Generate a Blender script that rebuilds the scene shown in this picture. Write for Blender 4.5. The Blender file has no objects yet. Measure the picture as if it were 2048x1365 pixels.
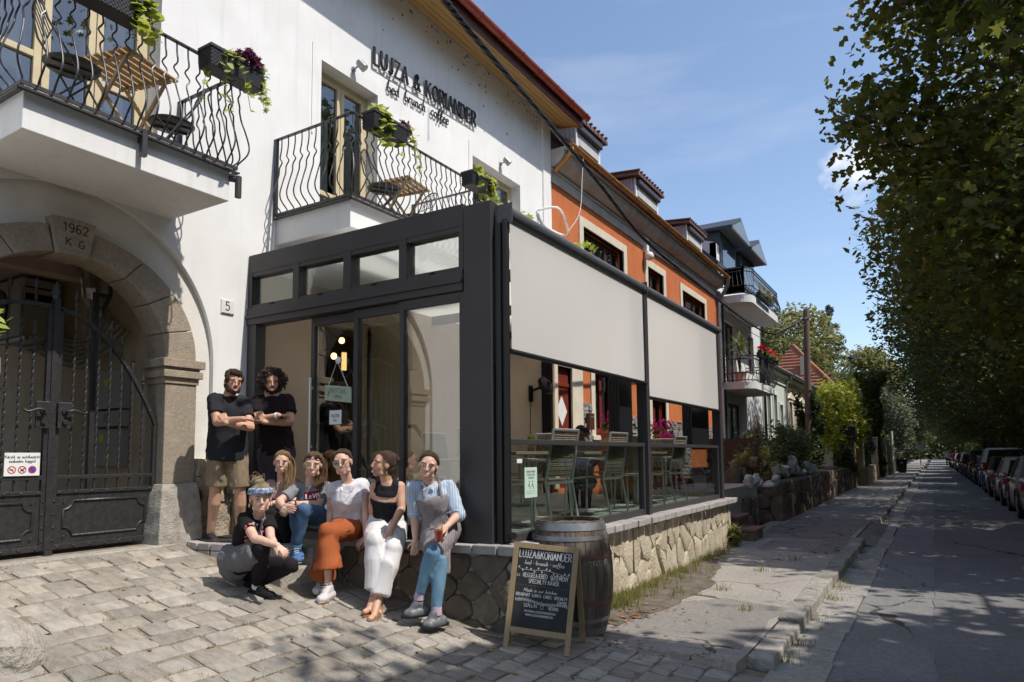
import bpy,bmesh,math,random
import numpy as np
from mathutils import Vector,Matrix,geometry
C = bpy.context.scene.collection
S = bpy.context.scene
rad = math.radians
# ------------------------------------------------------------------ camera
cd = bpy.data.cameras.new('camera');cam = bpy.data.objects.new('camera',cd);C.objects.link(cam)
cd.sensor_width = 36.0;cd.lens = 1370.0/2048*36;cd.shift_y = 0.0569
cd.clip_start = 0.05;cd.clip_end = 3000
_r = Vector((0.85149762,0.5242787,-0.00914608));_u = Vector((0.05114996,-0.06568977,0.99652824));_f = Vector((-0.52185773,0.84900924,0.08275152))
CAMZ = 1.6
cam.matrix_world = Matrix(((_r.x,_u.x,-_f.x,0),(_r.y,_u.y,-_f.y,0),(_r.z,_u.z,-_f.z,CAMZ),(0,0,0,1)))
S.camera = cam
# ------------------------------------------------------------------ sky, sun, exposure
SUN = Vector((1.0,0.09,1.50)).normalized()          # towards the sun
w = bpy.data.worlds.new('World');S.world = w;w.use_nodes = True
nt = w.node_tree;nt.nodes.clear()
def wn(t,**k):
 n = nt.nodes.new(t)
 for a,b in k.items(): setattr(n,a,b)
 return n
sky = wn('ShaderNodeTexSky',sky_type='NISHITA',sun_disc=False)
sky.sun_elevation = math.asin(SUN.z);sky.sun_rotation = math.atan2(SUN.x,SUN.y)
sky.air_density = 1.0;sky.dust_density = 0.9;sky.ozone_density = 1.3
geo = wn('ShaderNodeTexCoord')
mp = wn('ShaderNodeMapping');mp.inputs['Scale'].default_value = (1.1,1.1,5.5);mp.inputs['Rotation'].default_value = (0.0,0.22,0.5)
nz = wn('ShaderNodeTexNoise');nz.inputs['Scale'].default_value = 2.6;nz.inputs['Detail'].default_value = 9;nz.inputs['Roughness'].default_value = .55
rp = wn('ShaderNodeValToRGB');rp.color_ramp.elements[0].position = .5;rp.color_ramp.elements[1].position = .85
rp.color_ramp.elements[0].color = (0,0,0,1);rp.color_ramp.elements[1].color = (.2,.2,.2,1)
# one small fair-weather cloud low over the street
dotn = wn('ShaderNodeVectorMath',operation='DISTANCE')
_cl = (_f+(1712-1024)/1370*_r-(338-799)/1370*_u).normalized();dotn.inputs[1].default_value = _cl
nz2 = wn('ShaderNodeTexNoise');nz2.inputs['Scale'].default_value = 26;nz2.inputs['Detail'].default_value = 8
mc = wn('ShaderNodeMath',operation='MULTIPLY_ADD');mc.inputs[1].default_value = .085;
rp2 = wn('ShaderNodeMapRange');rp2.inputs['From Min'].default_value = .083;rp2.inputs['From Max'].default_value = .055;rp2.inputs['To Max'].default_value = .8
mx = wn('ShaderNodeMath',operation='MAXIMUM')
mixc = wn('ShaderNodeMix',data_type='RGBA');mixc.inputs['B'].default_value = (5.6,5.7,5.9,1)
bg = wn('ShaderNodeBackground');bg.inputs['Strength'].default_value = 0.104
out = wn('ShaderNodeOutputWorld')
L = nt.links.new
nrm = wn('ShaderNodeVectorMath',operation='NORMALIZE');L(geo.outputs['Generated'],nrm.inputs[0])
L(nrm.outputs[0],mp.inputs['Vector']);L(mp.outputs[0],nz.inputs['Vector']);L(nz.outputs['Fac'],rp.inputs['Fac'])
L(nrm.outputs[0],dotn.inputs[0]);L(nrm.outputs[0],nz2.inputs['Vector']);L(nz2.outputs['Fac'],mc.inputs[0]);L(dotn.outputs['Value'],mc.inputs[2])
L(mc.outputs[0],rp2.inputs['Value']);L(rp2.outputs[0],mx.inputs[0]);L(rp.outputs['Color'],mx.inputs[1])
L(mx.outputs[0],mixc.inputs['Factor'])
desat = wn('ShaderNodeHueSaturation');desat.inputs['Saturation'].default_value = .98;L(sky.outputs[0],desat.inputs['Color'])
L(desat.outputs[0],mixc.inputs['A']);L(mixc.outputs['Result'],bg.inputs['Color']);L(bg.outputs[0],out.inputs[0])
sl = bpy.data.lights.new('sun','SUN');sl.energy = 2.45;sl.angle = rad(.55);sl.color = (1.0,.945,.87)
so = bpy.data.objects.new('sun',sl);C.objects.link(so);so.rotation_euler = (-SUN).to_track_quat('-Z','Y').to_euler()
S.view_settings.view_transform = 'Standard';S.view_settings.look = 'None';S.view_settings.gamma = 1;S.view_settings.exposure = 0.95
S.view_settings.use_curve_mapping = False
S.render.engine = 'CYCLES';S.cycles.max_bounces = 7;S.cycles.diffuse_bounces = 3;S.cycles.glossy_bounces = 3;S.cycles.transmission_bounces = 6;S.cycles.transparent_max_bounces = 14
S.cycles.caustics_reflective = False;S.cycles.caustics_refractive = False;S.cycles.use_denoising = True
# ------------------------------------------------------------------ helpers
class MB:
 """collects primitives; build() links them as one mesh object"""
 def __init__(s): s.v = [];s.f = [];s.m = [];s.mi = 0
 def add(s,vs,fs):
  o = len(s.v);s.v.extend((float(p[0]),float(p[1]),float(p[2])) for p in vs)
  s.f.extend(tuple(i+o for i in f) for f in fs);s.m.extend([s.mi]*len(fs));return s
 def box(s,x0,x1,y0,y1,z0,z1):
  x0,x1 = min(x0,x1),max(x0,x1);y0,y1 = min(y0,y1),max(y0,y1);z0,z1 = min(z0,z1),max(z0,z1)
  return s.add([(x0,y0,z0),(x1,y0,z0),(x1,y1,z0),(x0,y1,z0),(x0,y0,z1),(x1,y0,z1),(x1,y1,z1),(x0,y1,z1)],
                     [(3,2,1,0),(4,5,6,7),(0,1,5,4),(1,2,6,5),(2,3,7,6),(3,0,4,7)])
 def bar(s,p,q,w,h,up=(0,0,1)):
  p = Vector(p);q = Vector(q);d = (q-p).normalized();up = Vector(up)
  if abs(d.dot(up)) > .98: up = Vector((1,0,0)) if abs(d.x) < .9 else Vector((0,1,0))
  a = d.cross(up).normalized()*w/2;b = a.cross(d).normalized()*h/2
  vs = [p-a-b,p+a-b,p+a+b,p-a+b,q-a-b,q+a-b,q+a+b,q-a+b]
  return s.add(vs,[(0,1,2,3),(7,6,5,4),(0,4,5,1),(1,5,6,2),(2,6,7,3),(3,7,4,0)])
 def tube(s,pts,r,n=8,cap=True,sq=1.0):
  P = [Vector(p) for p in pts];k = len(P)
  R = list(r) if hasattr(r,'__len__') else [r]*k
  T = [(P[min(i+1,k-1)]-P[max(i-1,0)]).normalized() for i in range(k)]
  u = T[0].orthogonal().normalized();vs = [];fs = []
  for i in range(k):
   u = (u-T[i]*u.dot(T[i])).normalized();b = T[i].cross(u)
   for j in range(n):
    a = 2*math.pi*j/n;vs.append(P[i]+(u*math.cos(a)+b*math.sin(a)*sq)*R[i])
  for i in range(k-1):
   for j in range(n):
    j2 = (j+1) % n;fs.append((i*n+j,i*n+j2,(i+1)*n+j2,(i+1)*n+j))
  if cap: fs.append(tuple(range(n-1,-1,-1)));fs.append(tuple((k-1)*n+j for j in range(n)))
  return s.add(vs,fs)
 def lathe(s,prof,n=24,c=(0,0,0),cap=False,X=None):
  vs = [];fs = [];k = len(prof)
  for (r,z) in prof:
   for j in range(n):
    a = 2*math.pi*j/n;p = Vector((r*math.cos(a),r*math.sin(a),z));p = X @ p if X else p
    vs.append(p+Vector(c))
  for i in range(k-1):
   for j in range(n):
    j2 = (j+1) % n;fs.append((i*n+j,i*n+j2,(i+1)*n+j2,(i+1)*n+j))
  if cap: fs.append(tuple(range(n-1,-1,-1)));fs.append(tuple((k-1)*n+j for j in range(n)))
  return s.add(vs,fs)
 def ell(s,c,r,n=12,m=8,X=None):
  prof = [(math.sin(math.pi*i/m),-math.cos(math.pi*i/m)) for i in range(m+1)]
  vs = [];fs = []
  for (a,z) in prof:
   for j in range(n):
    t = 2*math.pi*j/n;p = Vector((r[0]*a*math.cos(t),r[1]*a*math.sin(t),r[2]*z));p = X @ p if X else p
    vs.append(p+Vector(c))
  for i in range(m):
   for j in range(n):
    j2 = (j+1) % n;fs.append((i*n+j,i*n+j2,(i+1)*n+j2,(i+1)*n+j))
  return s.add(vs,fs)
 def prism(s,poly,a,b,axis='x'):
  """2-D polygon extruded along an axis from a to b (x: poly=(y,z); y: poly=(x,z); z: poly=(x,y))"""
  f = {'x': lambda p,t: (t,p[0],p[1]),'y': lambda p,t: (p[0],t,p[1]),'z': lambda p,t: (p[0],p[1],t)}[axis]
  n = len(poly);vs = [f(p,a) for p in poly]+[f(p,b) for p in poly]
  tri = geometry.tessellate_polygon([[Vector((p[0],p[1],0)) for p in poly]])
  fs = [tuple(t) for t in tri]+[tuple(i+n for i in reversed(t)) for t in tri]
  fs += [(i,(i+1) % n,n+(i+1) % n,n+i) for i in range(n)]
  return s.add(vs,fs)
 def plate(s,outer,holes,a,b,axis='x'):
  f = {'x': lambda p,t: (t,p[0],p[1]),'y': lambda p,t: (p[0],t,p[1]),'z': lambda p,t: (p[0],p[1],t)}[axis]
  loops = [outer]+holes;allp = [p for l in loops for p in l];n = len(allp)
  tri = geometry.tessellate_polygon([[Vector((p[0],p[1],0)) for p in l] for l in loops])
  vs = [f(p,a) for p in allp]+[f(p,b) for p in allp]
  fs = [tuple(t) for t in tri]+[tuple(i+n for i in reversed(t)) for t in tri];o = 0
  for l in loops:
   k = len(l);fs += [(o+i,o+(i+1) % k,n+o+(i+1) % k,n+o+i) for i in range(k)];o += k
  return s.add(vs,fs)
 def quad(s,a,b,c,d): return s.add([a,b,c,d],[(0,1,2,3)])
 def build(s,name,mat,parent=None,smooth=False,bevel=0,local=False,mats=None):
  me = bpy.data.meshes.new(name)
  o = bpy.data.objects.new(name,me);C.objects.link(o)
  vs = np.array(s.v,dtype=np.float64).reshape(-1,3)
  if parent is not None:
   o.parent = parent;off = ORG.get(parent.name,(0,0,0)) if not local else (0,0,0)
   ORG[o.name] = off if not local else (0,0,0)
  elif local: off = (0,0,0);ORG[o.name] = off
  else:
   mn = vs.min(0);mxx = vs.max(0);off = ((mn[0]+mxx[0])/2,(mn[1]+mxx[1])/2,mn[2]);o.location = off;ORG[o.name] = off
  vs = vs-np.array(off)
  me.from_pydata(vs.tolist(),[],s.f)
  for m_ in (mats or [mat]): me.materials.append(m_)
  if mats: me.polygons.foreach_set('material_index',s.m)
  bm = bmesh.new();bm.from_mesh(me);bmesh.ops.recalc_face_normals(bm,faces=bm.faces);bm.to_mesh(me);bm.free()
  if smooth:
   me.polygons.foreach_set('use_smooth',[True]*len(me.polygons));me.set_sharp_from_angle(angle=rad(smooth if smooth is not True else 42))
  if bevel:
   b = o.modifiers.new('bevel','BEVEL');b.width = bevel;b.segments = 2;b.limit_method = 'ANGLE'
  me.update();return o
ORG = {}
def thing(name,label,cat,loc=(0,0,0),group=None,rz=0,local=False):
 o = bpy.data.objects.new(name,None);C.objects.link(o);o.location = loc;o.rotation_euler = (0,0,rz)
 o.empty_display_size = .1;ORG[o.name] = (0,0,0) if local else tuple(loc)
 return tag(o,label,cat,group)
def tag(o,label=None,cat=None,group=None,kind=None):
 if label: o['label'] = label
 if cat: o['category'] = cat
 if group: o['group'] = group
 if kind: o['kind'] = kind
 return o
def kids(o): return [c for c in bpy.data.objects if c.parent == o]
def copy_tree(o,parent=None,ch=None):
 if ch is None:
  ch = {}
  for c in bpy.data.objects:
   if c.parent: ch.setdefault(c.parent.name,[]).append(c)
 c = o.copy();C.objects.link(c)
 if parent: c.parent = parent;c.matrix_parent_inverse = o.matrix_parent_inverse
 for k in ch.get(o.name,[]): copy_tree(k,c,ch)
 return c
def rnd(seed): return random.Random(seed)
def dup_mesh(o,loc,rot=(0,0,0),scale=(1,1,1),parent=None):
 c = o.copy();C.objects.link(c);c.location = loc;c.rotation_euler = rot;c.scale = scale
 if parent: c.parent = parent
 return c
def vjit(o,amt,scale,seed=0):
 """roughen a mesh with lumpy noise"""
 from mathutils import noise
 off = Vector((seed*7.3,seed*3.1,seed*5.7))
 for v in o.data.vertices:
  v.co += noise.noise_vector(v.co*scale+off)*amt
 o.data.update();return o
def subdiv(o,cuts=2,smooth=False):
 bm = bmesh.new();bm.from_mesh(o.data);bmesh.ops.subdivide_edges(bm,edges=bm.edges[:],cuts=cuts,use_grid_fill=True);bm.to_mesh(o.data);bm.free();return o
def zg(X): return float(np.interp(-X,[1.1,2.4,3.1,6.35,9],[0.0,.1,.18,.8,.8]))
# ------------------------------------------------------------------ materials
def nodes(name):
 m = bpy.data.materials.new(name);m.use_nodes = True;t = m.node_tree
 b = t.nodes['Principled BSDF'];return m,t,b
def hx(c): return (c[0],c[1],c[2],1)
def M(name,c,c2=None,rough=.65,scale=6,detail=6,bump=0,bscale=60,metal=0,rand=0,spec=.4,isl=0,c3=None,s3=1.2,lo=.35,hi=.65,stretch=None,w3=.6,dist=0.0,streak=None):
 """base colour mottled between c and c2, larger stains towards c3, fine bump; rand/isl vary per object / per island"""
 m,t,b = nodes(name);N = t.nodes;K = t.links.new
 tc = N.new('ShaderNodeTexCoord');vec = tc.outputs['Object']
 if stretch:
  mpn = N.new('ShaderNodeMapping');mpn.inputs['Scale'].default_value = stretch;K(vec,mpn.inputs[0]);vec = mpn.outputs[0]
 col = None
 if c2 is not None:
  n = N.new('ShaderNodeTexNoise');n.inputs['Scale'].default_value = scale;n.inputs['Detail'].default_value = detail;n.inputs['Distortion'].default_value = dist;K(vec,n.inputs['Vector'])
  r = N.new('ShaderNodeMapRange');r.inputs['From Min'].default_value = lo;r.inputs['From Max'].default_value = hi;K(n.outputs['Fac'],r.inputs['Value'])
  x = N.new('ShaderNodeMix');x.data_type = 'RGBA';x.inputs['A'].default_value = hx(c);x.inputs['B'].default_value = hx(c2);K(r.outputs[0],x.inputs['Factor']);col = x.outputs['Result']
 if c3 is not None:
  n = N.new('ShaderNodeTexNoise');n.inputs['Scale'].default_value = s3;n.inputs['Detail'].default_value = 7;K(vec,n.inputs['Vector'])
  r = N.new('ShaderNodeMapRange');r.inputs['From Min'].default_value = .52;r.inputs['From Max'].default_value = .72;r.inputs['To Max'].default_value = w3;K(n.outputs['Fac'],r.inputs['Value'])
  x = N.new('ShaderNodeMix');x.data_type = 'RGBA';x.inputs['B'].default_value = hx(c3)
  if col: K(col,x.inputs['A'])
  else: x.inputs['A'].default_value = hx(c)
  K(r.outputs[0],x.inputs['Factor']);col = x.outputs['Result']
 if streak:
  mq = N.new('ShaderNodeMapping');mq.inputs['Scale'].default_value = (5,5,.35);K(tc.outputs['Object'],mq.inputs[0]);n = N.new('ShaderNodeTexNoise');n.inputs['Scale'].default_value = 2.2;n.inputs['Detail'].default_value = 8;K(mq.outputs[0],n.inputs['Vector'])
  r = N.new('ShaderNodeMapRange');r.inputs['From Min'].default_value = .55;r.inputs['From Max'].default_value = .8;r.inputs['To Max'].default_value = .6;K(n.outputs['Fac'],r.inputs['Value']);x = N.new('ShaderNodeMix');x.data_type = 'RGBA';x.inputs['B'].default_value = hx(streak);K(col,x.inputs['A']);K(r.outputs[0],x.inputs['Factor']);col = x.outputs['Result']
 if rand or isl:
  if rand: oi = N.new('ShaderNodeObjectInfo');rv = oi.outputs['Random'];amt = rand
  else: oi = N.new('ShaderNodeNewGeometry');rv = oi.outputs['Random Per Island'];amt = isl
  r = N.new('ShaderNodeMapRange');r.inputs['To Min'].default_value = 1-amt;r.inputs['To Max'].default_value = 1+amt;K(rv,r.inputs['Value'])
  h = N.new('ShaderNodeHueSaturation');K(r.outputs[0],h.inputs['Value'])
  r2 = N.new('ShaderNodeMath');r2.operation = 'MULTIPLY_ADD';wv = N.new('ShaderNodeMath');wv.operation = 'FRACT';ml = N.new('ShaderNodeMath');ml.operation = 'MULTIPLY';ml.inputs[1].default_value = 7.31
  K(rv,ml.inputs[0]);K(ml.outputs[0],wv.inputs[0]);K(wv.outputs[0],r2.inputs[0]);r2.inputs[1].default_value = amt*.9;r2.inputs[2].default_value = 1-amt*.45;K(r2.outputs[0],h.inputs['Saturation'])
  if col: K(col,h.inputs['Color'])
  else: h.inputs['Color'].default_value = hx(c)
  col = h.outputs[0]
 if col: K(col,b.inputs['Base Color'])
 else: b.inputs['Base Color'].default_value = hx(c)
 b.inputs['Roughness'].default_value = rough;b.inputs['Metallic'].default_value = metal;b.inputs['Specular IOR Level'].default_value = spec
 if bump:
  n = N.new('ShaderNodeTexNoise');n.inputs['Scale'].default_value = bscale;n.inputs['Detail'].default_value = 5;K(vec,n.inputs['Vector'])
  bp = N.new('ShaderNodeBump');bp.inputs['Strength'].default_value = bump;bp.inputs['Distance'].default_value = .02;K(n.outputs['Fac'],bp.inputs['Height']);K(bp.outputs[0],b.inputs['Normal'])
 return m
def leafmat(name,c,c2,trans=.45,amt=.35,rough=.5,spec=.35):
 m,t,b = nodes(name);N = t.nodes;K = t.links.new
 g = N.new('ShaderNodeNewGeometry');x = N.new('ShaderNodeMix');x.data_type = 'RGBA';x.inputs['A'].default_value = hx(c);x.inputs['B'].default_value = hx(c2)
 K(g.outputs['Random Per Island'],x.inputs['Factor'])
 b.inputs['Roughness'].default_value = rough;b.inputs['Specular IOR Level'].default_value = spec
 K(x.outputs['Result'],b.inputs['Base Color'])
 tr = N.new('ShaderNodeBsdfTranslucent');h = N.new('ShaderNodeHueSaturation');h.inputs['Value'].default_value = 1.5;h.inputs['Saturation'].default_value = 1.15;h.inputs['Hue'].default_value = .485
 K(x.outputs['Result'],h.inputs['Color']);K(h.outputs[0],tr.inputs['Color'])
 ms = N.new('ShaderNodeMixShader');ms.inputs[0].default_value = trans;K(b.outputs[0],ms.inputs[1]);K(tr.outputs[0],ms.inputs[2]);K(ms.outputs[0],N['Material Output'].inputs[0])
 return m
def glassmat(name,tint=(.93,.96,.95),ior=1.6,boost=1.0,base=.0,rough=0.0):
 m,t,b = nodes(name);N = t.nodes;K = t.links.new;N.remove(b)
 f0 = ((ior-1)/(ior+1))**2
 lw = N.new('ShaderNodeLayerWeight');lw.inputs['Blend'].default_value = .5
 pw = N.new('ShaderNodeMath');pw.operation = 'POWER';pw.inputs[1].default_value = 5;K(lw.outputs['Facing'],pw.inputs[0])
 mm = N.new('ShaderNodeMath');mm.operation = 'MULTIPLY_ADD';mm.inputs[1].default_value = (1-f0)*boost;mm.inputs[2].default_value = f0*boost+base;mm.use_clamp = True;K(pw.outputs[0],mm.inputs[0])
 tr = N.new('ShaderNodeBsdfTransparent');tr.inputs[0].default_value = hx(tint)
 gl = N.new('ShaderNodeBsdfGlossy');gl.inputs['Roughness'].default_value = rough
 ms = N.new('ShaderNodeMixShader');K(mm.outputs[0],ms.inputs[0]);K(tr.outputs[0],ms.inputs[1]);K(gl.outputs[0],ms.inputs[2]);K(ms.outputs[0],N['Material Output'].inputs[0])
 return m
def emit(name,c,s):
 m,t,b = nodes(name);b.inputs['Base Color'].default_value = hx(c);b.inputs['Emission Color'].default_value = hx(c);b.inputs['Emission Strength'].default_value = s;return m
T = {}
T['plaster'] = M('white_plaster',(.82,.815,.80),(.77,.765,.75),.9,scale=2.2,bump=.09,bscale=70,c3=(.70,.685,.66),s3=.55,w3=.4,streak=(.66,.64,.61))
T['plaster_trim'] = M('trim_plaster',(.78,.75,.70),(.70,.67,.62),.9,scale=3,bump=.2,bscale=50)
T['stone'] = M('arch_stone',(.42,.35,.265),(.32,.265,.20),.9,scale=35,bump=.7,bscale=130,c3=(.48,.42,.34),s3=5,rand=.06)
T['limestone'] = M('plinth_stone',(.42,.385,.33),(.30,.27,.23),.9,scale=14,bump=.8,bscale=70,c3=(.52,.49,.44),s3=4)
T['iron'] = M('black_iron',(.022,.021,.022),(.035,.033,.033),.42,scale=20,bump=.25,bscale=60,spec=.5)
T['anthra'] = M('anthracite_aluminium',(.041,.038,.040),(.047,.043,.045),.5,scale=3,spec=.45)
T['black'] = M('black_plastic',(.012,.012,.013),None,.45)
T['railing'] = M('railing_paint',(.030,.030,.034),(.05,.05,.055),.4,scale=30,spec=.5)
T['wood_soffit'] = M('soffit_wood',(.47,.285,.105),(.38,.215,.075),.6,scale=3,stretch=(18,1.2,18),bump=.15,bscale=20)
T['wood_light'] = M('light_wood',(.50,.36,.21),(.40,.27,.14),.55,scale=4,stretch=(14,14,2),bump=.12,bscale=20)
T['wood_table'] = M('table_wood',(.46,.31,.16),(.35,.22,.10),.55,scale=4,stretch=(3,14,14),rand=.12)
T['cream'] = M('cream_window_paint',(.62,.52,.33),(.57,.47,.29),.5,scale=8)
T['redgutter'] = M('red_gutter',(.34,.075,.045),(.28,.06,.04),.4,scale=4)
T['orange'] = M('orange_plaster',(.55,.165,.050),(.48,.138,.043),.9,scale=2.2,bump=.2,bscale=60,c3=(.40,.13,.05),s3=.8,w3=.45,streak=(.36,.115,.045))
T['creamtrim'] = M('cream_trim',(.66,.60,.48),(.60,.54,.42),.85,scale=4,bump=.1)
T['cornice'] = M('cornice_plaster',(.52,.48,.43),(.44,.405,.36),.9,scale=3,bump=.15,c3=(.30,.27,.23),s3=1.5)
T['copper'] = M('ochre_gutter',(.46,.235,.075),(.36,.17,.055),.45,scale=6,c3=(.25,.12,.05),s3=3)
T['darkwood'] = M('dark_brown_wood',(.095,.035,.022),(.07,.025,.017),.45,scale=4,stretch=(10,10,1.5))
T['redwood'] = M('red_brown_door',(.20,.035,.022),(.15,.026,.018),.4,scale=4,stretch=(10,10,1.5))
T['winglass'] = glassmat('window_glass',(.62,.65,.67),1.9,1.1,.06)
T['glass'] = glassmat('clear_glass',(.86,.89,.88),1.7,1.1,.035)
T['sideglass'] = glassmat('green_glass',(.87,.92,.90),1.6,1.3,.03)
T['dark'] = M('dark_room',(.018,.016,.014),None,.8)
T['blind'] = M('blind_fabric',(.64,.625,.60),(.62,.605,.58),.8,scale=3)
T['asphaltroad'] = None
T['steel'] = M('steel',(.52,.52,.52),None,.3,metal=1)
T['galv'] = M('zinc',(.36,.37,.38),(.28,.29,.30),.42,scale=10,metal=.7)
T['white'] = M('white_paint',(.72,.72,.71),None,.5)
T['paper'] = M('paper',(.74,.75,.73),None,.8)
T['mint'] = M('mint_paper',(.50,.66,.56),None,.7)
T['ink'] = M('ink',(.02,.02,.02),None,.7)
T['chalk'] = M('chalk',(.74,.74,.72),(.55,.55,.54),.95,scale=160,lo=.3,hi=.6)
T['soil'] = M('soil',(.10,.075,.05),(.06,.045,.03),.95,scale=20,bump=.5)
T['lamp'] = emit('warm_bulb',(1,.62,.25),4)
# ================================================================== THE GROUND
def asphalt(name,c,c2,crackscale=.55,crackw=.012,grit=320,dark=.5):
 m,t,b = nodes(name);N = t.nodes;K = t.links.new
 tc = N.new('ShaderNodeTexCoord');vec = tc.outputs['Object']
 n1 = N.new('ShaderNodeTexNoise');n1.inputs['Scale'].default_value = .9;n1.inputs['Detail'].default_value = 9;n1.inputs['Roughness'].default_value = .65;K(vec,n1.inputs['Vector'])
 r1 = N.new('ShaderNodeMapRange');r1.inputs['From Min'].default_value = .35;r1.inputs['From Max'].default_value = .66;K(n1.outputs['Fac'],r1.inputs['Value'])
 x1 = N.new('ShaderNodeMix');x1.data_type = 'RGBA';x1.inputs['A'].default_value = hx(c);x1.inputs['B'].default_value = hx(c2);K(r1.outputs[0],x1.inputs['Factor'])
 n2 = N.new('ShaderNodeTexNoise');n2.inputs['Scale'].default_value = grit;n2.inputs['Detail'].default_value = 3;K(vec,n2.inputs['Vector'])
 r2 = N.new('ShaderNodeMapRange');r2.inputs['From Min'].default_value = .3;r2.inputs['From Max'].default_value = .7;r2.inputs['To Min'].default_value = .66;r2.inputs['To Max'].default_value = 1.3;K(n2.outputs['Fac'],r2.inputs['Value'])
 h = N.new('ShaderNodeHueSaturation');K(x1.outputs['Result'],h.inputs['Color']);K(r2.outputs[0],h.inputs['Value'])
 # wandering cracks
 n3 = N.new('ShaderNodeTexNoise');n3.inputs['Scale'].default_value = 2.2;n3.inputs['Detail'].default_value = 6;K(vec,n3.inputs['Vector'])
 va = N.new('ShaderNodeVectorMath');va.operation = 'MULTIPLY_ADD';va.inputs[1].default_value = (.55,.55,0);K(n3.outputs['Color'],va.inputs[0]);K(vec,va.inputs[2])
 vo = N.new('ShaderNodeTexVoronoi');vo.feature = 'DISTANCE_TO_EDGE';vo.inputs['Scale'].default_value = crackscale;K(va.outputs[0],vo.inputs['Vector'])
 n4 = N.new('ShaderNodeTexNoise');n4.inputs['Scale'].default_value = .7;K(vec,n4.inputs['Vector'])
 r4 = N.new('ShaderNodeMapRange');r4.inputs['From Min'].default_value = .42;r4.inputs['From Max'].default_value = .62;r4.inputs['To Max'].default_value = crackw;r4.inputs['To Min'].default_value = 0.0005;K(n4.outputs['Fac'],r4.inputs['Value'])
 lt = N.new('ShaderNodeMath');lt.operation = 'LESS_THAN';K(vo.outputs['Distance'],lt.inputs[0]);K(r4.outputs[0],lt.inputs[1])
 x2 = N.new('ShaderNodeMix');x2.data_type = 'RGBA';x2.inputs['B'].default_value = (c[0]*dark*.55,c[1]*dark*.5,c[2]*dark*.45,1);K(h.outputs[0],x2.inputs['A']);K(lt.outputs[0],x2.inputs['Factor'])
 n5 = N.new('ShaderNodeTexNoise');n5.inputs['Scale'].default_value = 22;n5.inputs['Detail'].default_value = 12;n5.inputs['Roughness'].default_value = .72;K(vec,n5.inputs['Vector'])
 r5 = N.new('ShaderNodeMapRange');r5.inputs['From Min'].default_value = .32;r5.inputs['From Max'].default_value = .68;r5.inputs['To Min'].default_value = .72;r5.inputs['To Max'].default_value = 1.22;K(n5.outputs['Fac'],r5.inputs['Value']);h5 = N.new('ShaderNodeHueSaturation');K(r5.outputs[0],h5.inputs['Value']);K(x2.outputs['Result'],h5.inputs['Color'])
 K(h5.outputs[0],b.inputs['Base Color']);b.inputs['Roughness'].default_value = .88;b.inputs['Specular IOR Level'].default_value = .3
 sb = N.new('ShaderNodeMath');sb.operation = 'SUBTRACT';K(n2.outputs['Fac'],sb.inputs[0]);K(lt.outputs[0],sb.inputs[1])
 bp = N.new('ShaderNodeBump');bp.inputs['Strength'].default_value = .35;bp.inputs['Distance'].default_value = .006;K(sb.outputs[0],bp.inputs['Height']);K(bp.outputs[0],b.inputs['Normal'])
 return m
T['road'] = asphalt('worn_asphalt',(.235,.228,.22),(.185,.18,.175),.38,.010)
T['road2'] = asphalt('darker_asphalt',(.165,.16,.156),(.20,.195,.19),.22,.007)
T['pave'] = asphalt('pavement_asphalt',(.37,.335,.295),(.285,.26,.23),.8,.013)
T['pave2'] = asphalt('pavement_patch',(.26,.24,.215),(.21,.194,.175),.9,.012)
T['gravelpatch'] = asphalt('rough_gravelly_surface',(.25,.218,.19),(.17,.15,.132),1.3,.03,120)
T['gutter'] = asphalt('gutter_concrete',(.36,.338,.305),(.26,.245,.22),1.2,.012,200)
T['kerb'] = M('kerb_stone',(.34,.315,.28),(.25,.232,.205),.9,scale=14,bump=.8,bscale=70,rand=.18,c3=(.11,.10,.085),s3=5)
T['sett'] = M('sandstone_sett',(.345,.308,.258),(.25,.225,.19),.85,scale=9,detail=8,bump=.6,bscale=38,rand=.26,c3=(.38,.36,.33),s3=6,w3=.5,stretch=(1,2.2,1))
T['joint'] = M('sandy_joint',(.30,.25,.19),(.20,.165,.12),.95,scale=18,bump=.8,bscale=120)
T['grass'] = leafmat('dry_grass',(.16,.17,.045),(.28,.24,.10),.4)
T['weed'] = leafmat('weed_green',(.16,.18,.05),(.30,.28,.11),.4)
mb = MB();mb.quad((-500,-400,-.35),(500,-400,-.35),(500,900,-.35),(-500,900,-.35));tag(mb.build('ground',T['soil']),kind='structure')
g = MB();ys = list(range(-8,60,1))+list(range(60,420,15))
for a,b2 in zip(ys[:-1],ys[1:]): g.quad((-.75,a,0),(3.75,a,0),(3.75,b2,0),(-.75,b2,0))
road = tag(g.build('road',T['road']),kind='structure')
r = rnd(5);mb = MB();pts = []
y = -8.0
while y < 130:
 pts.append((-.07-.0016*y+r.uniform(-.02,.02),y));y += .35 if y < 40 else 3
for (xa,ya),(xb,yb) in zip(pts[:-1],pts[1:]):
 mb.quad((xa,ya,.008),(3.74,ya,.008),(3.74,yb,.008),(xb,yb,.008));mb.quad((xa,ya,.001),(xa,ya,.008),(xb,yb,.008),(xb,yb,.001))
mb.build('resurfaced_lane',T['road2'],road)
mb = MB();mb.box(3.75,60,-20,420,-.3,.07);tag(mb.build('verge',M('verge_earth',(.06,.06,.03),(.09,.075,.045),.95,scale=3,bump=.6,bscale=20)),kind='structure')
# gutter strip of short concrete slabs beside the kerb
gut = tag(thing('gutter',None,None,(-.93,5,0)),kind='structure')
r = rnd(8);y = -2.0;k = 0
while y < 75:
 l = r.uniform(.7,1.15)*(1 if y < 30 else 2.2);mb = MB();j = r.uniform(-.03,.03)
 mb.box(-1.12,-.74+j,y+.006,y+l-.006,-.05,.012+r.uniform(-.003,.004));mb.build('slab',T['gutter'],gut,bevel=.006);y += l
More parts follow.
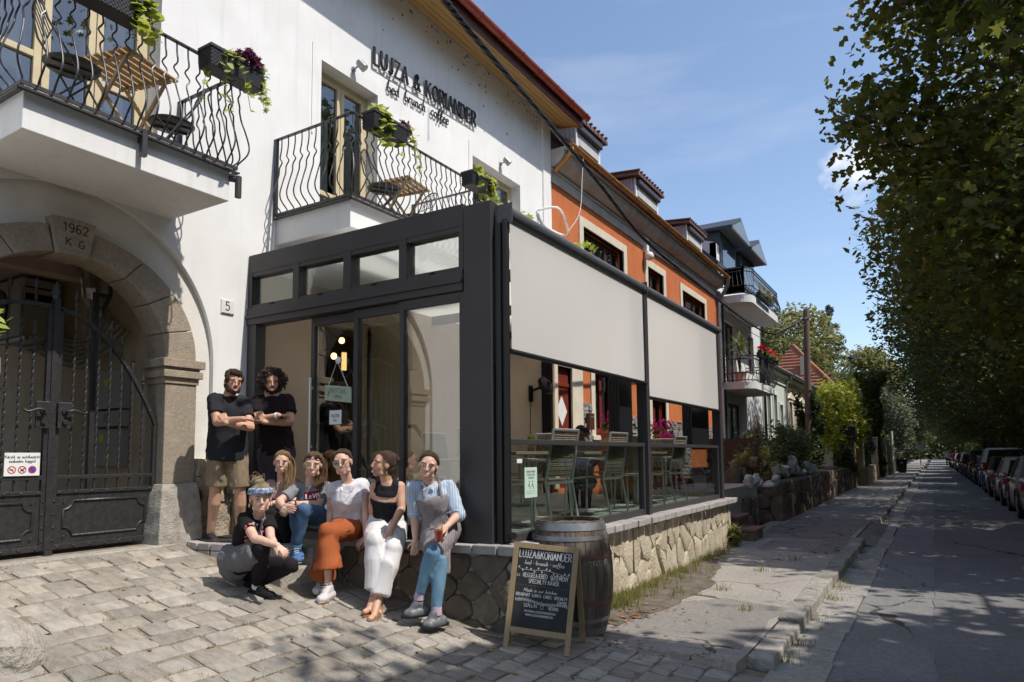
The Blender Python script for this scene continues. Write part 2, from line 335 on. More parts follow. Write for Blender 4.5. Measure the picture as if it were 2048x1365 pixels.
# kerb stones
kerb = tag(thing('kerb',None,None,(-1.2,20,0)),kind='structure')
y = 5.42
while y < 140:
 l = r.uniform(.45,.95)*(1 if y < 40 else 2.5)
 gap = 13.1 < y < 17.3
 zt = .035 if gap else .125+r.uniform(-.012,.018)
 if y < 6.3: zt = .095
 j = r.uniform(-.02,.02);tl = r.uniform(-.012,.012)
 mb = MB();p = [(-1.30+j,y+.008),(-1.105+j,y+.008),(-1.105+j+tl,y+l-.008),(-1.30+j+tl,y+l-.008)]
 mb.prism(p,-.05,zt,'z');o = mb.build('kerb_stone',T['kerb'],kerb)
 if y < 26:
  subdiv(o,3);vjit(o,.016,6,y)
 b = o.modifiers.new('bevel','BEVEL');b.width = .018;b.segments = 2;b.angle_limit = rad(50);b.limit_method = 'ANGLE'
 y += l
# pavement: one sheet with slabs and patches let into it
mb = MB();ys = [5.4+.5*i for i in range(51)]+[31+5*i for i in range(50)]
for a,b2 in zip(ys[:-1],ys[1:]):
 x0 = -3.2 if a > 5.6 else -2.8
 mb.add([(x0,a,.1),(-1.28,a,.1),(-1.28,b2,.1),(x0,b2,.1)],[(0,1,2,3)])
pave = tag(mb.build('pavement',T['pave']),kind='structure')
def patch(name,poly,z,mat,seed=1,wob=.05):
 rr = rnd(seed);out = []
 for i,p in enumerate(poly):
  q = poly[(i+1) % len(poly)];n = max(1,int(math.hypot(q[0]-p[0],q[1]-p[1])/.25))
  for k in range(n):
   t = k/n;out.append((p[0]+(q[0]-p[0])*t+rr.uniform(-wob,wob),p[1]+(q[1]-p[1])*t+rr.uniform(-wob,wob)))
 mb = MB();mb.prism(out,z-.03,z,'z');return mb.build(name,mat,pave)
patch('gravel_patch',[(-2.95,13.1),(-1.36,13.05),(-1.36,17.2),(-2.9,17.6)],.106,T['gravelpatch'],2,.1)
mb = MB();mb.add([(-1.40,13.12,.105),(-.95,13.2,.016),(-.95,17.2,.016),(-1.40,17.25,.105)],[(0,1,2,3)]);mb.build('dropped_crossing',T['gravelpatch'],pave)
patch('tar_patch',[(-2.9,17.8),(-1.32,17.3),(-1.32,26),(-2.95,26)],.104,T['pave2'],3,.05)
patch('slab',[(-2.5,11.4),(-1.75,11.35),(-1.75,12.85),(-2.5,12.9)],.105,T['pave2'],4,.01)
patch('slab',[(-1.72,11.3),(-1.32,11.3),(-1.32,12.9),(-1.72,12.9)],.106,T['gravelpatch'],5,.01)
patch('tar_patch',[(-2.55,5.45),(-1.34,5.5),(-1.33,7.2),(-1.9,7.35),(-2.45,6.9)],.104,T['pave2'],6,.05)
patch('earth_strip',[(-3.0,5.9),(-2.45,5.75),(-2.25,6.6),(-2.3,8.2),(-2.5,9.3),(-2.8,10.4),(-3.0,10.4)],.109,M('trodden_earth',(.17,.145,.115),(.10,.08,.06),.95,scale=7,bump=.6,bscale=60),7,.06)
mb = MB()
mb.add([(-2.62,5.1,.118),(-1.25,5.18,.07),(-1.25,5.46,.07),(-2.62,5.4,.118)],[(0,1,2,3)])
# yard
mb = MB();xs = [-9,-7,-6.35,-5.5,-4.7,-4,-3.5,-3.1,-2.75,-2.4,-1.9,-1.5,-1.12]
for a,b2 in zip(xs[:-1],xs[1:]):
 za,zb = zg(a)+.001,zg(b2)+.001
 y1 = 5.35 if a >= -3.0 else 5.2
 mb.quad((a,-4,za),(b2,-4,zb),(b2,y1,zb),(a,y1,za))
yard = tag(mb.build('yard',T['joint']),kind='structure')
def in_frame(x,y,z,mx=.06):
 p = Vector((x,y,z-CAMZ));d = p.dot(_f)
 if d <= .2: return 0
 u = (1024+1370*p.dot(_r)/d)/2048;v = (799-1370*p.dot(_u)/d)/1365
 return d if -mx < u < 1+mx and -mx < v < 1+mx else 0
r = rnd(21);setts = [];x = -6.2
while x < -1.15:
 wx = r.uniform(.15,.20);y = 1.0+r.uniform(0,.25)
 yend = 5.25 if x > -3.0 else 4.62 if x > -4.6 else 3.95
 while y < yend:
  l = r.uniform(.16,.265)*(1.25 if r.random() < .1 else 1);y2 = min(y+l,yend+.05)
  cx,cy = x+wx/2,(y+y2)/2
  d = in_frame(cx,cy,zg(cx))
  if d and y2-y > .1: setts.append((d,x,wx,y,y2))
  y += l
 x += wx
setts.sort()
def sett_geo(mb,x,wx,y,y2,rr):
 j = .007
 bl,br = x+j,x+wx-j
 c = []
 for (px,py) in ((bl,y+j),(br,y+j),(br,y2-j),(bl,y2-j)): c.append((px+rr.uniform(-.017,.017),py+rr.uniform(-.017,.017)))
 dz = rr.uniform(-.006,.010);tx = rr.uniform(-.02,.02)
 mid = ((c[0][0]+c[2][0])/2,(c[0][1]+c[2][1])/2)
 # chamfered block with clipped corners
 oc = []
 for i in range(4):
  p = c[i];a = c[i-1];b = c[(i+1) % 4];t = rr.uniform(.025,.09)
  oc.append((p[0]+(a[0]-p[0])*t,p[1]+(a[1]-p[1])*t));oc.append((p[0]+(b[0]-p[0])*t,p[1]+(b[1]-p[1])*t))
 vs = [];n = 8
 for (px,py) in oc: vs.append((px,py,zg(px)-.05))
 for (px,py) in oc: vs.append((px,py,zg(px)+.004+dz))
 for (px,py) in oc:
  q = (px+(mid[0]-px)*.10,py+(mid[1]-py)*.10);vs.append((q[0],q[1],zg(q[0])+.011+dz+tx*(q[1]-mid[1])))
 vs.append((mid[0],mid[1],zg(mid[0])+.012+dz+rr.uniform(-.003,.004)))
 fs = [(i,(i+1)%n,n+(i+1)%n,n+i) for i in range(n)]+[(n+i,n+(i+1)%n,2*n+(i+1)%n,2*n+i) for i in range(n)]+[(2*n+i,2*n+(i+1)%n,3*n) for i in range(n)]
 mb.add(vs,fs)
for i,(d,x,wx,y,y2) in enumerate(setts[:300]):
 mb = MB();sett_geo(mb,x,wx,y,y2,r);o = mb.build('cobblestone',T['sett'],yard,smooth=28)
if len(setts) > 300:
 mb = MB()
 for (d,x,wx,y,y2) in setts[300:]: sett_geo(mb,x,wx,y,y2,r)
 tag(mb.build('cobblestones',T['sett'],yard,smooth=28),kind='stuff')
# transition strip of broken asphalt where the pavement meets the setts
mb = MB();mb.prism([(-2.9,5.2),(-2.3,5.12),(-1.8,5.2),(-1.3,5.16),(-1.28,5.5),(-2.0,5.6),(-2.9,5.6)],-.02,.098,'z');mb.build('broken_edge',T['pave'],pave)
# blades of grass, weeds and dry leaves
def blades(name,spots,mat,kind='stuff',seed=3,parent=None,h=(.03,.09),wdt=.006,lean=.6):
 rr = rnd(seed);mb = MB()
 for (x,y,z,n,spread) in spots:
  for _ in range(n):
   px = x+rr.gauss(0,spread);py = y+rr.gauss(0,spread);hh = rr.uniform(*h);a = rr.uniform(0,6.28);b = rr.uniform(0,6.28);l = rr.uniform(.1,lean)*hh
   ca,sa = math.cos(a)*wdt/2,math.sin(a)*wdt/2;dx,dy = math.cos(b)*l,math.sin(b)*l
   zz = z if z is not None else zg(px)
   mb.add([(px-ca,py-sa,zz-.005),(px+ca,py+sa,zz-.005),(px+ca*.7+dx*.35,py+sa*.7+dy*.35,zz+hh*.6),(px-ca*.7+dx*.35,py-sa*.7+dy*.35,zz+hh*.6),(px+dx,py+dy,zz+hh)],[(0,1,2,3),(3,2,4)])
 return tag(mb.build(name,mat,parent),kind=kind)
r = rnd(31);sp = []
for _ in range(300):
 d,x,wx,y,y2 = r.choice(setts)
 dens = 1 if (x > -4.4 or r.random() < .25) else 0
 if dens: sp.append((x+r.uniform(-.01,.01),r.uniform(y,y2),None,r.randint(6,22),.022))
for (px,py) in ((-4.75,2.62),(-4.0,2.35),(-3.7,2.6),(-3.55,2.9),(-3.25,3.4),(-4.1,2.1),(-3.6,3.95),(-5.75,3.0),(-3.0,3.9)): sp.append((px,py,None,60,.05))
blades('joint_grass',sp,T['grass'],h=(.008,.03),wdt=.005)
sp = []
for _ in range(75):
 y = r.uniform(5.9,11.6);sp.append((-2.93+abs(r.gauss(0,.09)),y,.1,r.randint(8,30),.05))
for _ in range(40):
 y = r.uniform(6.3,9.2);sp.append((-2.85+abs(r.gauss(0,.25)),y,.11,r.randint(5,16),.06))
for _ in range(26): sp.append((-2.86+abs(r.gauss(0,.06)),6.35+abs(r.gauss(0,.35)),.1,50,.06))
blades('wall_foot_weeds',sp,T['weed'],h=(.02,.11),wdt=.008,seed=6)
sp = []
for y in (5.6,6.4,7.3,8.2,8.9,9.6,10.6,12.4,18,19.5,24): sp += [(-1.07+r.uniform(-.02,.05),y+r.uniform(-.2,.2),.0,55,.06)]
for y in (6.9,7.8,9.3,10.4): sp += [(-1.5-r.random()*.8,y,.1,35,.05)]
blades('kerb_grass',sp,T['grass'],h=(.02,.10),wdt=.007,seed=9)
# fallen leaves and crumbs
T['dryleaf'] = M('dry_leaf',(.33,.17,.07),(.22,.10,.04),.8,scale=12,isl=.4)
mb = MB();r = rnd(77)
def fallen(x,y,z,s):
 a = r.uniform(0,6.28);c,q = math.cos(a)*s,math.sin(a)*s;k = r.uniform(.35,.7);cu = r.uniform(.1,.5)*s
 mb.add([(x-c,y-q,z+.006),(x+q*k,y-c*k,z+.004+cu),(x+c,y+q,z+.008),(x-q*k,y+c*k,z+.003+cu*.6)],[(0,1,2,3)])
for _ in range(150):
 d,x,wx,y,y2 = r.choice(setts);fallen(x+r.gauss(0,.02),r.uniform(y,y2),zg(x)+.006,r.uniform(.008,.03))
for _ in range(160): fallen(-2.55+r.gauss(0,.28),5.9+r.gauss(0,.5),.112,r.uniform(.012,.035))
for _ in range(70): fallen(-1.02+r.gauss(0,.07),r.uniform(5.5,14),.014,r.uniform(.01,.03))
for _ in range(110): fallen(r.uniform(-3.5,-1.2),5.12+r.gauss(0,.09),zg(-2.4)+.012,r.uniform(.01,.03))
tag(mb.build('fallen_leaves',T['dryleaf']),kind='stuff')
# pale boulder at the near corner of the yard
mb = MB();mb.ell((-4.62,1.86,.50),(.30,.22,.20),20,14);o = mb.build('boulder',T['limestone'])
subdiv(o,3);vjit(o,.06,3.5,2);vjit(o,.02,11,5);vjit(o,.007,34,8);tag(o,'pale rounded boulder lying on the cobbles at the near corner of the yard','boulder')
# ================================================================== WHITE HOUSE WITH THE ARCH
FX = -6.35
house = thing('white_house','white plastered two storey guest house with arched gateway and lettering under its eaves','house',(FX,5,.6))
def arc(cy,cz,a,b,t0,t1,n): return [(cy+a*math.cos(t0+(t1-t0)*i/n),cz+b*math.sin(t0+(t1-t0)*i/n)) for i in range(n+1)]
AC,AZ = 2.99,2.58
recess = [(AC-1.41,.3)]+[(y,z) for y,z in reversed(arc(AC,AZ,1.41,1.43,0,math.pi,40))]+[(AC+1.41,.3)]
def rect(y0,y1,z0,z1): return [(y0,z0),(y0,z1),(y1,z1),(y1,z0)]
W1 = (2.25,3.72,4.32,7.0);W2 = (5.81,6.84,4.30,6.62);W3 = (9.14,10.69,4.30,6.64);DR = (5.80,6.74,.97,3.36)
mb = MB();mb.plate([(-4,-.2),(-4,8.42),(11.86,8.42),(11.86,-.2)],[recess,rect(*W1),rect(*W2),rect(*W3),rect(*DR)],FX,FX-.30)
mb.build('wall',T['plaster'],house)
mb = MB();mb.plate(recess,[[(AC-1.15,.3)]+[(y,z) for y,z in reversed(arc(AC,AZ,1.15,1.0,0,math.pi,36))]+[(AC+1.15,.3)]],FX-.055,FX-.29);mb.build('arch_recess',T['plaster_trim'],house)
mb = MB();mb.box(FX-9,FX-.02,11.6,11.86,0,8.4);mb.prism([(FX-8.4,8.4),(FX-.02,8.4),(FX-8.4,12.6)],11.6,11.86,'y');mb.build('gable_wall',T['plaster'],house)
# narrow raised strip at the house corner
mb = MB();mb.box(FX-.01,FX+.03,11.55,11.87,3.6,8.35);mb.build('corner_strip',T['plaster'],house)
# stone surround: voussoirs, keystone, imposts, jambs, guard stones
def vouss(t0,t1,a0,b0,a1,b1,x0,x1,name='voussoir',mat=None):
 inn = arc(AC,AZ,a0,b0,t0,t1,8);ou = arc(AC,AZ,a1,b1,t0,t1,8)
 mb = MB();mb.prism(inn+ou[::-1],x1,x0,'x');return mb.build(name,mat or T['stone'],house,bevel=.008)
edges = [0.0,.30,.66,1.02,1.43,1.74,2.1,2.5,2.84,3.1416]
for i in range(9):
 if i == 4: vouss(1.435,1.735,.87,.80,1.23,1.12,FX+.055,FX-.30,'keystone')
 else: vouss(edges[i]+.004,edges[i+1]-.004,.88,.82,1.2,1.05,FX+.02,FX-.30)
for sgn in (1,-1):
 y0,y1 = sorted((AC+sgn*.88,AC+sgn*1.21))
 mb = MB();mb.box(FX-.3,FX+.03,y0,y1,1.36,2.34);mb.build('jamb',T['stone'],house,bevel=.01)
 mb = MB()
 for (a,z0,z1) in ((.015,2.34,2.40),(.045,2.40,2.47),(.02,2.47,2.50),(.06,2.50,2.58)): mb.box(FX-.31,FX+.03+a,y0-a,y1+a*.9,z0,z1)
 mb.build('impost',T['stone'],house,bevel=.006)
 mb = MB()
 for (a,z) in ((0,0),): pass
 prof = [(.10,.74),(.10,.9),(.075,1.15),(.045,1.30),(.02,1.365)]
 vs = [];fs = []
 for (a,z) in prof: vs += [(FX-.31,y0-a*(sgn>0)-.005*(sgn<0),z),(FX+.05+a,y0-a*(sgn>0)*.9,z),(FX+.05+a,y1+a*.3,z),(FX-.31,y1+a*.3,z)]
 for i in range(4):
  for j in range(4): fs.append((i*4+j,i*4+(j+1)%4,i*4+4+(j+1)%4,i*4+4+j))
 fs.append((16,17,18,19));mb.add(vs,fs);o = mb.build('guard_stone',T['limestone'],house);subdiv(o,4);vjit(o,.012,7,3);
 b = o.modifiers.new('bevel','BEVEL');b.width = .02;b.segments = 2;b.limit_method = 'ANGLE';b.angle_limit = rad(50)
# threshold slab under the gate
mb = MB();mb.box(FX-.5,FX+.18,AC-.95,AC+.93,.6,.80);mb.build('threshold',T['limestone'],house,bevel=.012)
# rubble plinth between gateway and glass terrace
r = rnd(4)
plin = [(4.22,4.36,.78,1.02),(4.22,4.34,1.03,1.22),(4.22,4.37,1.23,1.42),(4.23,4.35,1.43,1.60),(4.38,4.62,.78,1.15),(4.36,4.55,1.16,1.38),(4.37,4.60,1.39,1.61),(4.64,4.8,.78,1.22),(4.57,4.8,1.23,1.60)]
T['rubble'] = M('rubble_stone',(.40,.34,.25),(.28,.22,.15),.9,scale=9,bump=.9,bscale=40,rand=.2,c3=(.32,.17,.09),s3=3,w3=.5)
for (a,b,c,d) in plin:
 mb = MB();mb.box(FX-.1,FX+.035+r.uniform(0,.03),a+.006,b-.006,c+.005,d-.005);o = mb.build('plinth_stone',T['rubble'],house);subdiv(o,3);vjit(o,.022,8,a*9+c)
mb = MB();mb.box(FX-.08,FX+.012,4.2,4.8,.6,1.6);mb.build('plinth_mortar',T['limestone'],house)
# passage behind the gate
T['passage'] = M('passage_plaster',(.62,.49,.36),(.52,.41,.30),.9,scale=3)
mb = MB();x0 = FX-.3
mb.box(x0-3,x0,AC-1.5,AC-1.4,0,3.9);mb.box(x0-7,x0,AC+1.05,AC+1.15,0,3.9);mb.box(x0-7.1,x0-7,AC-3,AC+1.15,0,4.4);mb.box(x0-5.4,x0,AC-3,AC+1.15,3.72,3.85);mb.box(x0-7,x0,AC-3,AC+1.15,.5,.79)  # ceiling ends short of the back wall, an added gap for skylight
mb.box(x0-.9,x0-.7,AC-1.4,AC+1.05,3.45,3.72)
mb.build('passage',T['passage'],house)
# eaves: raking plank soffit, boards, fascia
for i in range(5):
 xa = FX+.02+.118*i;mb = MB();za = 8.36-.05*i*.5
 mb.prism([(xa,za),(xa+.112,za-.026),(xa+.112,za+.03),(xa,za+.05)],-4,12.12,'y');mb.build('soffit_board',T['wood_soffit'],house)
mb = MB();mb.prism([(-5.76,8.20),(-5.72,8.20),(-5.72,8.44),(-5.76,8.44)],-4,12.13,'y');mb.build('fascia',T['darkwood'],house)
mb = MB();mb.prism([(FX-.3,8.4),(-5.76,8.22),(-5.76,8.40),(FX-.3,8.72)],12.12,12.15,'y');mb.build('verge_board',T['wood_soffit'],house)
mb = MB();mb.prism([(-5.70,8.42),(-5.70,8.48),(-14.6,13.2),(-14.6,13.1)],-4,12.16,'y');mb.build('roof',M('roof_tiles',(.25,.08,.045),(.18,.06,.04),.8,scale=5),house)
mb = MB();pr = [(-5.64+.075*math.cos(a),8.405+.075*math.sin(a)) for a in [math.pi+math.pi*i/8 for i in range(9)]]
mb.prism(pr+[(p[0]*.0+(-5.64+(p[0]+5.64)*.86),p[1]) for p in reversed(pr)],-4,12.2,'y');gtr = mb.build('gutter',T['redgutter'],house,smooth=50)
for y in [7.7+.62*i for i in range(8)]:
 mb = MB();mb.tube([(-5.64+.083*math.cos(a),y,8.405+.083*math.sin(a)) for a in [math.pi+math.pi*i/8 for i in range(9)]],.011,6);mb.build('bracket',T['redgutter'],gtr)
# peeling patches under the eaves
r = rnd(12);mb = MB()
for _ in range(90):
 y = r.uniform(6.3,11.6);z = r.choice((8.33-abs(r.gauss(0,.05)),8.33-abs(r.gauss(0,.32))));s = r.uniform(.006,.028)
 ps = [(y+s*r.uniform(.5,1.3)*math.cos(a),z+s*r.uniform(.5,1.5)*math.sin(a)) for a in [i*1.047 for i in range(6)]]
 mb.prism(ps,FX-.002,FX+.003,'x')
mb.build('flaking_patches',M('flaked_plaster',(.33,.24,.15),(.2,.14,.09),.9,scale=30),house)
# thin cable ducts on the wall
mb = MB()
mb.box(FX-.002,FX+.012,5.655,5.68,5.6,6.78);mb.build('cable_duct',T['plaster'],house);mb = MB();mb.box(FX-.002,FX+.012,9.02,9.045,5.9,6.86);mb.build('cable_duct',T['plaster'],house)
# ---- windows
def french(y0,y1,z0,z1,leaves,transom=None,xd=FX-.20,parent=house,frame=T['cream'],glass=T['winglass'],curtain=True,name='window'):
 fw = .065;mb = MB()
 mb.box(xd-.07,xd,y0,y0+fw,z0,z1);mb.box(xd-.07,xd,y1-fw,y1,z0,z1);mb.box(xd-.07,xd,y0+fw,y1-fw,z1-fw,z1);mb.box(xd-.07,xd,y0+fw,y1-fw,z0,z0+.05)
 win = mb.build(name,frame,parent,bevel=.006)
 W = (y1-y0-2*fw)/leaves
 for i in range(leaves):
  a = y0+fw+W*i+.004;b = a+W-.008;mb = MB();s = .062;c0,c1 = z0+.055,z1-fw-.004;X0,X1 = xd-.05,xd+.015
  mb.box(X0,X1,a,a+s,c0,c1);mb.box(X0,X1,b-s,b,c0,c1);mb.box(X0,X1,a+s,b-s,c1-s,c1);mb.box(X0,X1,a+s,b-s,c0,c0+s*1.6)
  if transom: mb.box(X0,X1,a+s,b-s,transom-.03,transom+.03)
  mb.build('sash',frame,win,bevel=.005)
  mb = MB();mb.box(xd-.022,xd-.016,a+s-.004,b-s+.004,c0+.05,c1-s+.01);mb.build('pane',glass,win)
 if curtain:
  mb = MB();n = 60;vs = [];fs = []
  for i in range(n+1):
   y = y0+fw+(y1-y0-2*fw)*i/n;x = xd-.16+.02*math.sin(i*1.1)+.012*math.sin(i*2.3)
   vs += [(x,y,z0+.03),(x,y,z1-.05)]
  fs = [(2*i,2*i+1,2*i+3,2*i+2) for i in range(n) if not (n*.40 < i < n*.62)]
  mb.add(vs,fs);mb.build('curtain',T['curtain'],win,smooth=80)
 return win
T['curtain'] = M('sheer_curtain',(.52,.53,.52),(.42,.43,.42),.9,scale=3)
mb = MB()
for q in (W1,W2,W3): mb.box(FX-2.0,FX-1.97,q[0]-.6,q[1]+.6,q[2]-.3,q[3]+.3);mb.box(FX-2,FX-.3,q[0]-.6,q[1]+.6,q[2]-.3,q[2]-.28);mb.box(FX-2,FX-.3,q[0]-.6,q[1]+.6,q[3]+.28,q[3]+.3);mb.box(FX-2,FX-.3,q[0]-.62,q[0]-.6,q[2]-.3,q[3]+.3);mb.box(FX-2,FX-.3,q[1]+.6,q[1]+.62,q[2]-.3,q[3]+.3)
mb.build('room_shade',T['dark'],house)  # near-black colour stands in for the shade inside the rooms
french(*W1,3,5.15);french(*W2,2,5.0);french(*W3,2,5.0)
# doorway onto the glass terrace with a dim room behind it
mb = MB();y0,y1,z0,z1 = DR
mb.box(FX-.16,FX-.06,y0,y0+.09,z0,z1);mb.box(FX-.16,FX-.06,y1-.09,y1,z0,z1);mb.box(FX-.16,FX-.06,y0+.09,y1-.09,z1-.09,z1);mb.build('terrace_door_frame',T['cream'],house,bevel=.006)
mb = MB();mb.box(FX-.12,FX+.52,y1+.0,y1+.05,z0,z1-.02);mb.box(FX+.0,FX+.55,y1+.055,y1+.075,z0+.9,z0+.92);mb.build('terrace_door_leaf',T['cream'],house,bevel=.006)
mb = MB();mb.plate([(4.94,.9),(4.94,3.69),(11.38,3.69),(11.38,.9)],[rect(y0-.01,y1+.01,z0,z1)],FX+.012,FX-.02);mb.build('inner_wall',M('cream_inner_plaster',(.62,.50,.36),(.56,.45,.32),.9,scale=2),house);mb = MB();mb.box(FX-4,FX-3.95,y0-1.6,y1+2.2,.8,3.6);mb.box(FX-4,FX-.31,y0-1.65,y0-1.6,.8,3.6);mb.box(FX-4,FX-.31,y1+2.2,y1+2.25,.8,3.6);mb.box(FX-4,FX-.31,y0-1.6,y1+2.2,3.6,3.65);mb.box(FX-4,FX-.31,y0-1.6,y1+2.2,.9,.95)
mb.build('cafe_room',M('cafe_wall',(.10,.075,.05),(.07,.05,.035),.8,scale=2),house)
for i,(x,y,z,lab) in enumerate(((-7.7,7.53,3.40,'upper small glowing pendant bulb in the dim room behind the sliding doors'),(-7.5,7.18,3.10,'lower glowing pendant bulb in the dim room behind the sliding doors'))):
 p = thing('pendant_lamp',lab,'lamp',(x,y,z),'pendant lamps in the cafe')
 mb = MB();mb.ell((x,y,z),(.045,.045,.05),10,8);mb.build('bulb',T['lamp'],p,smooth=True)
 mb = MB();mb.tube([(x,y,z+.05),(x,y,3.6)],.006,5);mb.tube([(x,y,z+.04),(x,y,z+.11)],.02,8);mb.build('cord',T['black'],p)
p = thing('wall_lamp','tall yellow glowing shade on the far wall behind the hanging welcome sign','lamp',(-7.9,7.78,2.98));mb = MB();mb.tube([(-7.9,7.78,2.98),(-7.9,7.78,3.26)],.04,12);mb.build('lamp_shade',emit('shade_glow',(1,.62,.22),1.2),p);mb = MB();mb.tube([(-7.9,7.78,3.26),(-7.9,7.78,3.32)],.02,8);mb.build('fitting',T['black'],p)
# ---- spot lamps on the wall
def spotlamp(y,z,lab):
 t = thing('wall_spotlight',lab,'lamp',(FX,y,z),'spotlights on the white facade')
 mb = MB();mb.tube([(FX,y,z),(FX+.02,y,z)],.035,12);mb.tube([(FX+.02,y,z),(FX+.10,y,z+.02)],.012,8);mb.build('mount',T['galv'],t)
 d = Vector((.55,.35,-.75)).normalized();c = Vector((FX+.13,y+.02,z+.035));mb = MB();mb.tube([c-d*.07,c-d*.05,c+d*.07],[.03,.05,.056],16);mb.build('head',T['galv'],t,smooth=40)
 mb = MB();mb.tube([c+d*.071,c+d*.073],.045,14);mb.build('lens',M('lens',(.5,.5,.48),None,.2),t)
spotlamp(6.36,6.76,'round grey spotlight over the balcony door');spotlamp(10.0,6.80,'round grey spotlight over the far window near the house corner')
# ---- house number
t = thing('house_number','white enamel house number plate with a black figure five','sign',(FX+.01,4.545,3.14))
mb = MB();mb.box(FX+.001,FX+.014,4.468,4.622,3.135,3.285);mb.build('plate',T['white'],t,bevel=.003)
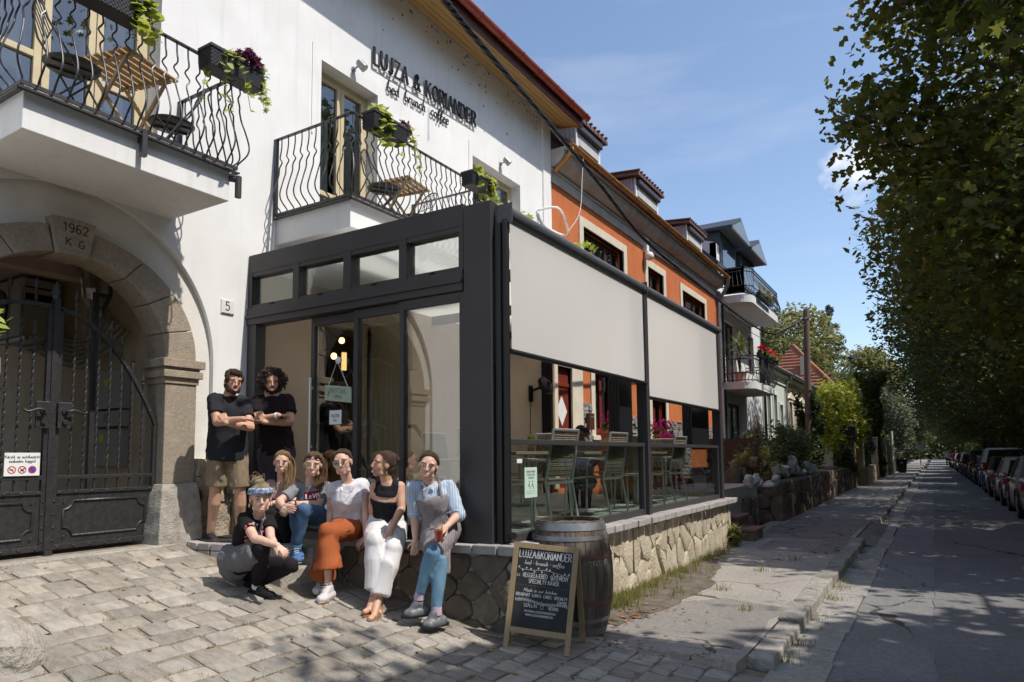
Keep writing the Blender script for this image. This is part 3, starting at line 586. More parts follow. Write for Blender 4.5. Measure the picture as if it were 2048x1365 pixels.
# ================================================================== STROKE LETTERING
def A(cx,cy,rx,ry,t0,t1,n=10): return [(cx+rx*math.cos(math.radians(t0+(t1-t0)*i/n)),cy+ry*math.sin(math.radians(t0+(t1-t0)*i/n))) for i in range(n+1)]
G = {
'A': (.72,[[(0,0),(.36,1),(.72,0)],[(.14,.36),(.58,.36)]]),'B': (.6,[[(0,0),(0,1),(.3,1)]+A(.3,.76,.26,.24,90,-90)+[(0,.52)],[(.3,.52)]+A(.3,.26,.3,.26,90,-90)+[(0,0)]]),
'C': (.66,[A(.36,.5,.36,.5,45,315,14)]),'D': (.68,[[(0,0),(0,1),(.25,1)]+A(.25,.5,.43,.5,90,-90,12)+[(0,0)]]),
'E': (.55,[[(.52,1),(0,1),(0,0),(.55,0)],[(0,.52),(.42,.52)]]),'F': (.52,[[(.52,1),(0,1),(0,0)],[(0,.52),(.42,.52)]]),
'G': (.7,[A(.36,.5,.36,.5,50,330,14)+[(.68,.45),(.42,.45)]]),'H': (.66,[[(0,0),(0,1)],[(.66,0),(.66,1)],[(0,.5),(.66,.5)]]),
'I': (.06,[[(.03,0),(.03,1)]]),'J': (.4,[[(.36,1),(.36,.24)]+A(.17,.22,.19,.24,0,-150,8)]),'K': (.62,[[(0,0),(0,1)],[(.58,1),(.02,.42)],[(.2,.58),(.62,0)]]),
'L': (.52,[[(0,1),(0,0),(.52,0)]]),'M': (.82,[[(0,0),(.06,1),(.41,.2),(.76,1),(.82,0)]]),'N': (.68,[[(0,0),(0,1),(.68,0),(.68,1)]]),
'O': (.74,[A(.37,.5,.37,.5,90,450,20)]),'P': (.56,[[(0,0),(0,1),(.26,1)]+A(.26,.74,.3,.26,90,-90)+[(0,.48)]]),
'R': (.6,[[(0,0),(0,1),(.28,1)]+A(.28,.75,.28,.25,90,-90)+[(0,.5)],[(.26,.5),(.6,0)]]),'S': (.52,[A(.27,.75,.25,.25,40,270,10)+A(.26,.26,.26,.26,90,-140,10)]),
'T': (.62,[[(0,1),(.62,1)],[(.31,1),(.31,0)]]),'U': (.66,[[(0,1),(0,.32)]+A(.33,.32,.33,.32,180,360,10)+[(.66,1)]]),'V': (.66,[[(0,1),(.33,0),(.66,1)]]),
'W': (.92,[[(0,1),(.24,0),(.46,.8),(.68,0),(.92,1)]]),'Y': (.62,[[(0,1),(.31,.48),(.62,1)],[(.31,.48),(.31,0)]]),'Z': (.6,[[(.02,1),(.6,1),(0,0),(.6,0)]]),
'&': (.74,[[(.74,.02),(.2,.7)]+A(.33,.82,.15,.17,200,-40,8)+[(.12,.42)]+A(.28,.24,.26,.24,150,350,9)+[(.72,.5)]]),'.': (.08,[[(.02,.0),(.06,.05)]]),'-': (.3,[[(.04,.45),(.3,.45)]]),'!': (.06,[[(.03,1),(.03,.3)],[(.03,.06),(.03,0)]]),
'·': (.16,[[(.03,.4),(.13,.46)]]),'@': (.8,[A(.4,.4,.18,.2,0,360,10),A(.4,.4,.4,.42,-40,-320,14)]),' ': (.3,[]),
'1': (.3,[[(.02,.78),(.2,1),(.2,0)]]),'2': (.5,[A(.25,.74,.24,.26,160,-30,8)+[(0,0),(.52,0)]]),'5': (.5,[[(.46,1),(.08,1),(.05,.58)]+A(.22,.32,.28,.32,110,-140,12)]),
'6': (.5,[[(.42,1)]+A(.27,.5,.27,.5,110,180,4)+A(.25,.28,.25,.28,180,540,14)]),'9': (.5,[[(.1,0)]+A(.24,.5,.27,.5,-70,0,4)+A(.25,.72,.25,.28,0,360,14)]),
'a': (.42,[A(.2,.25,.2,.25,60,400,10)+[(.4,.5)],[(.4,.5),(.4,.08),(.5,.02)]]),'b': (.42,[[(-.05,.3),(.12,1.05),(.04,.95),(.03,.1)]+A(.2,.2,.18,.2,200,450,10)]),'c': (.38,[A(.22,.25,.2,.25,50,320,9)+[(.46,.16)]]),
'd': (.46,[A(.2,.24,.2,.24,60,400,10),[(.4,1.0),(.38,.1),(.5,.02)]]),'e': (.4,[[(.02,.24),(.3,.3)]+A(.2,.3,.16,.2,0,170,6)+A(.22,.22,.2,.22,180,320,7)]),'f': (.34,[[(.0,.3),(.2,.6),(.34,.98),(.24,1.05),(.16,.85),(.12,-.35),(.02,-.3)],[(.02,.42),(.34,.46)]]),
'h': (.44,[[(.06,0),(.1,1.05)],[(.06,.3),(.2,.5),(.34,.46),(.34,.05),(.46,.02)]]),'g': (.42,[A(.2,.25,.2,.25,40,400,10),[(.4,.5),(.4,-.25),(.2,-.36),(.05,-.25)]]),'i': (.14,[[(.06,.5),(.06,.06),(.16,0)],[(.07,.72),(.08,.75)]]),'j': (.16,[[(.08,.5),(.08,-.25),(-.04,-.34)],[(.09,.72),(.1,.75)]]),
'k': (.42,[[(.04,0),(.08,1.05)],[(.36,.5),(.07,.24),(.4,0)]]),'l': (.14,[[(.06,1.05),(.05,.1),(.16,0)]]),'m': (.62,[[(.03,.5),(.03,0)],[(.03,.35),(.16,.5),(.27,.4),(.27,0)],[(.27,.35),(.42,.5),(.54,.4),(.54,.05),(.64,.02)]]),
'n': (.42,[[(.03,.5),(.03,0)],[(.03,.33),(.18,.5),(.32,.42),(.32,.05),(.44,.02)]]),'o': (.42,[A(.2,.25,.2,.25,90,450,12)]),'p': (.42,[[(.03,.5),(.03,-.35)],A(.2,.25,.18,.25,160,-160,10)]),'r': (.3,[[(.04,.5),(.04,0)],[(.04,.3),(.16,.48),(.3,.46)]]),'s': (.32,[A(.16,.37,.13,.12,40,270,7)+A(.15,.13,.15,.13,90,-150,7)]),
't': (.3,[[(.12,.85),(.12,.1),(.26,.02)],[(0,.5),(.26,.5)]]),'u': (.44,[[(.03,.5),(.05,.1),(.16,0),(.32,.14),(.33,.5)],[(.33,.2),(.36,.03),(.46,.03)]]),'y': (.42,[[(.03,.5),(.06,.15),(.2,.1),(.34,.3),(.35,.5)],[(.35,.4),(.32,-.25),(.1,-.3)]]),'z': (.38,[[(.02,.48),(.34,.48),(.02,0),(.38,.02)]]),
}
ACC = {'Á':'A','É':'E','Ü':'U','é':'e','á':'a','ó':'o','ü':'u'}
def glyph(ch):
 if ch in ACC:
  w,s = G[ACC[ch]];top = 1.1 if ch.isupper() else .62
  extra = [[(w*.45,top),(w*.7,top+.16)]] if ch not in 'Üü' else [[(w*.3,top),(w*.3+.03,top+.07)],[(w*.7,top),(w*.7+.03,top+.07)]]
  return w,s+extra
 return G[ch]
def text_w(t,gap=.2): return sum(glyph(c)[0]+gap for c in t)-gap
def strokes(mb,pl,o,ux,uy,nn,h,wd,dep,thin=None,serif=0,slant=0):
 """one glyph's polylines as raised ribbons"""
 def P(p): return o+ux*(p[0]+slant*p[1])*h+uy*p[1]*h
 def seg(a,b,w):
  d = b-a
  if d.length < 1e-6: return
  d.normalize();sd = nn.cross(d)*w/2;a2 = a-d*w*.22;b2 = b+d*w*.22
  vs = [a2-sd,a2+sd,b2+sd,b2-sd];vs = vs+[v+nn*dep for v in vs]
  mb.add(vs,[(0,1,2,3),(7,6,5,4),(0,4,5,1),(1,5,6,2),(2,6,7,3),(3,7,4,0)])
 for line in pl:
  pts = [P(p) for p in line]
  for a,b,pa,pb in zip(pts[:-1],pts[1:],line[:-1],line[1:]):
   d = b-a;w = wd
   if thin is not None and d.length > 1e-6:
    v = abs(d.normalized().dot(uy));down = (pb[1]-pa[1])*(pb[0]-pa[0])
    w = thin+(wd-thin)*(v if down <= 1e-6 else v*.45)
   seg(a,b,w)
  if serif:
   for p,q in ((line[0],line[1]),(line[-1],line[-2])):
    dv = abs(q[1]-p[1]);dh = abs(q[0]-p[0])
    if (p[1] < .03 or p[1] > .97) and dv > dh*.8: seg(P((p[0]-serif,p[1])),P((p[0]+serif,p[1])),thin or wd*.5)
    elif dh > dv: seg(P((p[0],p[1]-serif*.8)),P((p[0],p[1]+serif*.8)),thin or wd*.5)
def write(mb,t,o,ux,uy,nn,h,wd,dep=.001,gap=.2,center=False,**k):
 o = Vector(o);ux = Vector(ux);uy = Vector(uy);nn = Vector(nn)
 if center: o = o-ux*h*text_w(t,gap)/2
 x = 0
 for ch in t:
  w,pl = glyph(ch)
  if pl: strokes(mb,pl,o+ux*x*h,ux,uy,nn,h,wd,dep,**k)
  x += w+gap
 return x*h
YV,ZV,XV = Vector((0,1,0)),Vector((0,0,1)),Vector((1,0,0))
# house number figure, keystone carving
mb = MB();write(mb,'5',(FX+.0145,4.52,3.175),YV,ZV,XV,.09,.011);mb.bar((FX+.015,4.475,3.142),(FX+.015,4.62,3.142),.002,.006);mb.build('figure',T['ink'],bpy.data.objects['house_number'])
T['carve'] = M('groove_shade',(.07,.055,.04),None,.9)  # dark raised strokes stand in for shade in the cut figures
ks = bpy.data.objects['keystone'];mb = MB()
write(mb,'1962',(FX+.0555,AC,3.575),YV,ZV,XV,.075,.010,center=True,gap=.28);write(mb,'K',(FX+.0555,AC-.075,3.455),YV,ZV,XV,.065,.009);write(mb,'G',(FX+.0555,AC+.03,3.45),YV,ZV,XV,.065,.009);mb.build('carving',T['carve'],ks)
# facade lettering on stand-offs
t = thing('facade_lettering','dark serif letters above a script line on the white wall beneath the eaves','sign',(FX,7.8,6.7))
T['letter'] = M('letter_black',(.018,.017,.017),None,.5)
s = 'LUJZA & KORIANDER';hgt = .235;y = 6.72;gap = .30;tot = text_w(s,gap)*hgt;kx = (9.17-6.72)/tot
ux = Vector((0,kx,.053))
for ch in s:
 wch,pl = glyph(ch)
 if pl:
  mb = MB();strokes(mb,pl,Vector((FX+.03,y,7.01+(y-6.72)*.053)),ux,ZV,XV,hgt,.040,.02,thin=.014,serif=.075);mb.build('letter',T['letter'],t)
 y += (wch+gap)*hgt*kx
mb = MB();mb.bar((FX+.035,6.72,6.99),(FX+.035,9.2,7.12),.012,.010);mb.build('letter_rail',T['galv'],t)
yy = 7.0
for wd in ('bed','brunch','coffee'):
 mb = MB();ww = write(mb,wd,(FX+.02,yy,6.755+(yy-7.0)*.078),Vector((0,.98,.06)),ZV,XV,.165,.014,.015,gap=.10,slant=.12);mb.build('word',T['letter'],t);yy += ww*.98+.12
mb = MB();mb.tube([(FX+.02,7.95,6.95),(FX+.02,7.95,6.42)],.005,5);mb.build('cable_tail',T['galv'],t)
# ================================================================== FOLIAGE
STAR = [(0,-.5),(.10,-.22),(.42,-.30),(.26,-.05),(.55,.12),(.24,.16),(.22,.42),(.0,.28),(-.02,.62),(-.12,.28),(-.30,.40),(-.24,.14),(-.55,.10),(-.26,-.06),(-.42,-.30),(-.10,-.22)]
MAPLE = [(0,-.5),(.12,-.2),(.5,-.22),(.3,.04),(.42,.34),(.12,.2),(0,.6),(-.12,.2),(-.42,.34),(-.3,.04),(-.5,-.22),(-.12,-.2)]
MAPLE8 = [(0,-.5),(.45,-.26),(.20,.0),(.42,.34),(0,.6),(-.42,.34),(-.20,.0),(-.45,-.26)]
HEART = [(0,-.5),(.28,-.42),(.42,-.12),(.26,.25),(0,.6),(-.26,.25),(-.42,-.12),(-.28,-.42)]
OVAL = [(0,-.55),(.22,-.15),(.18,.3),(0,.6),(-.18,.3),(-.22,-.15)]
BLADE = [(-.05,-.5),(.05,-.5),(.04,.2),(0,.7),(-.04,.2)]
QUADL = [(0,-.5),(.32,0),(0,.55),(-.32,0)]
def leafcloud(name,P,size,shape,mat,parent=None,seed=0,droop=.35,sv=.4,nrm=None,loc=None,fold=.18,kind=None,up=None):
 """one mesh of separate leaf-shaped faces at the points P"""
 rg = np.random.default_rng(seed);P = np.asarray(P,float);n = len(P);k = len(shape);sh = np.array(shape)
 if loc is None: loc = ORG.get(parent.name,(0,0,0)) if parent is not None else (P[:,0].mean(),P[:,1].mean(),P[:,2].min())
 N = rg.normal(size=(n,3));N[:,2] = np.abs(N[:,2])+droop*2
 if nrm is not None: N = N*.55+nrm
 N /= np.linalg.norm(N,axis=1)[:,None]
 Rr = rg.normal(size=(n,3))
 if up is not None: Rr = Rr*.5+np.asarray(up)
 U = np.cross(N,Rr);U /= np.linalg.norm(U,axis=1)[:,None]+1e-9;V = np.cross(N,U)
 if up is not None: U,V = V,-U;U,V = np.cross(V,N),V
 S_ = size*(1+sv*(rg.random(n)*2-1));cv = rg.uniform(-fold,fold*1.8,n)
 co = P[:,None,:]+S_[:,None,None]*(sh[None,:,0,None]*U[:,None,:]+sh[None,:,1,None]*V[:,None,:]-(cv[:,None]*(np.abs(sh[None,:,0])*1.1+sh[None,:,1]**2*.6))[:,:,None]*N[:,None,:])
 co = co.reshape(-1,3)-np.array(loc)
 me = bpy.data.meshes.new(name);me.vertices.add(n*k);me.vertices.foreach_set('co',co.astype(np.float32).ravel())
 me.loops.add(n*k);me.loops.foreach_set('vertex_index',np.arange(n*k,dtype=np.int32));me.polygons.add(n)
 me.polygons.foreach_set('loop_start',np.arange(0,n*k,k,dtype=np.int32));me.polygons.foreach_set('loop_total',np.full(n,k,dtype=np.int32))
 me.materials.append(mat);me.update(calc_edges=True);me.validate()
 o = bpy.data.objects.new(name,me);C.objects.link(o)
 if parent is not None: o.parent = parent;ORG[o.name] = ORG.get(parent.name,(0,0,0))
 else: o.location = loc;ORG[o.name] = tuple(loc)
 if kind: o['kind'] = kind
 return o
def blob(seed,n,c,r,shell=.45,flat=1.0):
 rg = np.random.default_rng(seed);d = rg.normal(size=(n,3));d /= np.linalg.norm(d,axis=1)[:,None]
 return np.array(c)+d*np.array(r)*(shell+(1-shell)*rg.random(n)**.5)[:,None]
T['lime'] = leafmat('lime_leaf',(.27,.33,.06),(.42,.47,.13),.4)
T['green'] = leafmat('green_leaf',(.055,.095,.02),(.12,.17,.04),.4)
T['purple'] = leafmat('purple_leaf',(.07,.018,.045),(.13,.035,.07),.3)
T['pink'] = leafmat('pink_petal',(.62,.02,.17),(.80,.08,.30),.35)
T['red'] = leafmat('red_petal',(.55,.015,.012),(.72,.05,.03),.3)
def wickerbox(name,label,cat,c,size,rz=0,group=None,sag=1):
 t = thing(name,label,cat,(c[0],c[1],c[2]-size[2]/2),group);x,y,z = [q/2 for q in size]
 mb = MB();mb.box(c[0]-x+.008,c[0]+x-.008,c[1]-y+.008,c[1]+y-.008,c[2]-z,c[2]+z-.03)
 mb.box(c[0]-x-.004,c[0]+x+.004,c[1]-y-.004,c[1]+y+.004,c[2]+z-.03,c[2]+z);mb.build('box',T['boxplastic'],t,bevel=.004)
 mb = MB();nz = 9
 for i in range(nz):
  zz = c[2]-z+.012+(2*z-.045)*i/(nz-1)
  for k in range(int(2*y/.016)):
   yy = c[1]-y+.008+k*.016
   if (i+k) % 2: mb.box(c[0]+x-.009,c[0]+x-.003,yy,yy+.016,zz-.006,zz+.006);mb.box(c[0]-x+.003,c[0]-x+.009,yy,yy+.016,zz-.006,zz+.006)
  for k in range(int(2*x/.016)):
   xx = c[0]-x+.008+k*.016
   if (i+k) % 2: mb.box(xx,xx+.016,c[1]-y+.003,c[1]-y+.009,zz-.006,zz+.006)
 mb.build('weave',T['boxplastic'],t)
 mb = MB();mb.box(c[0]-x+.012,c[0]+x-.012,c[1]-y+.012,c[1]+y-.012,c[2]+z-.04,c[2]+z-.015);mb.build('soil',T['soil'],t)
 return t
T['boxplastic'] = M('box_plastic',(.028,.029,.032),(.04,.041,.045),.5,scale=30)
# ================================================================== BALCONIES OF THE WHITE HOUSE
BAL = [(0,0,1),(.004,.0,.90),(.006,.012,.80),(-.022,.0,.735),(.022,.006,.67),(-.012,.014,.60),(.0,.03,.50),(.006,.062,.40),(.008,.095,.28),(.0,.105,.20),(-.006,.085,.13),(-.004,.035,.07),(0,.004,.035),(0,0,0)]
def smooth_path(P,n=3):
 P = [Vector(p) for p in P];out = []
 for i in range(len(P)-1):
  p0,p1,p2,p3 = P[max(i-1,0)],P[i],P[i+1],P[min(i+2,len(P)-1)]
  for k in range(n):
   t = k/n;out.append(.5*((2*p1)+(p2-p0)*t+(2*p0-5*p1+4*p2-p3)*t*t+(3*p1-p0-3*p2+p3)*t**3))
 return out+[P[-1]]
def balcony(y0,y1,xo,zb,zt,zr,brackets=()):
 """slab with bulging wrought bars; front at x=xo"""
 mb = MB();mb.box(FX-.02,xo,y0,y1,zb,zt);bal = mb.build('balcony',T['plaster'],house,bevel=.006)
 mb = MB();mb.box(FX,xo+.03,y0-.01,y1+.01,zt,zt+.018);mb.build('floor_tiles',T['limestone'],bal)
 xr = xo+.055;ya,yb = y0-.035,y1+.035;zl = zt+.015
 mb = MB()
 for z,hh,ww in ((zr,.012,.04),(zl,.03,.012),(zl-.045,.012,.04)):
  mb.bar((FX,ya,z),(xr,ya,z),ww,hh);mb.bar((FX,yb,z),(xr,yb,z),ww,hh);mb.bar((xr,ya-ww/2,z),(xr,yb+ww/2,z),ww,hh)
 mb.bar((FX+.03,ya,zl),(FX+.03,ya,zr),.035,.035);mb.bar((FX+.03,yb,zl),(FX+.03,yb,zr),.035,.035)
 mb.build('handrail',T['railing'],bal)
 mb = MB();H_ = zr-zl;pts = [(p[1],p[0],zl+H_*p[2]) for p in BAL]
 mb.tube(smooth_path(pts,3),.0075,6)
 me = None;n = round((yb-ya)/.103)
 def put(x,y,rz):
  nonlocal me
  if me is None:
   o = mb.build('baluster',T['railing'],bal,smooth=60,local=True);me = o.data
  else:
   o = bpy.data.objects.new('baluster',me);C.objects.link(o);o.parent = bal
  o.location = Vector((x,y,0))-Vector(ORG[bal.name]);o.rotation_euler = (0,0,rz);return o
 for i in range(n+1): put(xr,ya+(yb-ya)*i/n,0 if 0 < i < n else (-.7 if i == 0 else .7))
 m = round((xr-FX)/.11)
 for i in range(1,m): put(FX+(xr-FX)*i/m,ya,-math.pi/2);put(FX+(xr-FX)*i/m,yb,math.pi/2)
 for y in brackets:
  mb = MB();mb.box(xr-.02,xr+.025,y-.022,y+.022,zl-.22,zl-.01);mb.box(xo-.01,xr,y-.02,y+.02,zl-.10,zl-.05);mb.build('bracket',T['railing'],bal)
 return bal,xr
bal1,XR1 = balcony(2.2,3.9,-5.46,3.98,4.28,5.20,(3.05,))
bal2,XR2 = balcony(5.16,7.55,-5.17,4.05,4.37,5.28,(6.4,))
mb = MB();mb.tube([(-5.40,3.95,4.02),(-5.40,3.95,4.22)],.03,12);mb.tube([(-5.46,3.9,4.2),(-5.40,3.95,4.19)],.03,10);mb.build('drain_spout',T['anthra'],bal1,smooth=40)
mb = MB();mb.box(FX-.02,-5.4,8.7,11.1,4.05,4.3);mb.build('balcony',T['plaster'],house)
# bistro sets
def slat_table(name,label,c,rz=0):
 t = thing(name,label,'table',c,'slatted bistro tables',rz,local=True)
 for i in range(8):
  mb = MB();x = -.27+.54*i/7;mb.box(x-.028,x+.028,-.28,.28,.70,.718);mb.build('slat',T['wood_table'],t,local=True,bevel=.003)
 mb = MB();mb.box(-.29,.29,-.22,-.19,.675,.70);mb.box(-.29,.29,.19,.22,.675,.70);mb.build('batten',T['wood_table'],t,local=True)
 for s in (-1,1):
  for q in (-1,1):
   mb = MB();mb.bar((-.24*q,s*(.2+.015*q),.02),(.22*q,s*(.2+.015*q),.68),.02,.03);mb.build('leg',T['wood_light'],t,local=True)
 return t
def bistro_chair(name,label,c,rz,mat):
 t = thing(name,label,'chair',c,'folding bistro chairs',rz,local=True)
 mb = MB();mb.lathe([(.001,.452),(.17,.45),(.195,.458),(.205,.47),(.20,.475),(.16,.468),(.001,.466)],28);mb.build('seat',mat,t,local=True,smooth=40)
 mb = MB();mb.box(-.16,.16,-.075,-.06,.435,.45);mb.box(-.16,.16,.06,.075,.435,.45);mb.build('seat_frame',mat,t,local=True)
 mb = MB()
 for s in (-1,1):
  mb.tube([(.22,s*.17,.01),(-.05,s*.175,.46),(-.21,s*.17,.70),(-.25,s*.15,.84)],.009,6);mb.tube([(-.22,s*.155,.01),(.17,s*.155,.45)],.009,6)
 mb.tube([(-.25,.15,.84),(-.27,.07,.885),(-.272,0,.895),(-.27,-.07,.885),(-.25,-.15,.84)],.009,6);mb.tube([(.22,-.17,.02),(.22,.17,.02)],.008,6);mb.tube([(-.22,-.155,.02),(-.22,.155,.02)],.008,6)
 mb.build('frame',mat,t,local=True,smooth=60)
 mb = MB()
 for i in range(5): mb.tube([(-.175,-.10+.05*i,.64),(-.27,-.09+.045*i,.88)],.005,5)
 mb.tube([(-.175,-.165,.64),(-.175,.165,.64)],.006,5);mb.build('back_bars',mat,t,local=True)
 return t
T['chairmetal'] = M('chair_metal',(.05,.052,.056),(.07,.07,.075),.4,scale=20)
slat_table('bistro_table','small slatted wooden folding table on the left balcony by the blue window',(-5.88,3.15,4.3),.25)
bistro_chair('bistro_chair','dark folding chair seen from below on the left balcony before its table',(-5.78,2.66,4.3),1.35,T['chairmetal'])
bistro_chair('bistro_chair','dark folding chair on the right of the table on the left balcony',(-6.02,3.66,4.3),-1.9,T['chairmetal'])
slat_table('bistro_table','small slatted wooden folding table on the middle balcony',(-5.75,6.62,4.39),.15)
bistro_chair('bistro_chair','dark chair with round seat on the middle balcony nearest its left corner',(-5.55,6.1,4.39),1.0,T['chairmetal'])
bistro_chair('bistro_chair','dark chair behind the slatted table on the middle balcony',(-5.9,7.12,4.39),-1.8,T['chairmetal'])
# planters hung on the rails
def vines(t,c,n,mat,seed,ln=.35,spread=.12,size=.06,shape=HEART,dy=0,dx=.1):
 rr = rnd(seed);pts = [];mb = MB()
 for i in range(n):
  p = Vector((c[0]+rr.uniform(-.05,.05),c[1]+rr.uniform(-spread,spread),c[2]));d = Vector((rr.uniform(-.3,1)*dx*2,rr.uniform(-.6,.6)*dx*3+dy,rr.uniform(.1,.35)));path = [p.copy()]
  for k in range(9):
   p = p+d*.11;d.z -= .11*rr.uniform(.5,1.3)*ln/.35;path.append(p.copy());
   for q in range(2): pts.append(p+Vector((rr.gauss(0,.02),rr.gauss(0,.02),rr.gauss(0,.02))))
  mb.tube(path,.003,4)
 mb.build('stems',T['weed'],t);return leafcloud('leaves',pts,size,shape,mat,t,seed,droop=.2,nrm=np.array((.5,-.3,.4)))
T['trail'] = T['lime']
t = wickerbox('planter_box','woven planter box high on the left balcony rail with lime leaves trailing at its end','planter',(XR1+.11,2.62,5.16),(.19,.58,.19),group='planter boxes on the balcony rails');vines(t,(XR1+.12,2.9,5.22),9,T['lime'],3,size=.085,spread=.06,dy=.0,dx=.05)
t = wickerbox('planter_box','woven planter box with purple and lime plants at the right corner of the left balcony','planter',(XR1+.11,3.78,5.14),(.19,.56,.19),group='planter boxes on the balcony rails')
vines(t,(XR1+.14,3.66,5.22),4,T['lime'],5,size=.06,spread=.06,ln=.6);vines(t,(XR1+.14,4.0,5.22),6,T['lime'],7,size=.075,spread=.05,dy=.05,dx=.05,ln=.45,shape=MAPLE);leafcloud('purple_leaves',blob(4,170,(XR1+.13,3.93,5.28),(.12,.13,.12)),.07,MAPLE,T['purple'],t,8)
t = wickerbox('planter_box','woven planter box with big lime leaves at the left corner of the middle balcony','planter',(XR2+.11,5.52,5.23),(.19,.56,.19),group='planter boxes on the balcony rails')
vines(t,(XR2+.12,5.46,5.34),7,T['lime'],11,size=.10,spread=.14,dx=.06);leafcloud('purple_leaves',blob(9,70,(XR2+.14,5.80,5.34),(.08,.09,.1)),.055,MAPLE,T['purple'],t,12);vines(t,(XR2+.14,5.86,5.3),3,T['lime'],13,size=.07,spread=.05,ln=.6)
t = wickerbox('planter_box','woven planter box with pale lime leaves at the far corner of the middle balcony','planter',(XR2+.11,7.35,5.22),(.19,.56,.19),group='planter boxes on the balcony rails')
vines(t,(XR2+.12,7.45,5.3),10,T['lime'],15,size=.08,spread=.18,ln=.5)
# ================================================================== IRON GATE
GX = FX-.10
gate = thing('iron_gate','black wrought iron double gate with twisted bars and spear tips under the stone arch','gate',(GX,2.93,.82))
def topz(y): return 2.93-1.02*abs((y-2.82)/1.05)**2.3 if y > 2.82 else 2.93-.55*abs((y-2.82)/1.05)**2.3
for lo,hi in ((2.05,2.905),(2.955,3.865)):
 mb = MB()
 mb.box(GX-.02,GX+.02,lo,lo+.035,.84,topz(lo));mb.box(GX-.02,GX+.02,hi-.035,hi,.84,topz(hi))
 for z in (1.455,1.33): mb.box(GX-.022,GX+.022,lo+.035,hi-.035,z-.018,z+.014)
 mb.box(GX-.022,GX+.022,lo+.035,hi-.035,.84,.885)
 n = 12;ps = [(GX,lo+(hi-lo)*i/n,topz(lo+(hi-lo)*i/n)) for i in range(n+1)]
 for a,b in zip(ps[:-1],ps[1:]): mb.bar(a,b,.04,.035)
 leaf = mb.build('gate_leaf',T['iron'],gate,bevel=.003)
 mb = MB();mb.box(GX-.006,GX+.008,lo+.035,hi-.035,.885,1.315);mb.build('sheet_panel',T['iron'],leaf)
 # raised moulding with scooped corners, and rivets
 mb = MB();a,b,c,d,q = lo+.10,hi-.09,.95,1.25,.075
 path = [(a+q,c),(b-q,c)]+[(b-q*math.cos(u)*1.0,c+q-q*0+(-q+q*math.sin(u))) for u in [i*math.pi/2/5 for i in range(6)]]
 loop = []
 for (cy,cz,s0) in ((b,c,180),(b,d,270),(a,d,0),(a,c,90)):
  loop += [(cy+q*math.cos(math.radians(s0-i*18)),cz+q*math.sin(math.radians(s0-i*18))) for i in range(6)]
 loop.append(loop[0])
 mb.tube([(GX+.012,y,z) for y,z in loop],.011,6)
 for (y,z) in [(lo+.1+i*(hi-lo-.2)/4,1.25) for i in range(5)]+[(lo+.1+i*(hi-lo-.2)/4,.95) for i in range(5)]: mb.ell((GX+.024,y,z),(.006,.008,.008),6,4)
 mb.build('moulding',T['iron'],leaf,smooth=50)
 mb = MB()
 for i in range(7):
  for z in (.862,1.325): mb.ell((GX+.024,lo+.06+i*(hi-lo-.12)/6,z),(.007,.011,.011),8,4)
 for i in range(4):
  for y in (lo+.018,hi-.018): mb.ell((GX+.022,y,.92+i*.11),(.006,.010,.010),8,4)
 mb.build('rivets',T['iron'],leaf,smooth=50)
 nb = 7
 for i in range(nb):
  y = lo+.035+(hi-lo-.07)*(i+1)/(nb+1);zt = topz(y);mb = MB();w_ = .0075
  vs = [];fs = [];K_ = 60;z0,z1 = 1.34,zt+.13
  for k in range(K_+1):
   z = z0+(z1-z0)*k/K_;tw = 0 if z < 1.5 else (z-1.5)*22 if z < zt-.12 else (zt-.12-1.5)*22
   for j in range(4): vs.append((GX+w_*1.414*math.cos(tw+j*math.pi/2+.785),y+w_*1.414*math.sin(tw+j*math.pi/2+.785),z))
  for k in range(K_):
   for j in range(4): fs.append((k*4+j,k*4+(j+1)%4,k*4+4+(j+1)%4,k*4+4+j))
  mb.add(vs,fs);mb.lathe([(.008,0),(.02,.02),(.013,.055),(.001,.10)],4,(GX,y,zt+.13));mb.lathe([(.008,0),(.014,.008),(.008,.016)],6,(GX,y,zt+.11));mb.build('bar',T['iron'],leaf)
mb = MB();mb.box(GX-.025,GX+.03,2.905,2.955,.82,3.0);mb.lathe([(.03,0),(.03,.03),(.045,.05),(.03,.09),(.001,.17)],4,(GX,2.93,3.0));mb.build('centre_post',T['iron'],gate,bevel=.003)
for s in (-1,1):
 y0 = 2.93+s*.085;mb = MB();mb.box(GX+.03,GX+.055,y0-.055,y0+.055,1.87,2.10);lk = mb.build('lock_plate',T['iron'],gate,bevel=.006);vjit(lk,.002,60)
 mb = MB();mb.tube(smooth_path([(GX+.055,y0,2.02),(GX+.10,y0+s*.01,2.02),(GX+.105,y0+s*.06,2.03),(GX+.10,y0+s*.13,2.005),(GX+.09,y0+s*.16,2.02)],3),.012,8);mb.tube([(GX+.05,y0,2.02),(GX+.07,y0,2.02)],.026,12);mb.tube([(GX+.05,y0,1.93),(GX+.075,y0,1.93)],.022,12);mb.build('handle',T['iron'],lk,smooth=50)
mb = MB();mb.box(GX-.02,GX+.06,2.90,2.96,.795,.84);mb.build('drop_bolt',T['iron'],gate)
t = thing('parking_sign','white notice on the gate with two red banned signs and a blue no stopping sign','sign',(GX+.03,2.70,1.48))
mb = MB();mb.box(GX+.03,GX+.034,2.585,2.845,1.475,1.665);mb.build('plate',T['paper'],t)
mb = MB();write(mb,'Kérjük az autóbejárót',(GX+.0345,2.715,1.62),YV,ZV,XV,.024,.0035,.0006,gap=.14,center=True);write(mb,'szabadon hagyni!',(GX+.0345,2.715,1.585),YV,ZV,XV,.024,.0035,.0006,gap=.14,center=True);mb.build('text',T['ink'],t)
T['signred'] = M('sign_red',(.55,.03,.04),None,.5);T['signblue'] = M('sign_blue',(.07,.08,.42),None,.5)
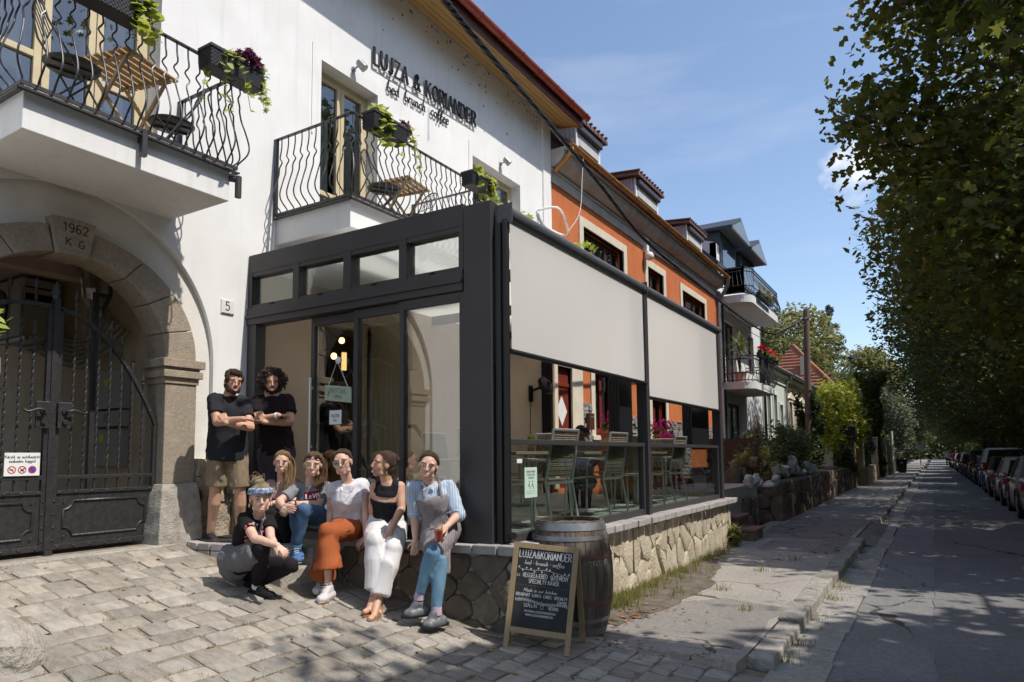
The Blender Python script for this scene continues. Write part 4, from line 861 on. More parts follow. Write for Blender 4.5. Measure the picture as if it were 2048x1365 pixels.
for i,y in enumerate((2.64,2.715,2.79)):
 c = (GX+.0345,y,1.525);X90 = Matrix.Rotation(math.pi/2,3,'Y')
 if i == 2: mb = MB();mb.lathe([(.0005,0),(.029,0)],24,(c[0]+.0004,c[1],c[2]),X=X90);mb.build('blue_disc',T['signblue'],t)
 mb = MB();mb.lathe([(.024,.0),(.031,.0),(.031,.0012),(.024,.0012),(.024,0)],24,c,X=X90);s_ = .019
 mb.bar((c[0]+.0008,y-s_,1.525+s_),(c[0]+.0008,y+s_,1.525-s_),.0008,.006,(1,0,0))
 if i == 2: mb.bar((c[0]+.0008,y-s_,1.525-s_),(c[0]+.0008,y+s_,1.525+s_),.0008,.006,(1,0,0))
 mb.build('red_ring',T['signred'],t)
 if i == 0: mb = MB();mb.box(c[0]+.0002,c[0]+.0006,y-.016,y+.014,1.521,1.529);mb.build('cigarette',T['ink'],t)
 if i == 1: mb = MB();mb.ell((c[0]+.0004,y,1.522),(.0004,.014,.008),10,6);mb.ell((c[0]+.0004,y+.013,1.534),(.0004,.006,.006),8,5);mb.box(c[0],c[0]+.0006,y-.012,y-.008,1.508,1.52);mb.box(c[0],c[0]+.0006,y+.006,y+.010,1.508,1.52);mb.build('dog',T['ink'],t)
# things seen behind the gate
t = thing('air_conditioner','beige outdoor air conditioning unit mounted high behind the gate','air conditioner',(-9.1,3.75,2.98))
T['beige'] = M('beige_casing',(.50,.45,.38),(.44,.40,.33),.5,scale=4)
mb = MB();mb.box(-9.6,-8.68,3.58,4.0,3.0,3.68);mb.build('casing',T['beige'],t,bevel=.02)
mb = MB();mb.lathe([(.02,0),(.25,0),(.25,.012)],32,(-9.25,3.572,3.34),X=Matrix.Rotation(math.pi/2,3,'X'));mb.build('fan_grille',T['black'],t)
mb = MB();mb.box(-8.79,-8.675,3.62,3.96,3.42,3.5);mb.box(-8.79,-8.675,3.62,3.96,3.56,3.58);mb.build('louvre',T['black'],t);mb = MB();mb.box(-9.6,-8.6,3.6,3.64,2.95,2.99);mb.box(-9.6,-8.6,3.94,3.98,2.95,2.99);mb.build('bracket',T['galv'],t)
t = thing('meter_cabinet','grey electric meter cabinet with yellow warning stickers on the passage wall','cabinet',(-7.55,4.0,1.55))
T['cabinet'] = M('cabinet_grey',(.30,.29,.27),None,.5)
for (z0,z1) in ((1.53,1.92),(1.95,2.12),(2.14,2.55)): mb = MB();mb.box(-7.85,-7.22,3.93,4.035,z0,z1);mb.build('door',T['cabinet'],t,bevel=.006)
T['sticker'] = M('sticker_yellow',(.75,.52,.02),None,.6)
mb = MB()
for (x,z) in ((-7.75,2.42),(-7.5,2.42),(-7.73,1.83),(-7.55,1.83),(-7.42,1.63)): mb.box(x-.04,x+.04,3.925,3.928,z-.035,z+.035)
mb.build('warning_sticker',T['sticker'],t)
mb = MB()
for x in (-7.72,-7.47): mb = MB();mb.box(x-.055,x+.055,3.924,3.93,2.0,2.09);mb.build('meter_window',T['redwood'],t)
t = thing('metal_duct','shiny ribbed metal duct bend under the arch by the gate stay','duct',(-7.2,3.6,3.15));mb = MB();mb.tube(smooth_path([(-7.2,3.55,3.55),(-7.15,3.56,3.36),(-7.2,3.6,3.25),(-7.4,3.8,3.2)],4),[.085+.006*(i%2) for i in range(13)],14);mb.build('pipe',T['steel'],t)
for y,lab in ((3.42,'black steel gate stay with a brace right of the gate post'),(2.38,'black steel gate stay with a brace at the far left behind the gate')):
 t = thing('gate_stay',lab,'post',(FX-.42,y,.8),'gate stays inside the arch');x = FX-.42
 mb = MB();mb.bar((x,y,.8),(x,y,3.2),.045,.045);mb.build('post',T['iron'],t)
 mb = MB();mb.bar((x,y,3.18),(x,y+.14,3.18),.04,.04);mb.bar((x,y+.13,3.18),(x,y+.02,2.95),.03,.03);mb.bar((x,y+.13,3.18),(x,y+.13,3.4),.03,.03);mb.build('brace',T['iron'],t)
t = thing('cable_bundle','loose bundle of cables and pipes along the passage wall','cables',(-8,3.9,2.9));mb = MB();r = rnd(3)
for i in range(7):
 z = 2.75+.05*i;mb.tube(smooth_path([(-7.2-.1*i,3.98,z+.2),(-7.7,3.96,z+r.uniform(-.05,.05)),(-8.3,3.97,z-.1),(-8.9,3.9,z+.1)],3),.018,6)
mb.build('cable',T['limestone'],t)
t = thing('intercom','small dark intercom box on the edge of the stone pier','intercom',(FX+.07,4.25,1.18));mb = MB();mb.box(FX+.03,FX+.075,4.19,4.26,1.18,1.29);mb.build('box',T['darkwood'],t,bevel=.006);mb = MB();mb.box(FX+.075,FX+.079,4.2,4.25,1.2,1.27);mb.build('face',T['black'],t)
# leafy shoots rising at the left edge, in a pale pot on an iron stand
t = thing('potted_climber','bright green shoots in a pale round pot on an iron stand at the left edge','plant',(-4.55,1.66,.42))
mb = MB();mb.tube([(-4.55,1.66,.42),(-4.55,1.66,2.0)],.012,8);mb.lathe([(.02,0),(.16,.0),(.16,.01)],16,(-4.55,1.66,2.0));mb.lathe([(.14,0),(.14,.012)],16,(-4.55,1.66,.42));mb.build('stand',T['iron'],t)
mb = MB();mb.lathe([(.05,2.01),(.10,2.03),(.125,2.10),(.12,2.18),(.105,2.22),(.11,2.24),(.09,2.24)],20,(-4.55,1.66,0));mb.build('pot',M('pale_glaze',(.38,.42,.45),None,.3),t,smooth=50)
vines(t,(-4.55,1.68,2.22),6,T['lime'],41,ln=.05,spread=.05,size=.07,shape=OVAL)
# ================================================================== STONEWORK
def P(px,py,d): return Vector((0,0,CAMZ))+d*(_f+(px-1024)/1370*_r-(py-799)/1370*_u)
def voronoi(seeds,y0,y1,z0,z1):
 out = []
 for i,s in enumerate(seeds):
  poly = [(y0,z0),(y1,z0),(y1,z1),(y0,z1)]
  for j,q in enumerate(seeds):
   if i == j: continue
   mx_,my_ = (s[0]+q[0])/2,(s[1]+q[1])/2;dx,dy = q[0]-s[0],q[1]-s[1];new = []
   if dx*dx+dy*dy > 1.4: continue
   for k in range(len(poly)):
    a,b = poly[k],poly[(k+1) % len(poly)]
    da = (a[0]-mx_)*dx+(a[1]-my_)*dy;db = (b[0]-mx_)*dx+(b[1]-my_)*dy
    if da <= 0: new.append(a)
    if da*db < 0: t = da/(da-db);new.append((a[0]+(b[0]-a[0])*t,a[1]+(b[1]-a[1])*t))
   poly = new
   if not poly: break
  if len(poly) > 2: out.append(poly)
 return out
def stone_face(parent,polys,org,ua,ub,nn,mat,seed,gap=.010,dep=.05,name='stone',rough=.012,prouds=(.0,.03)):
 """polygons in (a,b) wall coordinates become chamfered stones proud of the mortar"""
 rr = rnd(seed);org = Vector(org);ua = Vector(ua);ub = Vector(ub);nn = Vector(nn);N_ = 0
 for poly in polys:
  c = (sum(p[0] for p in poly)/len(poly),sum(p[1] for p in poly)/len(poly));pr = rr.uniform(*prouds)
  # cut the corners, then shrink
  cc = []
  for i,p in enumerate(poly):
   a,b = poly[i-1],poly[(i+1) % len(poly)];t = rr.uniform(.12,.3)
   cc += [(p[0]+(a[0]-p[0])*t,p[1]+(a[1]-p[1])*t),(p[0]+(b[0]-p[0])*t,p[1]+(b[1]-p[1])*t)]
  def ring(shr,h):
   o = []
   for p in cc:
    d = math.hypot(p[0]-c[0],p[1]-c[1])+1e-6;k = max(.2,1-shr/d);q = (c[0]+(p[0]-c[0])*k,c[1]+(p[1]-c[1])*k)
    o.append(org+ua*(q[0]+rr.uniform(-rough,rough)*.5)+ub*(q[1]+rr.uniform(-rough,rough)*.5)+nn*(h+rr.uniform(-rough,rough)*.4))
   return o
  n = len(cc);vs = ring(gap,-.03)+ring(gap,pr*.5+.006)+ring(gap+.012,pr+.014)+ring(gap+.045,pr+.018+rr.uniform(-.006,.008))+[org+ua*c[0]+ub*c[1]+nn*(pr+.018+rr.uniform(-.008,.010))]
  fs = []
  for k in range(3): fs += [(k*n+i,k*n+(i+1)%n,(k+1)*n+(i+1)%n,(k+1)*n+i) for i in range(n)]
  fs += [(3*n+i,3*n+(i+1)%n,4*n) for i in range(n)]
  mb = MB();mb.add(vs,fs);mb.build(name,mat,parent,smooth=35);N_ += 1
 return N_
def seeds(seed,y0,y1,z0,z1,sy,sz,jit=.32):
 rr = rnd(seed);out = [];ny = max(1,round((y1-y0)/sy));nz = max(1,round((z1-z0)/sz))
 for j in range(nz):
  for i in range(ny): out.append((y0+(y1-y0)*(i+.5+(.25 if j%2 else -.25)+rr.uniform(-jit,jit))/ny,z0+(z1-z0)*(j+.5+rr.uniform(-jit,jit))/nz))
 return out
T['sandst'] = M('ochre_sandstone',(.50,.435,.33),(.40,.335,.24),.9,scale=7,bump=.9,bscale=32,rand=.12,c3=(.56,.52,.44),s3=4,w3=.6)
T['darkst'] = M('dark_fieldstone',(.20,.16,.12),(.12,.095,.07),.9,scale=8,bump=1.0,bscale=30,rand=.3,c3=(.19,.165,.13),s3=4)
T['mortar'] = M('mortar',(.46,.42,.35),(.36,.325,.265),.95,scale=12,bump=.8,bscale=50)
T['mortard'] = M('dark_mortar',(.09,.075,.058),(.06,.05,.04),.95,scale=12,bump=.8,bscale=50)
T['cap'] = M('cap_paver',(.40,.375,.355),(.33,.305,.285),.85,scale=12,bump=.35,bscale=90,rand=.13)
# ================================================================== TERRACE
FZ = .90
terr = thing('terrace','stone walled terrace base with pale paver coping carrying the glass room','terrace',(-4.6,7,.1))
mb = MB();mb.box(-6.34,-2.99,4.80,11.75,-.1,.80);mb.add([(-3.0,4.8,-.1),(-4.75,4.64,.2),(-4.75,5.0,.2),(-3.0,5,-.1),(-3.0,4.8,.8),(-4.75,4.64,.8),(-4.75,5.0,.8),(-3.0,5,.8)],[(0,1,5,4),(1,2,6,5),(4,5,6,7)]);mb.build('core',T['mortar'],terr)
mb = MB();mb.box(-6.34,-3.1,4.86,11.5,.80,FZ);mb.build('floor',M('pale_green_decking',(.40,.41,.37),(.33,.345,.305),.6,scale=3,stretch=(14,1,1)),terr)
stone_face(terr,voronoi(seeds(3,4.82,11.75,.02,.80,.25,.37,.42),4.80,11.75,.0,.80),(-2.985,0,0),(0,1,0),(0,0,1),(1,0,0),T['sandst'],5,gap=.003,rough=.02,prouds=(0,.022))
uf = Vector((-1.75,-.16,0)).normalized();nf = Vector((uf.y,-uf.x,0));nf = nf if nf.y < 0 else -nf
stone_face(terr,voronoi(seeds(7,0,1.76,.08,.78,.30,.17,.16),0,1.76,.05,.79),(-2.98,4.795,0),uf,(0,0,1),nf,T['darkst'],9,gap=.001,rough=.012,prouds=(0,.02))
stone_face(terr,voronoi(seeds(8,11.75-11.75,1.2,0,.79,.3,.25),0,1.2,.0,.79),(-2.99,11.75,0),(-1,0,0),(0,0,1),(0,1,0),T['sandst'],10)
r = rnd(17);y = 4.72
while y < 11.8:
 l = r.uniform(.205,.225);mb = MB();j = r.uniform(-.008,.008);mb.box(-3.06+j,-2.85+j,y+.004,y+l-.004,.80,.875+r.uniform(-.004,.004));mb.build('coping_paver',T['cap'],terr,bevel=.008);y += l
q = 0.0
while q < 1.74:
 l = r.uniform(.17,.24);a = Vector((-3.07,4.80,0))+uf*(q+.004);b = Vector((-3.07,4.80,0))+uf*(q+l-.004);mb = MB()
 p = [a+nf*.085,b+nf*.085,b-nf*.12,a-nf*.12];mb.prism([(v.x,v.y) for v in p],.80,.875+r.uniform(-.004,.004),'z');mb.build('coping_paver',T['cap'],terr,bevel=.008);q += l
# entrance steps left of the seats
st = thing('entrance_steps','worn stone steps with brick edging and a dark door mat beside the glass room','steps',(-5.4,4.4,.5))
T['stepst'] = M('step_stone',(.40,.37,.32),(.32,.29,.245),.9,scale=8,bump=.6,bscale=45,rand=.1)
def slab(name,poly,z0,z1,mat,par,bev=.015,cuts=0):
 mb = MB();mb.prism(poly,z0,z1,'z');o = mb.build(name,mat,par,bevel=bev);return o
slab('step',[(-4.76,4.62),(-4.79,4.02),(-5.15,3.99),(-5.2,4.62)],.4,.645,T['stepst'],st);slab('step',[(-5.21,4.62),(-5.16,3.985),(-5.62,4.0),(-5.62,4.62)],.4,.66,T['stepst'],st)
slab('step',[(-4.80,4.80),(-4.80,4.36),(-5.55,4.34),(-5.60,4.80)],.4,.80,T['stepst'],st)
slab('landing',[(-5.61,4.79),(-5.66,4.20),(-6.0,4.12),(-6.32,4.2),(-6.32,4.79)],.55,.80,T['stepst'],st)
edge = [(-6.3,4.15),(-6.14,4.075),(-5.98,4.05),(-5.82,4.07),(-5.67,4.115),(-5.53,4.18)]
for z0,z1 in ((.745,.81),(.68,.74)):
 for a,b in zip(edge[:-1],edge[1:]):
  d = Vector((b[0]-a[0],b[1]-a[1],0));n_ = Vector((d.y,-d.x,0)).normalized();n_ = n_ if n_.y < 0 else -n_;k = d.normalized()*.005
  p = [Vector((*a,0))+n_*.03+k,Vector((*b,0))+n_*.03-k,Vector((*b,0))-n_*.07-k,Vector((*a,0))-n_*.07+k];mb = MB();mb.prism([(v.x,v.y) for v in p],z0,z1,'z');mb.build('brick',T['cap'],st,bevel=.008)
t = thing('door_mat','dark ribbed door mat on the step under the standing man in shorts','mat',(-5.95,4.45,.80));mb = MB();mb.prism([(-5.63,4.75),(-5.68,4.26),(-5.98,4.13),(-6.24,4.18),(-6.28,4.75)],.801,.818,'z');mb.build('mat',M('rubber_mat',(.03,.03,.032),(.05,.05,.05),.9,scale=120,bump=1,bscale=150),t)
# ================================================================== GLASS ROOM
gr = thing('glass_terrace_room','anthracite glass room with sliding doors, transom windows and pale sun screens','conservatory',(-4.7,8,.88))
AN = T['anthra']
def fbox(name,*a,mat=None,par=None,bev=.004): mb = MB();mb.box(*a);return mb.build(name,mat or AN,par or gr,bevel=bev)
fbox('header',-6.345,-3.44,4.80,4.93,3.63,3.83);fbox('corner_post',-3.43,-3.145,4.79,4.90,.876,3.80);fbox('wall_post',-6.345,-6.20,4.80,4.93,.81,3.05)
fbox('transom_rail',-6.345,-3.44,4.785,4.94,3.05,3.235);fbox('transom_drip',-6.345,-3.44,4.765,4.786,3.12,3.15)
mb = MB()
for a,b in ((-6.345,-6.285),(-5.63,-5.54),(-4.90,-4.80),(-4.18,-4.09)): mb.box(a,b,4.80,4.93,3.235,3.63)
mb.box(-3.49,-3.44,4.80,4.93,3.235,3.63);mb.box(-6.345,-3.44,4.805,4.925,3.235,3.27);mb.box(-6.345,-3.44,4.805,4.925,3.585,3.63)
mb.build('transom_frame',AN,gr)
for i,(a,b) in enumerate(((-6.285,-5.63),(-5.54,-4.90),(-4.80,-4.18),(-4.09,-3.49))):
 mb = MB();mb.box(a-.003,b+.003,4.855,4.861,3.265,3.59);mb.build('transom_pane',T['glass'],gr)
 mb = MB();mb.box((a+b)/2-.03,(a+b)/2+.03,4.785,4.80,3.245,3.258);mb.build('catch',T['black'],gr)
def door(name,x0,x1,y,lab=None,z0=.90,z1=3.04,s=.055):
 mb = MB();mb.box(x0,x0+s,y-.02,y+.025,z0,z1);mb.box(x1-s,x1,y-.02,y+.025,z0,z1);mb.box(x0+s,x1-s,y-.02,y+.025,z1-.085,z1);mb.box(x0+s,x1-s,y-.02,y+.025,z0,z0+.09);d = mb.build(name,AN,gr,bevel=.004)
 mb = MB();mb.box(x0+s-.003,x1-s+.003,y,y+.006,z0+.08,z1-.08);mb.build('pane',T['doorglass'],d);return d
T['doorglass'] = glassmat('door_glass',(.84,.85,.83),1.8,1.6,.07)
dA = door('sliding_door',-5.43,-4.75,4.90);door('sliding_door',-4.79,-4.13,4.86);door('sliding_door',-4.17,-3.43,4.82)
mb = MB();mb.tube([(-5.40,4.85,1.62),(-5.40,4.85,2.42)],.017,10);mb.box(-5.415,-5.385,4.85,4.88,1.7,1.73);mb.box(-5.415,-5.385,4.85,4.88,2.3,2.33);mb.build('pull_handle',T['steel'],dA,smooth=40)
fbox('door_track',-6.2,-3.43,4.80,4.95,.876,.905)
# roof with beams
mb = MB();mb.box(-6.345,-3.05,4.94,11.52,3.70,3.76);mb.build('roof',leafmat('translucent_roof',(.80,.79,.77),(.80,.79,.77),.55,rough=.5),gr)
for y in (6.5,8.08,9.8): fbox('roof_beam',-6.34,-3.15,y-.05,y+.05,3.58,3.70)
fbox('end_beam',-6.34,-3.12,11.42,11.52,3.5,3.76);fbox('eaves_beam',-3.16,-3.06,4.99,11.42,3.60,3.76);fbox('end_post',-6.34,-6.16,11.40,11.52,.9,3.5,mat=T['black'])
for y0,y1 in ((8.03,8.13),(11.40,11.52)): fbox('side_post',-3.12,-2.985,y0,y1,.876,3.60)
mb = MB();mb.tube([(-3.035,4.855,.90),(-3.035,4.855,3.62)],.032,12);mb.tube([(-3.035,4.855,.95),(-2.96,4.83,.95)],.03,12);mb.build('guide_post',T['black'],gr,smooth=40)
fbox('edge_post',-3.13,-3.07,4.83,4.90,.876,3.60,mat=T['black'])
# awning boxes, screens
for i,(y0,y1,zb,zt) in enumerate(((4.86,8.075,2.47,3.62),(8.085,11.54,2.30,3.60))):
 mb = MB();pr = [(-3.05+.085*math.cos(a),3.675+.075*math.sin(a)) for a in [i_*2*math.pi/16 for i_ in range(16)]];mb.prism([(x,z) for x,z in pr],y0,y1,'y');mb.box(-3.13,-2.965,y0-.015,y0,3.59,3.76);bx = mb.build('screen_box',T['boxgrey'] if 'boxgrey' in T else T.setdefault('boxgrey',M('dull_grey_aluminium',(.06,.062,.066),(.085,.087,.09),.42,scale=40,stretch=(1,.2,1),spec=.5)),gr,smooth=40)
 mb = MB();n = 24;vs = [];fs = [];m = 10
 a0,a1 = (4.885,8.02) if i == 0 else (8.14,11.40)
 for k in range(n+1):
  for q in range(m+1):
   t_ = q/m;y = a0+(a1-a0)*k/n;z = zt-(zt-zb-.03)*t_;vs.append((-3.01+.012*math.sin(k*.26+t_*2.2)*t_+.008*math.sin(k*.7)*t_,y,z))
 for k in range(n):
  for q in range(m): fs.append((k*(m+1)+q,k*(m+1)+q+1,(k+1)*(m+1)+q+1,(k+1)*(m+1)+q))
 mb.add(vs,fs);sc = mb.build('sun_screen',T['blindf'] if 'blindf' in T else T.setdefault('blindf',leafmat('screen_fabric',(.72,.705,.68),(.72,.705,.68),.30,rough=.9,spec=.1)),gr,smooth=80)
 mb = MB();mb.tube([(-3.0,a0-.02,zb+.012),(-3.0,a1+.02,zb+.012)],.024,8);mb.build('hem_bar',T['black'],sc)
# balustrades
for a,b in ((4.90,8.03),(8.13,11.40)):
 fbox('bottom_rail',-3.10,-3.03,a,b,.876,.945);fbox('top_rail',-3.105,-3.025,a,b,1.70,1.745);fbox('balustrade_post',-3.10,-3.03,b-.05,b,.945,1.70,bev=.003)
 mb = MB();mb.box(-3.07,-3.062,a,b-.05,.94,1.705);mb.build('balustrade_pane',T['sideglass'],gr)
# folded sashes stacked beside the posts
for a,b in ((7.60,8.0),(10.45,11.38)):
 mb = MB()
 for i in range(4): mb.box(-3.20-.05*i,-3.17-.05*i,a+.03*i,b,1.75,3.58)
 mb.build('folded_sash',T['black'],gr)  # solid black sheets also stand for the dark open gaps between frames
# handrails at the inner stairs
for i,(y,xa,lab) in enumerate(((5.62,-5.9,'black handrail seen in the open doorway behind the curly haired man'),(6.95,-5.5,'black handrail seen through the right sliding doors'))):
 t = thing('handrail',lab,'handrail',(-6,y,.9),'handrails inside the glass room')
 mb = MB();mb.tube(smooth_path([(-6.2,y,1.98),(-5.82,y,2.0),(-5.72,y,1.95),(-5.3,y,1.45),(-5.2,y,1.35)],3),.026,8);mb.build('rail',T['black'],t,smooth=40);mb = MB();mb.tube([(-6.05,y,.9),(-6.05,y,1.98)],.018,8);mb.tube([(-5.22,y,.9),(-5.22,y,1.38)],.018,8);mb.build('post',T['black'],t)
# hanging sign on the glass door
hs = thing('welcome_sign','pale green sign hung by a cord on the sliding door','sign',(-4.98,4.82,2.1));mb = MB();X_ = Matrix.Rotation(-.05,3,'Y')
T['signgreen'] = M('sage_board',(.36,.44,.34),(.32,.40,.31),.7,scale=8)
mb.prism([(-5.17,2.175),(-4.80,2.13),(-4.805,2.285),(-5.165,2.33)],4.83,4.838,'y');mb.build('board',T['signgreen'],hs,bevel=.002)
mb = MB();mb.tube([(-5.12,4.834,2.32),(-5.0,4.834,2.56),(-4.85,4.834,2.285)],.004,5);mb.build('cord',T['paper'],hs);mb = MB();mb.lathe([(.001,0),(.035,0),(.035,.02),(.001,.025)],16,(-5.0,4.862,2.565),X=Matrix.Rotation(math.pi/2,3,'X'));mb.build('suction_cup',T['paper'],hs)
mb = MB();NEG = Vector((0,-1,0));ux = Vector((1,0,-.11));write(mb,'NYITVA',(-4.985,4.8295,2.235),ux,ZV,NEG,.045,.006,.0006,gap=.25,center=True);write(mb,'OPEN',(-4.985,4.8295,2.185),ux,ZV,NEG,.028,.004,.0006,gap=.25,center=True)
for k in range(6): a = k*1.05;mb.bar((-5.115,4.829,2.235),(-5.115+.025*math.cos(a),4.829,2.235+.04*math.sin(a)+.01),.001,.004,(0,1,0))
mb.build('lettering',M('sign_ink',(.10,.14,.09),None,.7),hs)
t = thing('opening_notice','small square paper notice under the hanging sign on the door','notice',(-5.03,4.85,1.93));mb = MB();mb.box(-5.12,-4.955,4.852,4.856,1.93,2.07);mb.build('sheet',T['paper'],t);mb = MB();write(mb,'HÚZNI'.replace('Ú','U'),(-5.04,4.8515,2.0),Vector((1,0,0)),ZV,NEG,.03,.004,.0006,center=True);write(mb,'PULL',(-5.04,4.8515,1.96),Vector((1,0,0)),ZV,NEG,.018,.003,.0006,center=True);mb.build('text',T['ink'],t)
t = thing('glass_notice','mint coloured notice stuck on the lower glass by the corner post','notice',(-3.05,5.3,1.18));mb = MB();mb.box(-3.060,-3.056,5.17,5.39,1.235,1.50);mb.build('sheet',T['mint'],t)
mb = MB()
for i,s_ in enumerate(('KEDVES VENDEG','LEPCSO A BAL','OLDALON')): write(mb,s_,(-3.0555,5.28,1.455-.027*i),YV,ZV,XV,.015,.0022,.0004,center=True)
for k,y in enumerate((5.25,5.31)): mb.tube([(-3.0555,y-.02,1.33),(-3.0555,y-.005,1.36),(-3.0555,y+.01,1.33),(-3.0555,y+.018,1.31)],.003,4);mb.ell((-3.0555,y,1.375),(.001,.007,.008),8,5)
for k in range(2): mb.box(-3.0560,-3.0552,5.2,5.36,1.29-.02*k,1.292-.02*k)
mb.build('text',T['ink'],t)
t = thing('glass_label','small white label on the glass beside the corner post','label',(-3.055,5.08,1.55));mb = MB();mb.box(-3.060,-3.056,5.045,5.13,1.54,1.575);mb.build('sheet',T['paper'],t)
# ---- furniture on the terrace
T['wicker'] = M('grey_wicker',(.33,.275,.21),(.20,.165,.125),.7,scale=90,isl=.25)
T['alu'] = M('brushed_aluminium',(.55,.55,.52),None,.38,metal=.85)
def wicker_chair(label,loc,rz,group='wicker chairs in the glass room'):
 t = thing('wicker_chair',label,'chair',loc,group,rz,local=True)
 mb = MB();n = 15
 for i in range(n):
  x = -.20+.40*i/(n-1);y = x
  mb.bar((-.22,y,.50),(-.30,y*.96,.94),.021,.006);
 for i in range(22):
  f = i/21;z = .50+.44*f;xx = -.218-.082*(f**1.1);mb.bar((xx-.004*(i%2),-.225+.02*f,z),(xx-.004*(i%2),.225-.02*f,z),.006,.0165,(1,0,0))
 mb.build('backrest',T['wicker'],t,local=True)
 mb = MB()
 for i in range(20): x = -.22+.44*i/19;mb.bar((x,-.23,.445+.003*(i%2)),(x,.23,.445+.003*(i%2)),.018,.007)
 for i in range(12): y = -.22+.44*i/11;mb.bar((-.23,y,.449),(.23,y,.449),.010,.007)
 mb.build('seat',T['wicker'],t,local=True)
 for s in (-1,1):
  mb = MB();mb.tube(smooth_path([(.27,s*.26,.0),(.25,s*.255,.45),(.24,s*.255,.60),(.20,s*.255,.655),(.08,s*.255,.67),(-.24,s*.245,.655)],3),.0135,8);mb.build('arm',T['alu'],t,local=True,smooth=50)
  mb = MB();mb.tube([(-.30,s*.235,.0),(-.215,s*.24,.44),(-.31,s*.225,.95)],.0135,8);mb.build('leg',T['alu'],t,local=True,smooth=50)
 for q in ((.25,.25,.435,.012),(-.22,.24,.435,.012),(-.31,.225,.95,.0135)): mb = MB();mb.tube([(q[0],-q[1],q[2]),(q[0],q[1],q[2])],q[3],8);mb.build('frame_rail',T['alu'],t,local=True,smooth=50)
 return t
def cafe_table(label,loc,s=.7):
 t = thing('cafe_table',label,'table',loc,'square cafe tables in the glass room',0,local=True)
 mb = MB();mb.box(-s/2,s/2,-s/2,s/2,.715,.745);mb.build('tabletop',M('table_laminate',(.30,.23,.16),(.22,.16,.11),.4,scale=3,stretch=(1,12,1)) if 'lam' not in T else T['lam'],t,local=True,bevel=.004)
 mb = MB();mb.tube([(0,0,.03),(0,0,.715)],.03,10);mb.build('pedestal',T['alu'],t,local=True,smooth=50);mb = MB();mb.bar((-.28,0,.02),(.28,0,.02),.06,.025);mb.bar((0,-.28,.02),(0,.28,.02),.06,.025);mb.build('base',T['alu'],t,local=True);return t
cafe_table('cafe table in the glass room nearest the corner post',(-3.75,5.95,FZ));cafe_table('cafe table in the glass room before the middle post',(-3.75,7.45,FZ));cafe_table('cafe table in the far bay of the glass room',(-3.75,9.6,FZ));cafe_table('cafe table with the reading man behind it',(-4.95,8.4,FZ))
for lab,x,y,rz in (('wicker chair right behind the mint notice, back to the glass',-3.45,5.30,1.75),('wicker chair behind the notice, turned with its tall back to the street',-3.36,6.0,3.05),('wicker chair in the first glass bay with bright arm beside the middle',-3.75,6.68,-1.6),('wicker chair in the first glass bay left of the middle post',-3.38,7.35,3.1),('wicker chair deep in the first bay facing the yard',-4.3,5.9,0.1),
 ('wicker chair in the far bay just right of the middle post',-3.4,8.75,1.6),('wicker chair in the centre of the far glass bay',-3.38,9.6,3.1),('wicker chair in the far glass bay by the end post',-3.75,10.4,-1.6),('wicker chair in the far bay facing the street',-4.35,9.6,.1),('wicker chair under the reading man',-5.45,8.4,.0)):
 wicker_chair(lab,(x,y,FZ),rz)
# drinks and blossoms on the tables
t = thing('potted_plant','dark arching palm plant in the shaded corner behind the first screen','plant',(-5.75,8.6,FZ));mb = MB();mb.lathe([(.001,0),(.13,0),(.17,.3),(.16,.3)],18,(-5.75,8.6,FZ));mb.build('pot',T['boxplastic'],t,smooth=40)
rr = rnd(8);mb = MB()
for i in range(34):
 a = rr.uniform(0,6.28);ln = rr.uniform(.45,.8);b = Vector((-5.75,8.6,FZ+.3+rr.uniform(0,.55)));pts = []
 for k in range(7): q = k/6;pts.append(b+Vector((math.cos(a)*ln*q*.75,math.sin(a)*ln*q*.75,ln*(q*.75-q*q*.95))))
 for k in range(6):
  w0,w1 = .022*(1-abs(k/6-.3)),.022*(1-abs((k+1)/6-.3));sd = Vector((-math.sin(a),math.cos(a),0));
  if k == 5: w1 = .002
  mb.quad(pts[k]-sd*w0,pts[k]+sd*w0,pts[k+1]+sd*w1,pts[k+1]-sd*w1)
mb.tube([(-5.75,8.6,FZ+.25),(-5.75,8.6,FZ+.9)],.02,6);mb.build('fronds',leafmat('palm_leaf',(.03,.055,.02),(.05,.08,.03),.3),t)
t = thing('wall_fan','black fan on a bracket high on the cream wall inside the glass room','fan',(-6.2,10.95,2.75))
mb = MB();mb.box(-6.35,-6.30,10.9,11.0,2.6,2.9);mb.bar((-6.3,10.95,2.8),(-6.08,10.95,2.86),.04,.04);mb.tube([(-6.32,10.95,2.6),(-6.33,10.93,2.0),(-6.33,10.97,1.4),(-6.33,10.94,.95)],.006,5);mb.build('bracket',T['black'],t)
mb = MB();Rm = Matrix.Rotation(1.1,3,'Y');mb.lathe([(.05,-.08),(.17,-.03),(.17,.05),(.05,.09)],18,(-6.02,10.95,2.88),X=Rm);mb.build('cage',T['black'],t);mb = MB();mb.ell((-6.08,10.95,2.86),(.07,.06,.06),10,8);mb.build('motor',T['black'],t)
T['terra'] = M('terracotta',(.42,.22,.11),(.36,.18,.09),.85,scale=6,bump=.3,bscale=60,c3=(.52,.36,.24),s3=3)
